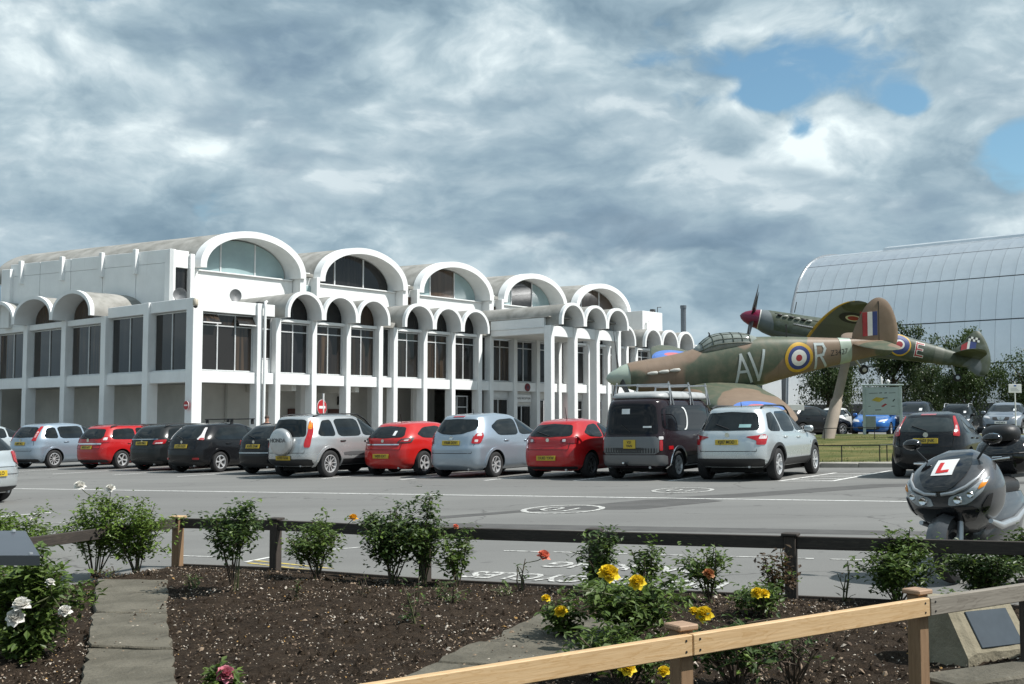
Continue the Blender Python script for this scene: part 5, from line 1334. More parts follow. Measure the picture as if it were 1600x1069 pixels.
# ------------------------------------------------------------------ vehicle types
def half(pts): return pts            # half outlines start and end on the centre line
HATCH_TAIL = [(.20, .18), (.32, .03), (.50, .0), (.70, .015), (.78, .05), (.95, .09), (1.02, .13), (1.32, .44), (1.39, .56), (1.43, .85), (1.46, 1.35)]
def hatch(pm, L=4.25, W=1.75, H=1.46, doors=5, **kw):
    k = H/1.46; tail = [(z if z < .9 else .9+(z-.9)*(H-.9)/.56, d) for z, d in HATCH_TAIL]
    S = base_spec(L, W, H, .93, .96, .74, tail, pm, hood=1.08, wtop=1.88); l = L/2; zt = H-.12
    if doors == 5: S['swin'] = [[(l-1.28, .985), (l-1.95, zt-.01), (l-2.22, zt), (l-2.22, .965)], [(l-2.30, .965), (l-2.30, zt), (-l+.98, zt-.03), (-l+.62, 1.09), (-l+.72, .985)]]
    else: S['swin'] = [[(l-1.28, .985), (l-1.95, zt-.01), (l-2.42, zt), (l-2.42, .965)], [(l-2.50, .97), (l-2.50, zt), (-l+1.0, zt-.04), (-l+.62, 1.10), (-l+.80, 1.0)]]
    S['rwin'] = [(0, 1.00), (.56, 1.02), (.60, 1.08), (.50, H-.15), (0, H-.12)]; S['wscr'] = [(0, 1.0), (.66, 1.02), (.54, H-.15), (0, H-.12)]
    S['axles'] = (-l+.80, l-.87); S['mirror'] = (l-1.35, .98); S['handles'] = [(l-2.10, .84), (-l+1.12, .86)] if doors == 5 else [(l-2.28, .84)]
    S['seams'] = [[(l-1.22, .32), (l-1.18, .7), (l-1.28, .95)], [(l-2.26, .30), (l-2.26, .95)]]
    S['rseams'] = [([(-.56, .70), (-.60, .90), (-.55, .99)], .006), ([(.56, .70), (.60, .90), (.55, .99)], .006), ([(q, .70) for q in np.linspace(-.56, .56, 9)], .006)]
    S['rplate'] = (.58, kw.get('plate', '')); S['badge'] = (.93, .045); S['wr'] = .31; S['n'] = 4.6; S['ntop'] = 4.0
    S['rpan'] = [([(0, .21), (.78, .22), (.80, .33), (0, .31)], M_PLASTIC, 'bumper_skirt')]
    S['flights'] = [([(.42, .66), (.80, .70), (.92, .82), (.50, .77)], M_LCLEAR, 'headlight')]; S['fpan'] = [([(0, .30), (.48, .30), (.52, .45), (0, .45)], M_PLASTIC, 'lower_grille'), ([(0, .62), (.30, .63), (.32, .70), (0, .71)], M_PLASTIC, 'grille')]
    S['fplate'] = (.53, kw.get('plate', '')); S['fbadge'] = (.70, .05)
    S['extras'] = [x_wiper(1.03)]
    return S
def estate(pm, L=4.52, W=1.75, H=1.48, plate=''):
    S = hatch(pm, L, W, H, 5, plate=plate); l = L/2; zt = H-.12
    S['rear'] = [(.20, -l+.18), (.32, -l+.03), (.50, -l), (.72, -l+.01), (.80, -l+.04), (1.0, -l+.08), (1.06, -l+.10), (1.34, -l+.30), (H-.08, -l+.40), (H-.03, -l+.7), (H, -l+1.3)]
    S['swin'] = [[(l-1.28, .985), (l-1.95, zt-.01), (l-2.22, zt), (l-2.22, .965)], [(l-2.30, .965), (l-2.30, zt), (l-3.02, zt), (l-3.06, .98)], [(l-3.14, .985), (l-3.10, zt-.005), (-l+.62, zt-.04), (-l+.45, 1.06), (-l+.52, 1.0)]]
    S['rwin'] = [(0, 1.02), (.60, 1.03), (.62, 1.1), (.53, H-.15), (0, H-.13)]
    return S
def mpv(pm, L=4.35, W=1.80, H=1.60, plate=''):
    S = base_spec(L, W, H, 1.0, 1.06, .82, [(.20, .18), (.32, .03), (.50, .0), (.74, .0), (.82, .03), (1.0, .06), (1.08, .09), (1.44, .34), (H-.08, .44), (H-.03, .8), (H, 1.4)], pm, hood=.98, wtop=1.98); l = L/2; zt = H-.12
    S['swin'] = [[(l-1.20, 1.08), (l-2.0, zt-.01), (l-2.25, zt), (l-2.25, 1.04)], [(l-2.32, 1.04), (l-2.32, zt), (-l+1.02, zt-.02), (-l+1.06, 1.04)], [(-l+.98, 1.045), (-l+.95, zt-.03), (-l+.62, zt-.07), (-l+.46, 1.14), (-l+.52, 1.06)]]
    S['rwin'] = [(0, 1.08), (.60, 1.10), (.64, 1.16), (.54, H-.15), (0, H-.13)]; S['wscr'] = [(0, 1.12), (.68, 1.14), (.56, H-.15), (0, H-.13)]
    S['axles'] = (-l+.80, l-.88); S['mirror'] = (l-1.38, 1.06); S['handles'] = [(l-2.12, .90), (-l+1.28, .92)]
    S['seams'] = [[(l-1.18, .32), (l-1.14, .75), (l-1.22, 1.02)], [(l-2.28, .30), (l-2.28, 1.02)]]
    S['rseams'] = [([(-.60, .62), (-.66, .85), (-.60, 1.06)], .006), ([(.60, .62), (.66, .85), (.60, 1.06)], .006), ([(q, .62) for q in np.linspace(-.6, .6, 9)], .007)]
    S['rplate'] = (.88, plate); S['badge'] = (1.0, .045); S['wr'] = .32; S['n'] = 5.0; S['ntop'] = 4.2
    S['rpan'] = [([(0, .21), (.80, .22), (.82, .34), (0, .33)], M_PLASTIC, 'bumper_skirt')]
    S['flights'] = [([(.45, .74), (.84, .78), (.95, .92), (.55, .86)], M_LCLEAR, 'headlight')]; S['fpan'] = [([(0, .32), (.5, .32), (.54, .48), (0, .48)], M_PLASTIC, 'lower_grille'), ([(0, .68), (.34, .69), (.36, .78), (0, .79)], M_PLASTIC, 'grille')]; S['fplate'] = (.56, plate); S['fbadge'] = (.76, .05)
    S['extras'] = [x_wiper(1.12)]
    return S
def suv(pm, L=4.57, W=1.84, H=1.66, plate='', raked=True):
    t_ = [(.30, .20), (.42, .04), (.56, .0), (.84, .01), (.96, .04), (1.05, .07), (1.10, .10), (1.46, .36 if raked else .20), (H-.09, .44 if raked else .28), (H-.03, .8), (H, 1.5)]
    S = base_spec(L, W, H, 1.03, 1.08, .88, t_, pm, hood=1.18, wtop=2.05); l = L/2; zt = H-.13
    S['front'][1] = (.40, l-.05); S['width'][1] = (.40, W/2-.04)
    S['swin'] = [[(l-1.38, 1.10), (l-2.05, zt-.01), (l-2.36, zt), (l-2.36, 1.07)], [(l-2.43, 1.07), (l-2.43, zt), (-l+1.18, zt-.01), (-l+1.22, 1.07)], [(-l+1.12, 1.08), (-l+1.08, zt-.02), (-l+.74, zt-.05), (-l+.50, 1.16), (-l+.58, 1.09)]]
    S['rwin'] = [(0, 1.11), (.62, 1.12), (.66, 1.18), (.55, H-.16), (0, H-.14)]; S['wscr'] = [(0, 1.14), (.70, 1.16), (.58, H-.16), (0, H-.14)]
    S['axles'] = (-l+.87, l-.90); S['mirror'] = (l-1.50, 1.08); S['handles'] = [(l-2.25, .93), (-l+1.36, .95)]
    S['seams'] = [[(l-1.36, .40), (l-1.32, .80), (l-1.40, 1.05)], [(l-2.40, .38), (l-2.40, 1.05)]]
    S['rseams'] = [([(q, .66) for q in np.linspace(-.66, .66, 9)], .007), ([(-.66, .66), (-.68, 1.0)], .006), ([(.66, .66), (.68, 1.0)], .006)]
    S['rplate'] = (.88, plate); S['badge'] = (1.02, .05); S['wr'] = .355; S['n'] = 5.0; S['ntop'] = 4.2; S['wheel'] = 'five'
    S['rpan'] = [([(0, .31), (.84, .32), (.86, .50), (0, .48)], M_PLASTIC, 'bumper_skirt')]; S['sill'] = (.31, .47, M_PLASTIC); S['arch'] = M_PLASTIC
    S['flights'] = [([(.44, .82), (.86, .86), (.98, .98), (.55, .93)], M_LCLEAR, 'headlight')]; S['fpan'] = [([(0, .40), (.62, .40), (.66, .58), (0, .58)], M_PLASTIC, 'lower_grille'), ([(0, .74), (.34, .76), (.38, .90), (0, .91)], M_PLASTIC, 'grille')]; S['fplate'] = (.64, plate); S['fbadge'] = (.83, .06)
    S['extras'] = [x_wiper(1.14)]
    return S
ROW = 'cars parked nose-in along the aisle'
def park(name, label, S, pxm, head=31.0, group=ROW):
    """pxm: photo pixel of the ground midway between the rear wheels"""
    p = gnd(*pxm); f = Vector((math.sin(R(head)), math.cos(R(head)), 0)); c = Vector((p[0], p[1], 0)) - f*S['axles'][0]
    return car(name, label, S, (c.x, c.y, T(c.x, c.y)), head, group)
# 1 pale car at the end of the row
S = mpv(P_LSILV, 4.3, 1.78, 1.56, 'LK06 XNR'); S['rlights'] = [([(.58, .86), (.84, .88), (.86, 1.06), (.62, 1.04)], M_LRED, 'tail_light')]
park('parked_car', 'pale silver car at the row end beside the ice blue people carrier', S, (-52, 727))
# 2 ice blue people carrier
S = mpv(P_SILB, 4.36, 1.83, 1.60, 'LB05 YKC'); S['rlights'] = [([(.55, .98), (.72, .96), (.70, 1.18), (.66, 1.48), (.55, 1.48), (.60, 1.15)], M_LRED, 'tail_light'), ([(.60, 1.10), (.67, 1.10), (.65, 1.30), (.60, 1.30)], M_LCLEAR, 'lamp_insert')]
S['rpan'] += []; S['wheel'] = 'multi'; S['arch'] = P_SILB
park('parked_car', 'ice blue people carrier with tall red pillar lights beside the red estate', S, (60, 731.2))
# 3 red estate
S = estate(P_RED, 4.52, 1.75, 1.50, 'MX52 NFT'); S['rlights'] = [([(.56, .90), (.86, .90), (.88, 1.10), (.60, 1.10)], M_LRED, 'tail_light'), ([(.62, .98), (.76, .98), (.76, 1.07), (.64, 1.07)], M_LCLEAR, 'lamp_insert')]
S['extras'] += [x_strip(.86, .60, M_CHROME, .022), x_rails(-1.7, .5, M_BLK, .56)]; S['rplate'] = (.74, 'MX52 NFT'); S['badge'] = (.98, .06)
park('parked_car', 'red estate car with roof rails and a chrome tailgate strip', S, (165, 732.2))
# 4 dark estate
S = estate(P_DK, 4.65, 1.78, 1.49, 'AE05 FMU'); S['rlights'] = [([(.46, .84), (.86, .86), (.90, 1.0), (.52, .98)], M_LRED, 'tail_light'), ([(.54, .86), (.78, .87), (.78, .91), (.56, .90)], M_LCLEAR, 'lamp_insert')]; S['rplate'] = (.88, 'AE05 FMU')
S['extras'] += [x_strip(1.01, .62, M_CHROME, .010), x_rails(-1.8, .5, M_BLK, .56)]
S['strim'] = [([(-1.75, .995), (.9, .985), (.9, 1.0), (-1.75, 1.01)], M_CHROME, 'window_trim')]
park('parked_car', 'dark grey estate car with chrome window trim next to the red estate', S, (250, 734.5))
# 5 black hatch with roof bars
S = hatch(P_BLK, 4.34, 1.84, 1.50, 5, plate='LC55 OCD'); S['rlights'] = [([(.54, 1.0), (.78, .98), (.70, 1.14), (.60, 1.36), (.52, 1.36), (.60, 1.15)], M_LCLEAR, 'tail_light'), ([(.60, .99), (.77, .98), (.74, 1.05), (.62, 1.05)], M_LRED, 'lamp_insert')]; S['rplate'] = (.80, 'LC55 OCD')
S['rpan'] += [([(.50, .40), (.74, .40), (.74, .45), (.50, .45)], M_LRED, 'rear_reflector')] if False else []
S['extras'] += [x_bars((-.55, .35))]; S['rlights'] += [([(.50, .40), (.70, .40), (.70, .46), (.50, .46)], M_LRED, 'rear_reflector')]; S['arch'] = P_BLK
park('parked_car', 'black hatchback with two roof bars and pale pillar lights', S, (312, 737.5))
# 6 black car mostly hidden
S = hatch(P_BLK, 4.2, 1.74, 1.44, 5, plate='RX03 ZHM'); S['rlights'] = [([(.56, .84), (.82, .86), (.84, .99), (.60, .98)], M_LRED, 'tail_light')]; S['rplate'] = (.80, 'RX03 ZHM'); S['extras'] += [x_strip(.62, .80, M_CHROME, .008)]
park('parked_car', 'black hatchback with a thin chrome bumper line beside the silver off-roader', S, (424, 740))
# 7 silver off-roader with a spare wheel
S = suv(P_SILV, 4.575, 1.785, 1.68, 'AT03 GGR', False); S['arch'] = P_SILV; S['wheel'] = 'multi'
S['rlights'] = [([(.64, .80), (.82, .80), (.80, 1.25), (.72, 1.54), (.62, 1.52), (.65, 1.2)], M_LRED, 'tail_light'), ([(.63, 1.28), (.76, 1.28), (.71, 1.50), (.63, 1.48)], M_LAMB, 'lamp_insert')]
S['rplate'] = (.53, 'AT03 GGR'); S['rwin'] = [(0, 1.08), (.60, 1.08), (.63, 1.14), (.55, 1.53), (0, 1.55)]
def spare(root, B, S):
    p = B.rear(0, .93, 0); o = MB().lathe([(.001, -.20), (.24, -.20), (.315, -.185), (.355, -.14), (.365, -.07), (.35, .0), (.30, .04)], 36, 'x').build('spare_wheel_cover', P_SILV, root, 40, (p[0]-.02, .02, .95))
    text('cover_lettering', 'HONDA', .145, mat('lettering_grey', (.10, .10, .105), .5), o, (-.205, 0, .04), (math.pi/2, 0, -math.pi/2), ext=.002, off=.003)
    MB().bbox(-.03, .02, -.05, .05, -.02, .02, .008).build('tailgate_handle', M_CHROME, root, None, (p[0]-.02, .52, 1.02))
S['extras'] = [spare, x_rails(-1.75, .6, M_BLK, .56, .045)]
S['handle_m'] = M_PLASTIC; S['strim'] = [([(-.9, .56), (1.0, .56), (1.0, .66), (-.9, .66)], P_VGREY, 'door_rubbing_strip')]
park('parked_car', 'silver off-roader with a round spare wheel cover on its tailgate', S, (479, 745), 33)
# 8 red three-door
S = hatch(P_RED2, 4.25, 1.75, 1.44, 3, plate='WJ05 EXT'); S['rlights'] = [([(.44, .87), (.86, .88), (.92, 1.02), (.56, .99)], M_PLASTIC, 'tail_light'), ([(.50, .89), (.80, .90), (.84, .985), (.60, .965)], M_LRED, 'lamp_insert'), ([(.62, .93), (.74, .93), (.76, .965), (.66, .96)], M_LCLEAR, 'lamp_insert')]
S['extras'] = [x_strip(.835, .52, M_CHROME, .016), x_aerial(-1.2, .22), x_sticker(-.34, 1.07, -.26, 1.19)]; S['rplate'] = (.53, 'WJ05 EXT'); S['wr'] = .325; S['rpan'] = []
park('parked_car', 'red three-door hatchback parked between the two silver tall cars', S, (624, 742.3), 31)
# 9 silver blue people carrier
S = mpv(P_SILBL, 4.36, 1.77, 1.62, 'YR08 DDV'); S['rlights'] = [([(.58, .86), (.82, .86), (.90, 1.04), (.84, 1.14), (.68, 1.12), (.60, 1.0)], M_LRED, 'tail_light'), ([(.70, 1.04), (.84, 1.05), (.82, 1.12), (.70, 1.11)], M_LCLEAR, 'lamp_insert'), ([(.66, .90), (.74, .90), (.75, .96), (.66, .96)], M_LCLEAR, 'lamp_insert')]
S['rwin'] = [(0, 1.08), (.30, 1.10), (.62, 1.20), (.66, 1.30), (.58, 1.46), (0, 1.48)]; S['extras'] = [x_brake(1.54, .17), x_aerial(-1.1, .12), x_strip(.985, .05, M_CHROME, .02)]; S['rplate'] = (.88, 'YR08 DDV'); S['wheel'] = 'seven'; S['arch'] = P_SILBL
S['rpan'] = []
S['swin'] = [[(.92, 1.07), (.10, 1.47), (-.15, 1.48), (-.20, 1.05)], [(-.27, 1.05), (-.22, 1.48), (-1.0, 1.45), (-1.42, 1.28), (-1.20, 1.05)]]
park('parked_car', 'silver blue people carrier beside the small red hatchback', S, (732, 745), 32)
# 10 small red hatch
S = hatch(P_RED, 3.95, 1.70, 1.44, 3, plate='OU03 YXW'); S['rlights'] = [([(.34, .86), (.78, .85), (.84, .98), (.58, 1.0), (.36, .96)], mat('tail_light_dark_red', (.20, .006, .01), .12, coat=.5), 'tail_light'), ([(.40, .89), (.48, .89), (.48, .95), (.40, .95)], M_LCLEAR, 'lamp_insert')]
S['extras'] = [x_wiper(1.03), x_aerial(-.9, .30)]; S['rplate'] = (.50, 'OU03 YXW'); S['alloy'] = M_ALLOYD; S['rpan'] = [([(0, .21), (.76, .22), (.78, .30), (0, .28)], M_PLASTIC, 'bumper_skirt')]
park('parked_car', 'small red hatchback with dark wheels beside the dark camper van', S, (879, 746), 31)
# 11 camper van
S = base_spec(4.65, 1.72, 1.92, 1.05, 1.10, .90, [(.28, .14), (.40, .02), (.56, .0), (.98, .01), (1.04, .03), (1.70, .13), (1.80, .17), (1.88, .36), (1.92, 1.2)], P_PLUM, hood=.62, wtop=1.35, tumble=.10); l = 4.65/2
S['swin'] = [[(l-.90, 1.12), (l-1.40, 1.70), (l-1.72, 1.72), (l-1.72, 1.10)], [(l-1.80, 1.10), (l-1.80, 1.72), (-l+.30, 1.70), (-l+.26, 1.12)]]; S['rwin'] = [(0, 1.05), (.66, 1.06), (.68, 1.12), (.60, 1.74), (0, 1.76)]; S['wscr'] = [(0, 1.15), (.66, 1.17), (.58, 1.70), (0, 1.74)]
S['glass'] = mat('dark_tinted_glass', (.008, .008, .010), .04, spec=.28); S['axles'] = (-l+.88, l-.80); S['mirror'] = (l-.95, 1.15); S['handles'] = [(l-1.6, .95)]
S['rplate'] = (.83, 'V21\nVAN', (.15, .10)); S['wr'] = .33; S['wheel'] = 'six'; S['n'] = 7; S['ntop'] = 6; S['arch'] = M_CHROME
S['rpan'] = [([(0, .60), (.70, .60), (.72, 1.0), (0, 1.0)], P_VGREY, 'tailgate_panel'), ([(0, .62), (.66, .62), (.66, .75), (0, .75)], M_PLASTIC, 'step_panel'), ([(0, .34), (.95, .34), (.96, .58), (0, .58)], P_VGREY, 'rear_bumper')]
S['rlights'] = [([(.715, .68), (.80, .68), (.80, .92), (.72, .92)], M_LRED, 'tail_light'), ([(.70, .93), (.82, .93), (.82, 1.0), (.70, 1.0)], M_LCLEAR, 'lamp_insert')]; S['sill'] = (.29, .52, P_VGREY)
def van_extras(root, B, S):
    # pale pop-top roof with a slatted side vent, and ladder racks
    tb = Body([(1.86, -l+.38), (1.90, -l+.32), (1.98, -l+.36), (2.03, -l+.6), (2.05, -l+1.1)], [(1.86, 1.15), (1.90, 1.20), (1.98, 1.1), (2.03, .9), (2.05, .4)], [(1.86, .70), (1.90, .72), (1.98, .69), (2.03, .60), (2.05, .45)], 6); tb.mesh().build('pop_top_roof', mat('roof_pale_grey', (.36, .37, .37), .45), root, 40)
    rk = MB()
    for x in (-1.55, -.35, .75):
        for sg in (1, -1): rk.tube([(x-.08, sg*.74, 1.72), (x-.02, sg*.70, 2.05), (x, sg*.66, 2.22)], .020, 6); rk.tube([(x+.10, sg*.74, 1.72), (x+.03, sg*.70, 2.05), (x, sg*.66, 2.26)], .020, 6)
        rk.tube([(x, -.70, 2.20), (x, .70, 2.20)], .022, 6)
    rk.build('roof_rack', M_STEEL, root, 60)
    # crescent on the side glass
    for sg in (1, -1):
        P = [[], []]
        for k in range(15):
            a = R(-100 + 200*k/14); x0, z0 = -.95, 1.40
            P[0].append(B.side(x0 + .23*math.cos(a), z0 + .27*math.sin(a), .014, sg)); P[1].append(B.side(x0 - .05 + .20*math.cos(a*.94), z0 + .25*math.sin(a*.94), .014, sg))
        MB().grid(P).build('crescent_decal', M_STICK, root)
        panel(lambda q, z, off: B.side(q, z, off, sg), [(-1.98, .70), (-1.78, .70), (-1.78, .78), (-1.98, .78)], .012, 3, 4, 0).build('side_marker', M_LRED, root)
    x_sticker(.02, 1.52, .22, 1.64)(root, B, S); x_sticker(-.52, 1.20, -.32, 1.24)(root, B, S); x_strip(.885, .12, M_CHROME, .012)(root, B, S); x_wiper(1.10, .22, .16)(root, B, S)
    MB().lathe([(.01, -.05), (.03, -.03), (.03, .02), (.02, .08)], 12, 'x').build('tow_ball', M_CHROME, root, 60, (-l-.10, .12, .40)); MB().bbox(-l-.12, -l+.3, .08, .16, .34, .38, .01).build('tow_bar', M_BLK, root)
    MB().bbox(-l+.05, -l+.35, .86, .92, 1.38, 1.66, .02).build('mirror_bracket', M_BLK, root) if False else None
S['extras'] = [van_extras]; S['cat'] = 'van'
park('camper_van', 'dark plum camper van with roof racks and a white crescent on its window', S, (1010, 748), 31, None)
# 12 silver off-roader, raked
S = suv(P_LSILV, 4.57, 1.85, 1.67, 'KJ07 MOD'); S['rlights'] = [([(.40, .98), (.66, .90), (.66, .80), (.90, .80), (.96, .98), (.86, 1.03)], M_LRED, 'tail_light'), ([(.70, .93), (.92, .93), (.93, 1.0), (.74, 1.01)], M_LCLEAR, 'lamp_insert')]
S['extras'] = [x_wiper(1.15, .3), x_rails(-1.6, .55, M_BLK, .58, .05), x_sticker(-.50, 1.18, -.24, 1.25, m=mat('sticker_teal', (.25, .42, .42), .5)), x_text('X3', .50, 1.03, .07), x_aerial(-1.25, .10)]
S['rplate'] = (.86, 'KJ07 MOD'); S['rwin'] = [(0, 1.11), (.66, 1.12), (.70, 1.18), (.60, 1.50), (0, 1.53)]; S['wheel'] = 'six'
park('parked_car', 'silver off-roader with black lower cladding at the end of the row beside the lawn', S, (1158, 749.3), 31)
# 13 black small hatch by the lawn
S = hatch(P_BLK, 3.92, 1.69, 1.46, 5, plate='MA03 JNK'); S['rlights'] = [([(.56, .93), (.74, .91), (.72, 1.12), (.62, 1.36), (.54, 1.36), (.60, 1.1)], M_LRED, 'tail_light'), ([(.61, 1.02), (.69, 1.02), (.66, 1.16), (.61, 1.16)], M_LCLEAR, 'lamp_insert')]
S['extras'] = [x_wiper(1.04, .3), x_brake(1.40, .16)]; S['rplate'] = (.82, 'MA03 JNK'); S['glass'] = mat('reflective_glass', (.030, .038, .040), .03, spec=.4); S['alloy'] = M_ALLOYD; S['rpan'] = []; S['badge'] = (.95, .055)
park('parked_car', 'small black hatchback parked alone in front of the lawn', S, (1458, 745), 30)
# 14 silver car in the aisle
S = hatch(P_LSILV, 4.35, 1.74, 1.45, 5, plate='GF54 KLO'); S['rlights'] = [([(.50, .80), (.74, .72), (.86, .78), (.80, 1.0), (.46, 1.0)], M_LRED, 'tail_light')]
S['strim'] = [([(-2.1, .50), (-1.75, .50), (-1.75, .60), (-2.1, .60)], P_LSILV, 'bumper_strip')]; S['extras'] += [x_strip(.60, .84, P_LSILV, .03)]
hd = -65.0; f_ = Vector((math.sin(R(hd)), math.cos(R(hd)), 0)); e_ = gnd(-47, 792); c_ = Vector((e_[0], e_[1], 0)) + f_*2.17 + Vector((f_.y, -f_.x, 0))*.55
car('parked_car', 'silver hatchback standing across the aisle with its tail light towards the roses', S, (c_.x, c_.y, T(c_.x, c_.y)), hd, None)
# far rank on the upper level
FAR = 'cars on the upper level before the hangar'
def far_car(label, S, px, Y, head): 
    x = (px-800)/FPX*Y*1.0/(_c + 0*_s); p = at_y(px, 655, Y); return car('parked_car', label, S, (p[0], Y, T(p[0], Y)), head, FAR, False)
S = hatch(P_BLUE, 4.34, 1.84, 1.50, 5, plate='EO06 YTU'); S['extras'] = [x_bars((-.5, .35))]; S['rlights'] = []
far_car('bright blue hatchback with roof bars facing the lawn', S, 1370, 55.5, 208)
S = suv(P_NAVY, 4.6, 1.85, 1.70, 'LR58 EBX'); S['extras'] = [x_sticker(.36, 1.22, .50, 1.34, True)]; S['fpan'] = S['fpan'] + [([(0, .76), (.12, .76), (.20, .90), (.12, .90), (0, .82)], M_CHROME, 'chrome_grille')]
far_car('navy off-roader with a chrome grille behind the information board', S, 1428, 56.5, 208)
S = estate(P_DK, 4.6, 1.80, 1.62, 'KX59 AVL'); S['extras'] = [x_rails(-1.7, .5, M_STEEL, .58), x_sticker(.40, 1.12, .52, 1.22, True)]
far_car('dark estate car with silver roof rails beside the grey crossover', S, 1496, 59.0, 208)
S = suv(P_GREY, 4.33, 1.80, 1.62, 'HN58 MTX'); S['extras'] = [x_sticker(.40, 1.20, .52, 1.30, True)]; S['fpan'] = S['fpan'] + [([(0, .74), (.10, .74), (.19, .90), (.12, .90), (0, .80)], M_CHROME, 'chrome_grille')]
far_car('grey crossover with a chrome grille under the square parking notice', S, 1572, 54.5, 210)
S = hatch(P_BLK, 4.2, 1.74, 1.47, 5, plate='PK04 RDS'); S['rlights'] = [([(.56, .84), (.84, .86), (.86, 1.0), (.60, .99)], M_LRED, 'tail_light')]
far_car('black hatchback parked side-on next to the leaning pole', S, 1268, 55.0, 62)
S = hatch(P_WHT, 4.1, 1.72, 1.46, 5, plate='YB56 CGE'); S['rlights'] = []
far_car('white hatchback seen beyond the black side-on one', S, 1302, 64.0, 205)
S = hatch(P_RED, 4.0, 1.70, 1.48, 5, plate='FD02 WHT'); S['rlights'] = []
far_car('red hatchback in the back rank close to the hangar', S, 1301, 71.0, 205)
# ================================================================== SCOOTER
M_SCG = paint('scooter_grey', (.085, .086, .09), .4, .3, .05); M_SCS = paint('scooter_silver', (.42, .43, .44), .5, .3, .05); M_GLOSS = mat('gloss_black', (.008, .008, .009), .08, var=.1, coat=.4); M_SEAT = mat('seat_vinyl', (.012, .012, .013), .5, var=.2, bump=.1, bscale=90)
fw = gnd(1490, 913); hd = 222.0; f_ = Vector((math.sin(R(hd)), math.cos(R(hd)), 0)); c_ = Vector((fw[0], fw[1], 0)) - f_*.74
scoot = thing('scooter', 'dark grey scooter with a red L plate and a black top box', 'scooter', (c_.x, c_.y, T(c_.x, c_.y)), 0)
scoot.rotation_euler = (Matrix.Rotation(math.pi/2 - R(hd), 3, 'Z') @ Matrix.Rotation(R(5), 3, 'X')).to_euler()
def sc_wheel(x, r_):
    o = MB().lathe([(r_*.62, -.045), (r_*.8, -.062), (r_*.95, -.045), (r_, -.012), (r_, .012), (r_*.95, .045), (r_*.8, .062), (r_*.62, .045)], 36, 'y', cap=False).build('wheel', M_TYRE, scoot, 40, (x, 0, r_))
    b = MB().lathe([(r_*.64, -.05), (r_*.64, .05), (r_*.56, .04), (r_*.56, -.04), (r_*.64, -.05)], 30, 'y', cap=False)
    for k in range(5): a = 2*math.pi*k/5; b.tube([(.03*math.cos(a), 0, .03*math.sin(a)), (r_*.6*math.cos(a), 0, r_*.6*math.sin(a))], [.026, .018], 6)
    b.lathe([(.04, -.06), (.04, .06)], 14, 'y'); b.build('rim', M_ALLOYD, o, 40); MB().lathe([(.05, .066), (.115, .066), (.115, .072), (.05, .072)], 24, 'y').build('brake_disc', M_STEEL, o)
sc_wheel(.74, .275); sc_wheel(-.72, .265)
b = MB()
for sg in (1, -1): b.tube([(.745, sg*.085, .275), (.60, sg*.085, .66)], .028, 10)
b.build('fork', M_STEEL, scoot, 60)
P = []
for k in range(15):
    a = R(8 + 150*k/14); P.append([(.74 + .315*math.cos(a), y, .275 + .315*math.sin(a) - abs(y)*.45) for y in (-.085, -.05, 0, .05, .085)])
MB().grid(P).build('front_mudguard', M_SCG, scoot, 60)
fb = Body([(.40, .30), (.50, .18), (.66, .10), (.82, .08), (.94, .10), (1.04, .14), (1.11, .20)], [(.40, .46), (.50, .66), (.64, .82), (.78, .84), (.90, .74), (1.03, .52), (1.11, .30)], [(.40, .13), (.50, .27), (.64, .37), (.78, .39), (.92, .35), (1.04, .25), (1.11, .10)], 2.5)
MB().loft([fb.ring(z, 60) for z in np.linspace(.40, 1.11, 30)]).build('front_fairing', M_SCG, scoot, 40)
fp = lambda poly, off=.008, **k: panel(fb.front, poly, off, 9, 14, **k)
fp([(-.20, .50), (.20, .50), (.30, .60), (.24, .64), (0, .58), (-.24, .64), (-.30, .60)]).build('air_intake', M_GLOSS, scoot, 50)
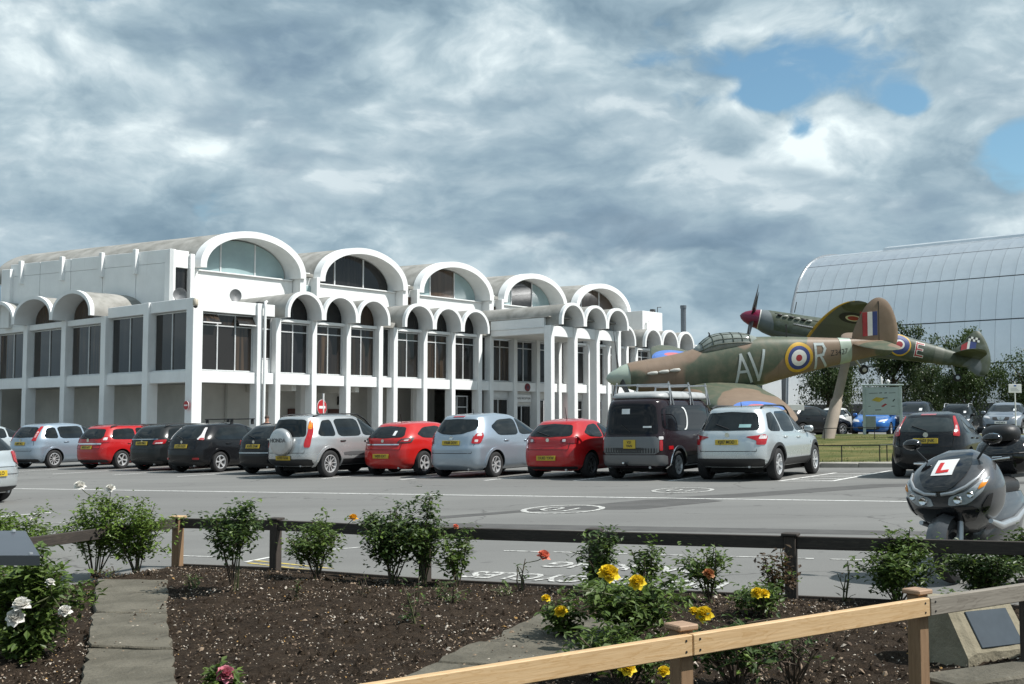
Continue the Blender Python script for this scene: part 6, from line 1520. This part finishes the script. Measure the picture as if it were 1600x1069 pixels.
for sg in (1, -1):
    q = lambda pl: [(sg*a, z) for a, z in pl]
    fp(q([(.06, .645), (.22, .655), (.36, .76), (.42, .88), (.34, .85), (.22, .76), (.08, .72)]), .010).build('headlight', mat('headlight_glass', (.36, .39, .41), .06, var=.3, vscale=14, coat=.8), scoot, 50)
    for qa, qz, rr in ((.145, .695, .038), (.245, .735, .03)):
        p = fb.front(sg*qa, qz, .016); MB().lathe([(rr, .0), (rr*.8, .012), (rr*.3, .006)], 16, 'x').build('lamp_reflector', M_CHROME, scoot, 50, p)
    fp(q([(.305, .77), (.375, .80), (.40, .85), (.34, .83)]), .016).build('indicator', M_LAMB, scoot, 50)
    pts = [(.02, .745), (.12, .755), (.22, .80), (.30, .87), (.335, .93)]
    MB().tube([fb.front(sg*a, z, .012) for a, z in pts], [.016, .016, .015, .013, .008], 8).build('chrome_trim', M_SCS, scoot, 60)
    fp(q([(.30, .56), (.40, .62), (.46, .74), (.40, .72), (.33, .64)]), .012).build('side_vent', M_GLOSS, scoot, 50)
    # mirrors and bars
    MB().tube([(.34, sg*.12, .98), (.30, sg*.26, 1.0), (.22, sg*.40, 1.01)], .016, 8).build('handlebar', M_BLK, scoot, 60)
    MB().tube([(.25, sg*.27, 1.005), (.20, sg*.42, 1.01)], .021, 10).build('grip', M_SEAT, scoot, 60)
    MB().tube([(.33, sg*.25, 1.0), (.31, sg*.34, 1.01), (.27, sg*.42, 1.015)], .009, 6).build('brake_lever', M_CHROME, scoot, 60)
    MB().tube([(.46, sg*.20, 1.0), (.47, sg*.30, 1.12), (.45, sg*.33, 1.15)], .010, 6).build('mirror_stalk', M_BLK, scoot, 60)
    m_ = MB(); m_.loft([[(.45+dx, sg*(.35+a), 1.185+z_) for a, z_ in [(.085*s1*math.cos(t_), .05*s1*math.sin(t_)) for t_ in np.linspace(0, 6.283, 15)[:-1]]] for dx, s1 in ((-.02, .9), (-.015, 1.0), (.02, .9), (.045, .5))]); m_.build('mirror', M_GLOSS, scoot, 60)
# windscreen, learner plate
fp([(-.05, .765), (.05, .765), (.13, .81), (.20, .90), (.21, .98), (.15, 1.09), (-.15, 1.09), (-.21, .98), (-.20, .90), (-.13, .81)], .014).build('windscreen', M_GLOSS, scoot, 40)
def flat(poly, off): return panel(fb.front, poly, off, 6, 8, 0)
lp = flat([(-.088, .905), (.088, .905), (.088, 1.035), (-.088, 1.03)], .022).build('learner_plate', M_SIGNW, scoot)
rd = mat('learner_red', (.55, .02, .02), .4, var=.03)
b = flat([(-.052, .925), (-.018, .925), (-.018, 1.01), (-.052, 1.01)], .027); q_ = flat([(-.0175, .925), (.05, .927), (.05, .952), (-.0175, .950)], .027); b.add(q_.v, q_.f); b.build('letter_l', rd, lp)
# tunnel, seat, tail, top box
tb = Body([(.24, -.55), (.34, -.62), (.50, -.80), (.62, -.92), (.70, -.95)], [(.24, .35), (.34, .36), (.50, .34), (.62, .22), (.70, .10)], [(.24, .15), (.34, .22), (.50, .23), (.62, .20), (.70, .15)], 3); MB().loft([tb.ring(z, 48) for z in np.linspace(.24, .70, 14)]).build('rear_bodywork', M_SCG, scoot, 40)
for sg in (1, -1):
    MB().tube([(.55, sg*.30, .50), (.25, sg*.27, .44), (-.2, sg*.25, .46), (-.7, sg*.22, .58)], [.02, .035, .035, .02], 10).build('side_strip', M_SCS, scoot, 60)
st = Body([(.68, -.86), (.74, -.90), (.80, -.88), (.84, -.78)], [(.68, .05), (.74, .10), (.78, .08), (.84, -.1)], [(.68, .13), (.74, .16), (.80, .15), (.84, .09)], 3); MB().loft([st.ring(z, 40) for z in np.linspace(.68, .84, 8)]).build('seat', M_SEAT, scoot, 40)
tbx = Body([(.86, -1.18), (.90, -1.24), (1.04, -1.27), (1.16, -1.22), (1.22, -1.10)], [(.86, -.72), (.90, -.68), (1.04, -.66), (1.16, -.74), (1.22, -.88)], [(.86, .20), (.90, .25), (1.04, .27), (1.16, .24), (1.22, .14)], 3.4)
bo = MB().loft([tbx.ring(z, 48) for z in np.linspace(.86, 1.22, 14)]).build('top_box', M_GLOSS, scoot, 40)
MB().tube([tbx.front(q, 1.05, .006) for q in np.linspace(-.34, .34, 15)], .007, 5).build('box_seam', M_BLK, bo); MB().bbox(-.66, -.635, -.05, .05, 1.0, 1.03, .006).build('box_catch', M_CHROME, bo)
MB().bbox(-1.1, -.7, -.09, .09, .82, .865, .01).build('luggage_rack', M_BLK, scoot)
bk = Body([(1.17, -.98), (1.24, -1.0), (1.30, -.98), (1.33, -.92)], [(1.17, -.70), (1.24, -.68), (1.30, -.70), (1.33, -.78)], [(1.17, .14), (1.24, .17), (1.30, .15), (1.33, .08)], 2.6); MB().loft([bk.ring(z, 30) for z in np.linspace(1.17, 1.33, 8)]).build('helmet_pad', M_SEAT, scoot, 40)
MB().tube([(-.1, .16, .26), (-.16, .30, .01)], .014, 6).build('side_stand', M_STEEL, scoot); MB().tube([(-.2, -.2, .3), (-.75, -.22, .34), (-.95, -.22, .42)], [.03, .06, .055], 10).build('silencer', M_STEEL, scoot, 60)

# ================================================================== FENCES IN THE ROSE BED
W_DARK = wood('weathered_dark_timber', (.030, .024, .020), (.062, .050, .040), .85); W_DARKV = wood('weathered_dark_post', (.034, .026, .021), (.070, .054, .042), .85, 2)
W_PINE = wood('fresh_pine', (.56, .385, .21), (.44, .27, .12), .65); W_PINEV = wood('fresh_pine_post', (.25, .155, .085), (.18, .105, .055), .7, 2); W_CAP = wood('pine_cap', (.36, .235, .15), (.26, .16, .10), .7); W_GREY = wood('silvered_rail', (.24, .215, .18), (.15, .13, .105), .85)
def post(root, p, h, m, wd=.09, rz=0.0, cap=None, zb=None):
    z = (zb if zb is not None else soil_z(p[0], p[1]))
    o = MB().bbox(-wd/2, wd/2, -wd/2, wd/2, -.25, h, .005).build('post', m, root, None, (p[0], p[1], z), (0, 0, rz))
    if cap: MB().bbox(-wd*.72, wd*.72, -wd*.72, wd*.72, h+.001, h+.024, .005).build('post_cap', cap, o)
    return o
def rail(root, a, b, m, h=.10, th=.04, name='rail'):
    a, b = Vector(a), Vector(b); d = b-a; L = d.length
    o = MB().bbox(-L/2, L/2, -th/2, th/2, -h/2, h/2, .004).build(name, m, root); mid = (a+b)/2
    o.location = mid; o.rotation_euler = d.to_track_quat('X', 'Z').to_euler(); return o
df = thing('rail_fence', 'low dark timber rail fence between the rose bed and the car park', 'fence')
ptsF = [F_0 + Vector((-1.6, -.8, 0)), F_0] + FENCE + [F_END, F_END + WD*2.2]
ang = math.atan2((FENCE[-1]-FENCE[0]).y, (FENCE[-1]-FENCE[0]).x); off = Vector((-math.sin(ang), math.cos(ang), 0))*-.045
for i, p in enumerate(ptsF):
    post(df, (p.x, p.y), .475, W_PINEV if i == 2 else W_DARKV, .088, ang, W_PINE if i == 2 else W_DARK, gz(p.x)+.02)
for i, (p, q) in enumerate(zip(ptsF, ptsF[1:])):
    d = (q-p).normalized(); a = p + d*.046; b = q - d*.046; rail(df, (a.x, a.y, gz(a.x)+.445), (b.x, b.y, gz(b.x)+.445), W_DARK, .10, .042)
# edging board along the back of the bed
for p, q in zip(ptsF[2:], ptsF[3:]):
    o_ = Vector((-math.sin(ang), math.cos(ang), 0))*.07; rail(df, (p.x+o_.x, p.y+o_.y, gz(p.x)-.025), (q.x+o_.x, q.y+o_.y, gz(q.x)-.025), W_DARKV, .10, .025, 'gravel_board')
nf = thing('rail_fence', 'new pale pine rail fence with capped posts and one silvered rail', 'fence')
P1, P2 = Vector(gnd(1064, 974, .60)), Vector(gnd(1433, 920, .60)); P3 = P2 + (Vector(gnd(1606, 897, .60)) - P2)*1.0; P0 = P1 - (P2-P1)*1.55
dn = (P2-P1).normalized(); an = math.atan2(dn.y, dn.x); fr_ = Vector((dn.y, -dn.x, 0))
for i, p in enumerate((P0, P1, P2, P3)):
    post(nf, (p.x, p.y), .60+gz(p.x)-.024-soil_z(p.x, p.y), W_PINEV if i < 3 else W_DARKV, .072, an, W_CAP if i < 3 else None)
for (p, q, m_) in ((P0, P1, W_PINE), (P1, P2, W_PINE), (P2, P3 + dn*.5, W_GREY)):
    d = (q-p).normalized(); a, b = p + d*.002 + fr_*.056, q - d*.002 + fr_*.056
    o = rail(nf, (a.x, a.y, gz(a.x)+.522), (b.x, b.y, gz(b.x)+.522), m_, .086, .036)
    sc_ = MB(); L = (b-a).length
    for sx in (-1, 1):
        for zz in (-.02, .02): sc_.lathe([(.006, -.0225), (.006, -.0245)], 8, 'y', (sx*(L/2-.03), 0, zz))
    for q_ in range(4):
        s4 = MB(); sx, zz = ((-1, -.022), (-1, .022), (1, -.022), (1, .022))[q_]; s4.lathe([(.005, -.015), (.005, -.0202)], 8, 'y', (sx*(L/2-.035), 0, zz)).build('screw', M_BLK, o)
# ================================================================== PLAQUE STONE AND READING DESK
M_STONE = mat('plaque_stone', (.20, .175, .12), .9, col2=(.30, .265, .19), vscale=4, bump=.6, bscale=22)
pa, pb_ = Vector(gnd(1508, 1052, .08)), Vector(gnd(1606, 1037, .08)); d_ = (pb_-pa); an2 = math.atan2(d_.y, d_.x); mid = (pa+pb_)/2 + Vector((.05, .05, 0))
ps = thing('plaque_stone', 'low wedge of rough stone with a dark metal plaque', 'memorial', (mid.x, mid.y, soil_z(mid.x, mid.y)), an2)
b = MB(); rn = random.Random(4)
prof_ = [(0.0, -.05), (.0, .03), (.155, .27), (.20, .30), (.36, .29), (.40, -.05)]; R_ = []
for x in np.linspace(-.25, .25, 9): R_.append([(x*(1 - .10*max(0, z)), y + rn.uniform(-.006, .006), z + rn.uniform(-.008, .006) + (.015 if abs(x) < .2 else 0)) for y, z in prof_])
b.loft(R_).build('stone', M_STONE, ps)
tl = math.atan2(.24, .155)
pq = MB().bbox(-.155, .155, -.006, .006, -.105, .105, .003).build('plaque', mat('plaque_slate', (.065, .080, .095), .25, metal=.4, var=.2), ps, None, (.02, .068, .155), (tl-math.pi/2, 0, 0))
ld = thing('reading_desk', 'grey slanted information desk standing among the white roses', 'sign', (-2.55, 4.85, gz(-2.5)))
b = MB(); b.add([(-.55, -.25, .905), (.65, -.25, .905), (.39, .25, .955), (-.55, .25, .955), (-.55, -.25, .945), (.65, -.25, .945), (.375, .25, .995), (-.55, .25, .995)], [(0, 1, 2, 3), (4, 5, 6, 7), (0, 1, 5, 4), (1, 2, 6, 5), (2, 3, 7, 6), (3, 0, 4, 7)])
b.build('desk_top', mat('desk_grey', (.055, .062, .075), .35, var=.1), ld)
for sx, sy in ((.60, -.22), (.34, .21)): MB().lathe([(.010, -.004), (.008, .004)], 8, 'z', (sx, sy, .95 if sy < 0 else 1.0)).build('screw', M_STEEL, ld)
MB().bbox(.24, .33, -.05, .04, -.1, .92, .006).build('leg', mat('desk_leg', (.30, .36, .36), .4, metal=.4), ld); MB().bbox(-.45, -.36, -.05, .04, -.1, .92, .006).build('leg', MATS['desk_leg'], ld)

# ================================================================== ROSES
STEM_G = mat('rose_stem_green', (.075, .085, .032), .7, var=.3, vscale=20); STEM_B = mat('rose_stem_brown', (.075, .052, .035), .8, var=.3, vscale=20)
L_MID = leafmat('rose_leaf', (.055, .098, .020), (.115, .165, .040)); L_LIGHT = leafmat('rose_leaf_fresh', (.085, .150, .022), (.165, .235, .045)); L_DARK = leafmat('rose_leaf_dark', (.036, .068, .018), (.078, .120, .034)); L_RED = leafmat('rose_leaf_bronze', (.06, .035, .02), (.09, .06, .03))
PET = {k: leafmat('petal_'+k, c, d, .25, .5) for k, c, d in (('white', (.80, .78, .72), (.86, .84, .80)), ('yellow', (.78, .55, .02), (.86, .68, .05)), ('amber', (.75, .38, .02), (.80, .48, .04)), ('coral', (.75, .22, .14), (.80, .32, .22)), ('faded', (.50, .20, .08), (.45, .22, .10)), ('pink', (.60, .18, .25), (.70, .3, .35)))}
def bloom_mesh(kind, seed):
    rn = random.Random(seed); b = MB()
    for ring, (n, r0, lean, L) in enumerate(((7, .012, 1.30, 1.0), (7, .011, 1.0, .98), (6, .009, .72, .92), (6, .007, .45, .85), (5, .004, .22, .75), (4, .002, .08, .62))):
        for k in range(n):
            a = 2*math.pi*(k + .5*ring)/n + rn.uniform(-.2, .2); le = lean + rn.uniform(-.15, .15); G = []
            for i in range(4):
                t_ = i/3; rad = r0 + L*.046*(math.sin(le)*t_ + .10*t_*t_); h = L*.046*math.cos(le)*t_ + .005*ring - .012*t_*t_*(ring == 0); wd = .030*math.sin(math.pi*(.20 + .62*t_))*L
                G.append([(rad*math.cos(a) - q*wd*math.sin(a) - abs(q)*.012*math.cos(a), rad*math.sin(a) + q*wd*math.cos(a) - abs(q)*.012*math.sin(a), h + .006*abs(q)) for q in (-1, -.5, 0, .5, 1)])
            b.grid(G)
    o = b.build('rose_bloom', PET[kind], None, 180, fixn=False); d = o.data; bpy.data.objects.remove(o); return d
BLOOM = {}
def add_bloom(root, p, kind, size, rnd):
    key = (kind, rnd.randrange(2))
    if key not in BLOOM: BLOOM[key] = bloom_mesh(*key)
    o = bpy.data.objects.new('rose_bloom', BLOOM[key]); sc.collection.objects.link(o); o.parent = root; o.location = p; o.scale = (size,)*3
    o.rotation_euler = (rnd.uniform(.1, .8), rnd.uniform(-.3, .3), rnd.uniform(-.5, .5)); return o
def rose(label, base, hpx, wpx, n, seed, leafm=None, blooms=(), canes=7, lsize=.042, bare=.35, stem=None, top=None, name='rose_bush'):
    rnd = random.Random(seed); bx_, by_ = base; g_ = gnd(bx_, by_, .06); d = g_[1]; k = d/FPX; H, Wd = hpx*k, wpx*k*1.28; n = int(n*2.7) if n > 60 else n; lsize *= 1.26; canes = canes + (2 if n > 200 else 0)
    x0, y0, z0 = g_[0], g_[1], soil_z(g_[0], g_[1]) if g_[1] < back_y(g_[0]) else T(g_[0], g_[1])
    root = thing(name, label, 'rose' if name == 'rose_bush' else 'plant', (x0, y0, z0), 0, 'rose bushes in the bed' if name == 'rose_bush' else None)
    st = MB(); tips = []; segs = []
    for c in range(canes):
        a = 2*math.pi*(c + rnd.uniform(-.4, .4))/canes; r_ = Wd*.5*rnd.uniform(.35, 1.0); h = H*rnd.uniform(.68, 1.0)*(1 - .25*(r_/(Wd*.5))**2)
        if c == 0: r_ *= .3; h = H
        p0 = Vector((rnd.uniform(-.03, .03), rnd.uniform(-.03, .03), -.03)); p2 = Vector((math.cos(a)*r_, math.sin(a)*r_*.8, h)); p1 = p0.lerp(p2, .5) + Vector((-math.cos(a)*r_*.12, 0, H*.06)) + Vector((rnd.uniform(-.03, .03), rnd.uniform(-.03, .03), 0))
        rr = rnd.uniform(.0055, .009); st.cur = 1 if rnd.random() < .6 else 0; st.tube([p0, p1, p2], [rr, rr*.75, rr*.4], 5)
        segs.append((p0, p1, p2))
        for _ in range(rnd.randint(2, 4)):
            t_ = rnd.uniform(bare, .95); q = p1.lerp(p2, (t_-.5)*2) if t_ > .5 else p0.lerp(p1, t_*2); e = q + Vector((rnd.gauss(0, Wd*.16), rnd.gauss(0, Wd*.13), H*rnd.uniform(.05, .24)))
            e.z = min(e.z, H*1.02); st.cur = 0; st.tube([q, q.lerp(e, .5) + Vector((0, 0, .01)), e], [rr*.5, rr*.4, rr*.25], 4); tips.append((q, e))
    st.build('stems', [STEM_G, STEM_B] if stem is None else [stem, STEM_B], root, 60, fixn=False)
    lf = MB(); pts = []
    for i in range(n):
        if rnd.random() < .6 and tips: q, e = tips[rnd.randrange(len(tips))]; p = q.lerp(e, rnd.random()**.7)
        else:
            s0, s1, s2 = segs[rnd.randrange(len(segs))]; t_ = bare + (1-bare)*rnd.random(); p = s1.lerp(s2, (t_-.5)*2) if t_ > .5 else s0.lerp(s1, t_*2)
        # leaflets sit in threes around a little stalk
        sp = Vector((rnd.gauss(0, .040), rnd.gauss(0, .040), rnd.gauss(0, .030)))*(Wd/.5)**.5
        pts.append(p + sp)
        if rnd.random() < .5: pts.append(p + sp + Vector((rnd.gauss(0, .018), rnd.gauss(0, .018), rnd.gauss(0, .01))))
    h1 = int(len(pts)*.86)
    lf.cur = 0; leaf_cloud(lf, pts[:h1], lsize, rnd, .1, .35); lf.cur = 1; leaf_cloud(lf, pts[h1:], lsize*.9, rnd, .1, .35)
    lf.build('foliage', [leafm or L_MID, L_LIGHT if leafm is not L_LIGHT else L_MID], root, fixn=False)
    for px, py, kind, size in blooms:
        q = at_y(px, py, y0 - Wd*(.42 if n > 250 else .1) - rnd.uniform(.0, .04)); loc = Vector(q) - Vector((x0, y0, z0)); add_bloom(root, loc, kind, size, rnd)
        near = min([e for _, e in tips] + [s[2] for s in segs], key=lambda e: (e-loc).length); ms = MB(); ms.tube([near, near.lerp(loc, .6) + Vector((0, 0, -.01)), loc + Vector((0, 0, -.002))], .0035, 5); ms.build('flower_stalk', STEM_G, root)
    return root
rose('tall bush with three white roses beside the pine topped post', (150, 893), 128, 100, 560, 21, L_LIGHT, [(125, 761, 'white', 1.0), (173, 764, 'white', .8), (138, 841, 'white', .9)], 8)
rose('full leafy bush without flowers next to the pine topped post', (213, 893), 118, 105, 700, 22, L_LIGHT, (), 9)
rose('spreading light green bush behind the reading desk', (35, 862), 66, 130, 520, 23, L_LIGHT, [(78, 848, 'white', 1.15), (47, 811, 'white', .4)], 8, .045)
rose('broad bush with large white roses below the reading desk', (40, 1040), 160, 130, 900, 24, L_MID, [(34, 949, 'white', 1.0), (24, 967, 'white', .95), (102, 957, 'white', .7), (78, 912, 'white', .5)], 13, .048, .08)
rose('low bush trailing off the edge of the flagstone path', (-14, 1010), 120, 130, 500, 25, L_LIGHT, [(18, 968, 'white', .6)], 10, .048, .08)
rose('upright bush with bare grey shoots at its foot', (365, 932), 136, 84, 420, 26, L_DARK, (), 6, .042, .5)
rose('rounded bush with one amber rose before the dark fence', (495, 905), 104, 98, 430, 27, L_MID, [(552, 811, 'amber', .75)], 8)
rose('largest dark bush beside the middle fence post', (612, 907), 124, 100, 720, 28, L_DARK, (), 10)
rose('tall thin bush in front of the middle fence post', (664, 905), 134, 62, 330, 29, L_DARK, [(712, 824, 'coral', .5)], 5)
rose('loose bush just past the middle fence post', (714, 910), 90, 60, 200, 30, L_MID, (), 5)
rose('single short stem bearing one coral rose', (818, 918), 50, 50, 14, 31, L_DARK, [(849, 871, 'coral', 1.05)], 3, .035)
rose('bush wrapped around the dark post near the yellow roses', (940, 926), 100, 72, 260, 32, L_DARK, (), 6)
rose('sparse twiggy bush beside the post with yellow roses', (1012, 940), 88, 56, 120, 33, L_MID, (), 5)
rose('sparse bush with one faded orange rose', (1108, 945), 92, 70, 170, 34, L_MID, [(1107, 898, 'faded', .8)], 6)
rose('thin wilting bush leaning against the last dark post', (1214, 945), 84, 44, 90, 35, L_RED, (), 4)
rose('thick bush in front of the scooter wheel', (1402, 935), 116, 112, 640, 36, L_MID, (), 9)
rose('thick bush under the dark rail by the scooter', (1540, 930), 86, 120, 560, 37, L_DARK, (), 8)
rose('leafy bush at the end of the dark rail', (1606, 905), 88, 70, 420, 38, L_MID, (), 6)
rose('wide bush of yellow roses behind the pine rail', (985, 1012), 110, 190, 560, 39, L_MID, [(951, 900, 'yellow', 1.15), (996, 912, 'yellow', .9), (1101, 962, 'yellow', .95), (1084, 958, 'yellow', .6)], 10, .046)
rose('small bush with two yellow roses at the path end', (880, 1003), 62, 66, 150, 45, L_MID, [(877, 958, 'yellow', .8), (853, 937, 'yellow', .55)], 5, .042)
rose('small bush with yellow roses under the last dark post', (1192, 975), 52, 70, 130, 40, L_MID, [(1183, 928, 'yellow', .75), (1194, 930, 'yellow', .7)], 5)
rose('old bush of bare canes below the pine rail', (1150, 1085), 105, 150, 260, 41, L_DARK, [(1038, 1052, 'yellow', .6)], 16, .04, .6, STEM_B)
rose('half bare bush under the pine rail with yellow petals', (975, 1085), 100, 130, 240, 42, L_MID, [(980, 1046, 'yellow', .8)], 9, .042)
rose('old bush of thin bare canes between the pine posts', (1240, 1075), 80, 80, 40, 43, L_DARK, (), 13, .035, .6, STEM_B)
rose('low pink rose in the soil beside the flagstone path', (350, 1088), 46, 60, 90, 44, L_MID, [(352, 1056, 'pink', .9)], 4)
for i, (bx_, by_, h, wd, n, lm, lab) in enumerate(((462, 948, 32, 26, 16, L_RED, 'small yellowing seedling in the open soil'), (566, 942, 34, 18, 16, L_RED, 'upright dry seedling below the amber rose'), (648, 985, 70, 70, 45, L_DARK, 'young sparse bush in the middle of the bed'), (705, 945, 44, 46, 45, L_DARK, 'tiny green bush below the loose one'), (300, 925, 22, 30, 14, L_MID, 'low weed beside the flagstone path'), (790, 930, 18, 40, 22, L_MID, 'flat weed beside the coral rose'), (1320, 930, 62, 46, 8, L_RED, 'dead twigs beside the last dark post'), (1490, 965, 40, 90, 90, L_MID, 'low leafy sprig in front of the silvered rail'), (690, 935, 26, 30, 26, L_MID, 'short weed at the foot of the middle post'), (170, 905, 20, 70, 60, L_RED, 'brown fallen leaves under the white roses'))):
    rose(lab, (bx_, by_), h, wd, n, 60+i, lm, (), 4, .034, .1, None, None, 'seedling')
# ================================================================== SIGNS, RAILINGS, PERSON
def signpost(name, label, cat, px, Y, group=None):
    p = at_y(px, 655, Y); return thing(name, label, cat, (p[0], Y, T(p[0], Y)), 0, group)
ne = signpost('road_sign', 'red no entry disc on a white post before the museum', 'sign', 505, 46.0)
MB().lathe([(.035, -.1), (.035, 2.62)], 12, 'z').build('post', M_SIGNW, ne, 40); no_entry(ne, (-.05, -.06, 2.06), (0, 0, R(62)), .30)
bd = signpost('information_board', 'pale framed information board with a coloured map on the lawn', 'sign', 1379, 49.5); bd.rotation_euler = (0, 0, R(-16))
M_BDF = mat('board_frame', (.48, .56, .56), .45, metal=.2)
for x in (-.76, .76): MB().bbox(x-.06, x+.06, -.06, .06, -.1, 2.25, .01).build('post', M_BDF, bd)
MB().bbox(-.86, .90, -.10, .10, 2.252, 2.32, .015).build('head_rail', M_BDF, bd); MB().bbox(-.70, .70, -.045, .04, .98, 2.20, .01).build('board_frame', M_BDF, bd)
mp = MB().bbox(-.63, .63, -.056, -.046, 1.05, 2.10, .003).build('map_panel', mat('map_paper', (.48, .56, .57), .4, var=.04), bd)
def mpoly(name, pts, m): MB().prism(pts, -.062, -.0565).build(name, m, mp)
mpoly('map_hall', [(-.45, 1.62), (-.25, 1.76), (.10, 1.70), (-.12, 1.54)], mat('map_yellow', (.55, .42, .06), .5)); mpoly('map_hall', [(-.05, 1.36), (.12, 1.48), (.20, 1.44), (.02, 1.32)], mat('map_red', (.40, .05, .06), .5)); mpoly('map_hall', [(.42, 1.58), (.50, 1.68), (.54, 1.66), (.46, 1.56)], M_BLK)
for k, (x0, x1, z, h) in enumerate(((-.55, -.18, 1.93, .014), (-.12, .0, 1.94, .02), (.10, .2, 1.94, .02), (.28, .56, 1.94, .014), (.02, .22, 1.72, .02), (-.30, -.05, 1.20, .018), (.38, .52, 1.36, .016), (-.58, -.48, 1.36, .014))): mpoly('map_caption', [(x0, z-h), (x1, z-h+.01), (x1, z+h), (x0, z+h-.01)], M_BLK)
MB().bbox(-.70, -.28, -.03, .03, .38, .93, .01).build('leaflet_box', mat('leaflet_grey', (.32, .36, .34), .5), bd)
MB().lathe([(.05, 2.33), (.05, 2.62), (.02, 2.66)], 10, 'z', (-.02, 0, 0)).build('finial', M_SIGNW, bd, 40); MB().lathe([(.02, 2.33), (.09, 2.40), (.09, 2.46), (.02, 2.53)], 12, 'z', (.26, 0, 0)).build('lamp', M_SIGNW, bd, 60)
pn = signpost('parking_notice', 'small square white notice on a post above the grey crossover', 'sign', 1587, 51.0); MB().lathe([(.03, -.1), (.03, 2.5)], 10, 'z').build('post', M_SIGNW, pn, 40); nb = MB().bbox(-.29, .29, -.03, -.01, 1.98, 2.36, .008).build('notice_plate', M_SIGNW, pn)
MB().box(-.05, .06, -.034, -.031, 2.27, 2.33).build('notice_symbol', mat('notice_blue', (.03, .10, .35), .4), nb)
for k in range(3): MB().box(-.2, .2-.06*k, -.0335, -.0305, 2.07+.055*k, 2.085+.055*k).build('notice_line', mat('notice_grey', (.35, .36, .38), .5), nb)
wn = signpost('white_notice', 'long white notice board beside the leaning pole', 'sign', 1243, 52.0); MB().bbox(-.40, .40, -.02, .02, 1.25, 1.52, .006).build('notice_plate', M_SIGNW, wn); MB().lathe([(.03, -.1), (.03, 1.5)], 10, 'z', (0, .05, 0)).build('post', M_STEEL, wn)
MB().box(-.30, -.24, -.024, -.021, 1.36, 1.42).build('notice_mark', M_BLK, wn)
M_RAILB = mat('black_railing', (.014, .015, .015), .4, metal=.3)
def railing(label, pts, spacing):
    root = thing('railing', label, 'railing'); L = [0]
    V3 = [Vector((x, y, T(x, y)+.10)) for x, y in pts]; seq = []
    for a, b in zip(V3, V3[1:]):
        n = max(1, round((b-a).length/spacing)); seq += [a.lerp(b, i/n) for i in range(n)]
    seq.append(V3[-1]); pb = None
    for p in seq:
        z = T(p.x, p.y)+.10
        if pb is None: pb = MB().lathe([(.016, -.15), (.016, .47)], 8, 'z').build('railing_post', M_RAILB, root, 40, (p.x, p.y, z))
        else: inst('railing_post', pb, root, (p.x, p.y, z))
    for hh in (.465,):
        for a, b in zip(seq, seq[1:]): MB().tube([(a.x, a.y, T(a.x, a.y)+.10+hh), (b.x, b.y, T(b.x, b.y)+.10+hh)], .017, 6).build('railing_rail', M_RAILB, root, 60)
railing('knee-high black railing along the kerb of the lawn', [(6.3, 32.6), (8.2, 31.85), (10.1, 31.2), (10.35, 31.35), (12.2, 33.8), (16.6, 39.8), (20.5, 44.4), (28, 47)], 1.25)
railing('knee-high black railing across the back of the lawn', [(7.0, 43.2), (12, 43.6), (16.0, 44.0)], 2.3)
# person standing under the arcade
pp = at_y(417, 655, 50.0); pr_ = thing('person', 'person in a dark top standing before the museum arcade', 'person', (pp[0], 50.0, T(pp[0], 50.0)), R(15))
def skin_body():
    V_ = [(0, 0, .95), (0, 0, 1.15), (0, 0, 1.38), (0, 0, 1.50), (0, -.01, 1.60), (0, -.015, 1.70), (.18, 0, 1.40), (.26, -.02, 1.15), (.22, -.12, .98), (-.18, 0, 1.40), (-.26, -.02, 1.15), (-.20, -.14, 1.0), (.10, 0, .90), (.11, -.01, .50), (.12, .02, .08), (.13, -.12, .03), (-.10, 0, .90), (-.11, 0, .50), (-.12, .02, .08), (-.13, -.12, .03), (.20, -.20, .95), (-.17, -.22, .99)]
    E_ = [(0, 1), (1, 2), (2, 3), (3, 4), (4, 5), (2, 6), (6, 7), (7, 8), (2, 9), (9, 10), (10, 11), (0, 12), (12, 13), (13, 14), (14, 15), (0, 16), (16, 17), (17, 18), (18, 19), (8, 20), (11, 21)]
    Rr = [.15, .15, .17, .06, .09, .085, .065, .05, .038, .065, .05, .038, .10, .07, .05, .045, .10, .07, .05, .045, .03, .03]
    me = bpy.data.meshes.new('body'); me.from_pydata(V_, E_, []); o = bpy.data.objects.new('body', me); sc.collection.objects.link(o)
    md = o.modifiers.new('s', 'SKIN'); sv = me.skin_vertices[0].data
    for i, r_ in enumerate(Rr): sv[i].radius = (r_, r_*.8)
    sv[0].use_root = True; o.modifiers.new('d', 'SUBSURF').levels = 2
    bpy.context.view_layer.update(); m2 = bpy.data.meshes.new_from_object(o.evaluated_get(bpy.context.evaluated_depsgraph_get())); bpy.data.objects.remove(o)
    return m2
bm_ = skin_body(); M_SKIN = mat('skin', (.42, .22, .15), .6); M_TOP = mat('navy_jumper', (.015, .017, .025), .8); M_TROU = mat('dark_trousers', (.03, .03, .035), .8)
for m_ in (M_SKIN, M_TOP, M_TROU): bm_.materials.append(m_)
for f in bm_.polygons:
    z = f.center.z; x = abs(f.center.x); f.material_index = 2 if z < .93 and x < .21 else 0 if (z > 1.475 or (z < 1.03 and x > .15)) else 1; f.use_smooth = True
po = bpy.data.objects.new('body', bm_); sc.collection.objects.link(po); po.parent = pr_
MB().lathe([(.02, 1.80), (.07, 1.785), (.098, 1.73), (.10, 1.68), (.085, 1.64)], 16, 'z', (0, .02, 0), False).build('hair', mat('hair_brown', (.05, .03, .02), .7), pr_, 60)
MB().lathe([(.004, 0), (.013, .02), (.004, .035)], 8, 'z', (0, -.115, 1.645)).build('nose', M_SKIN, pr_, 60)
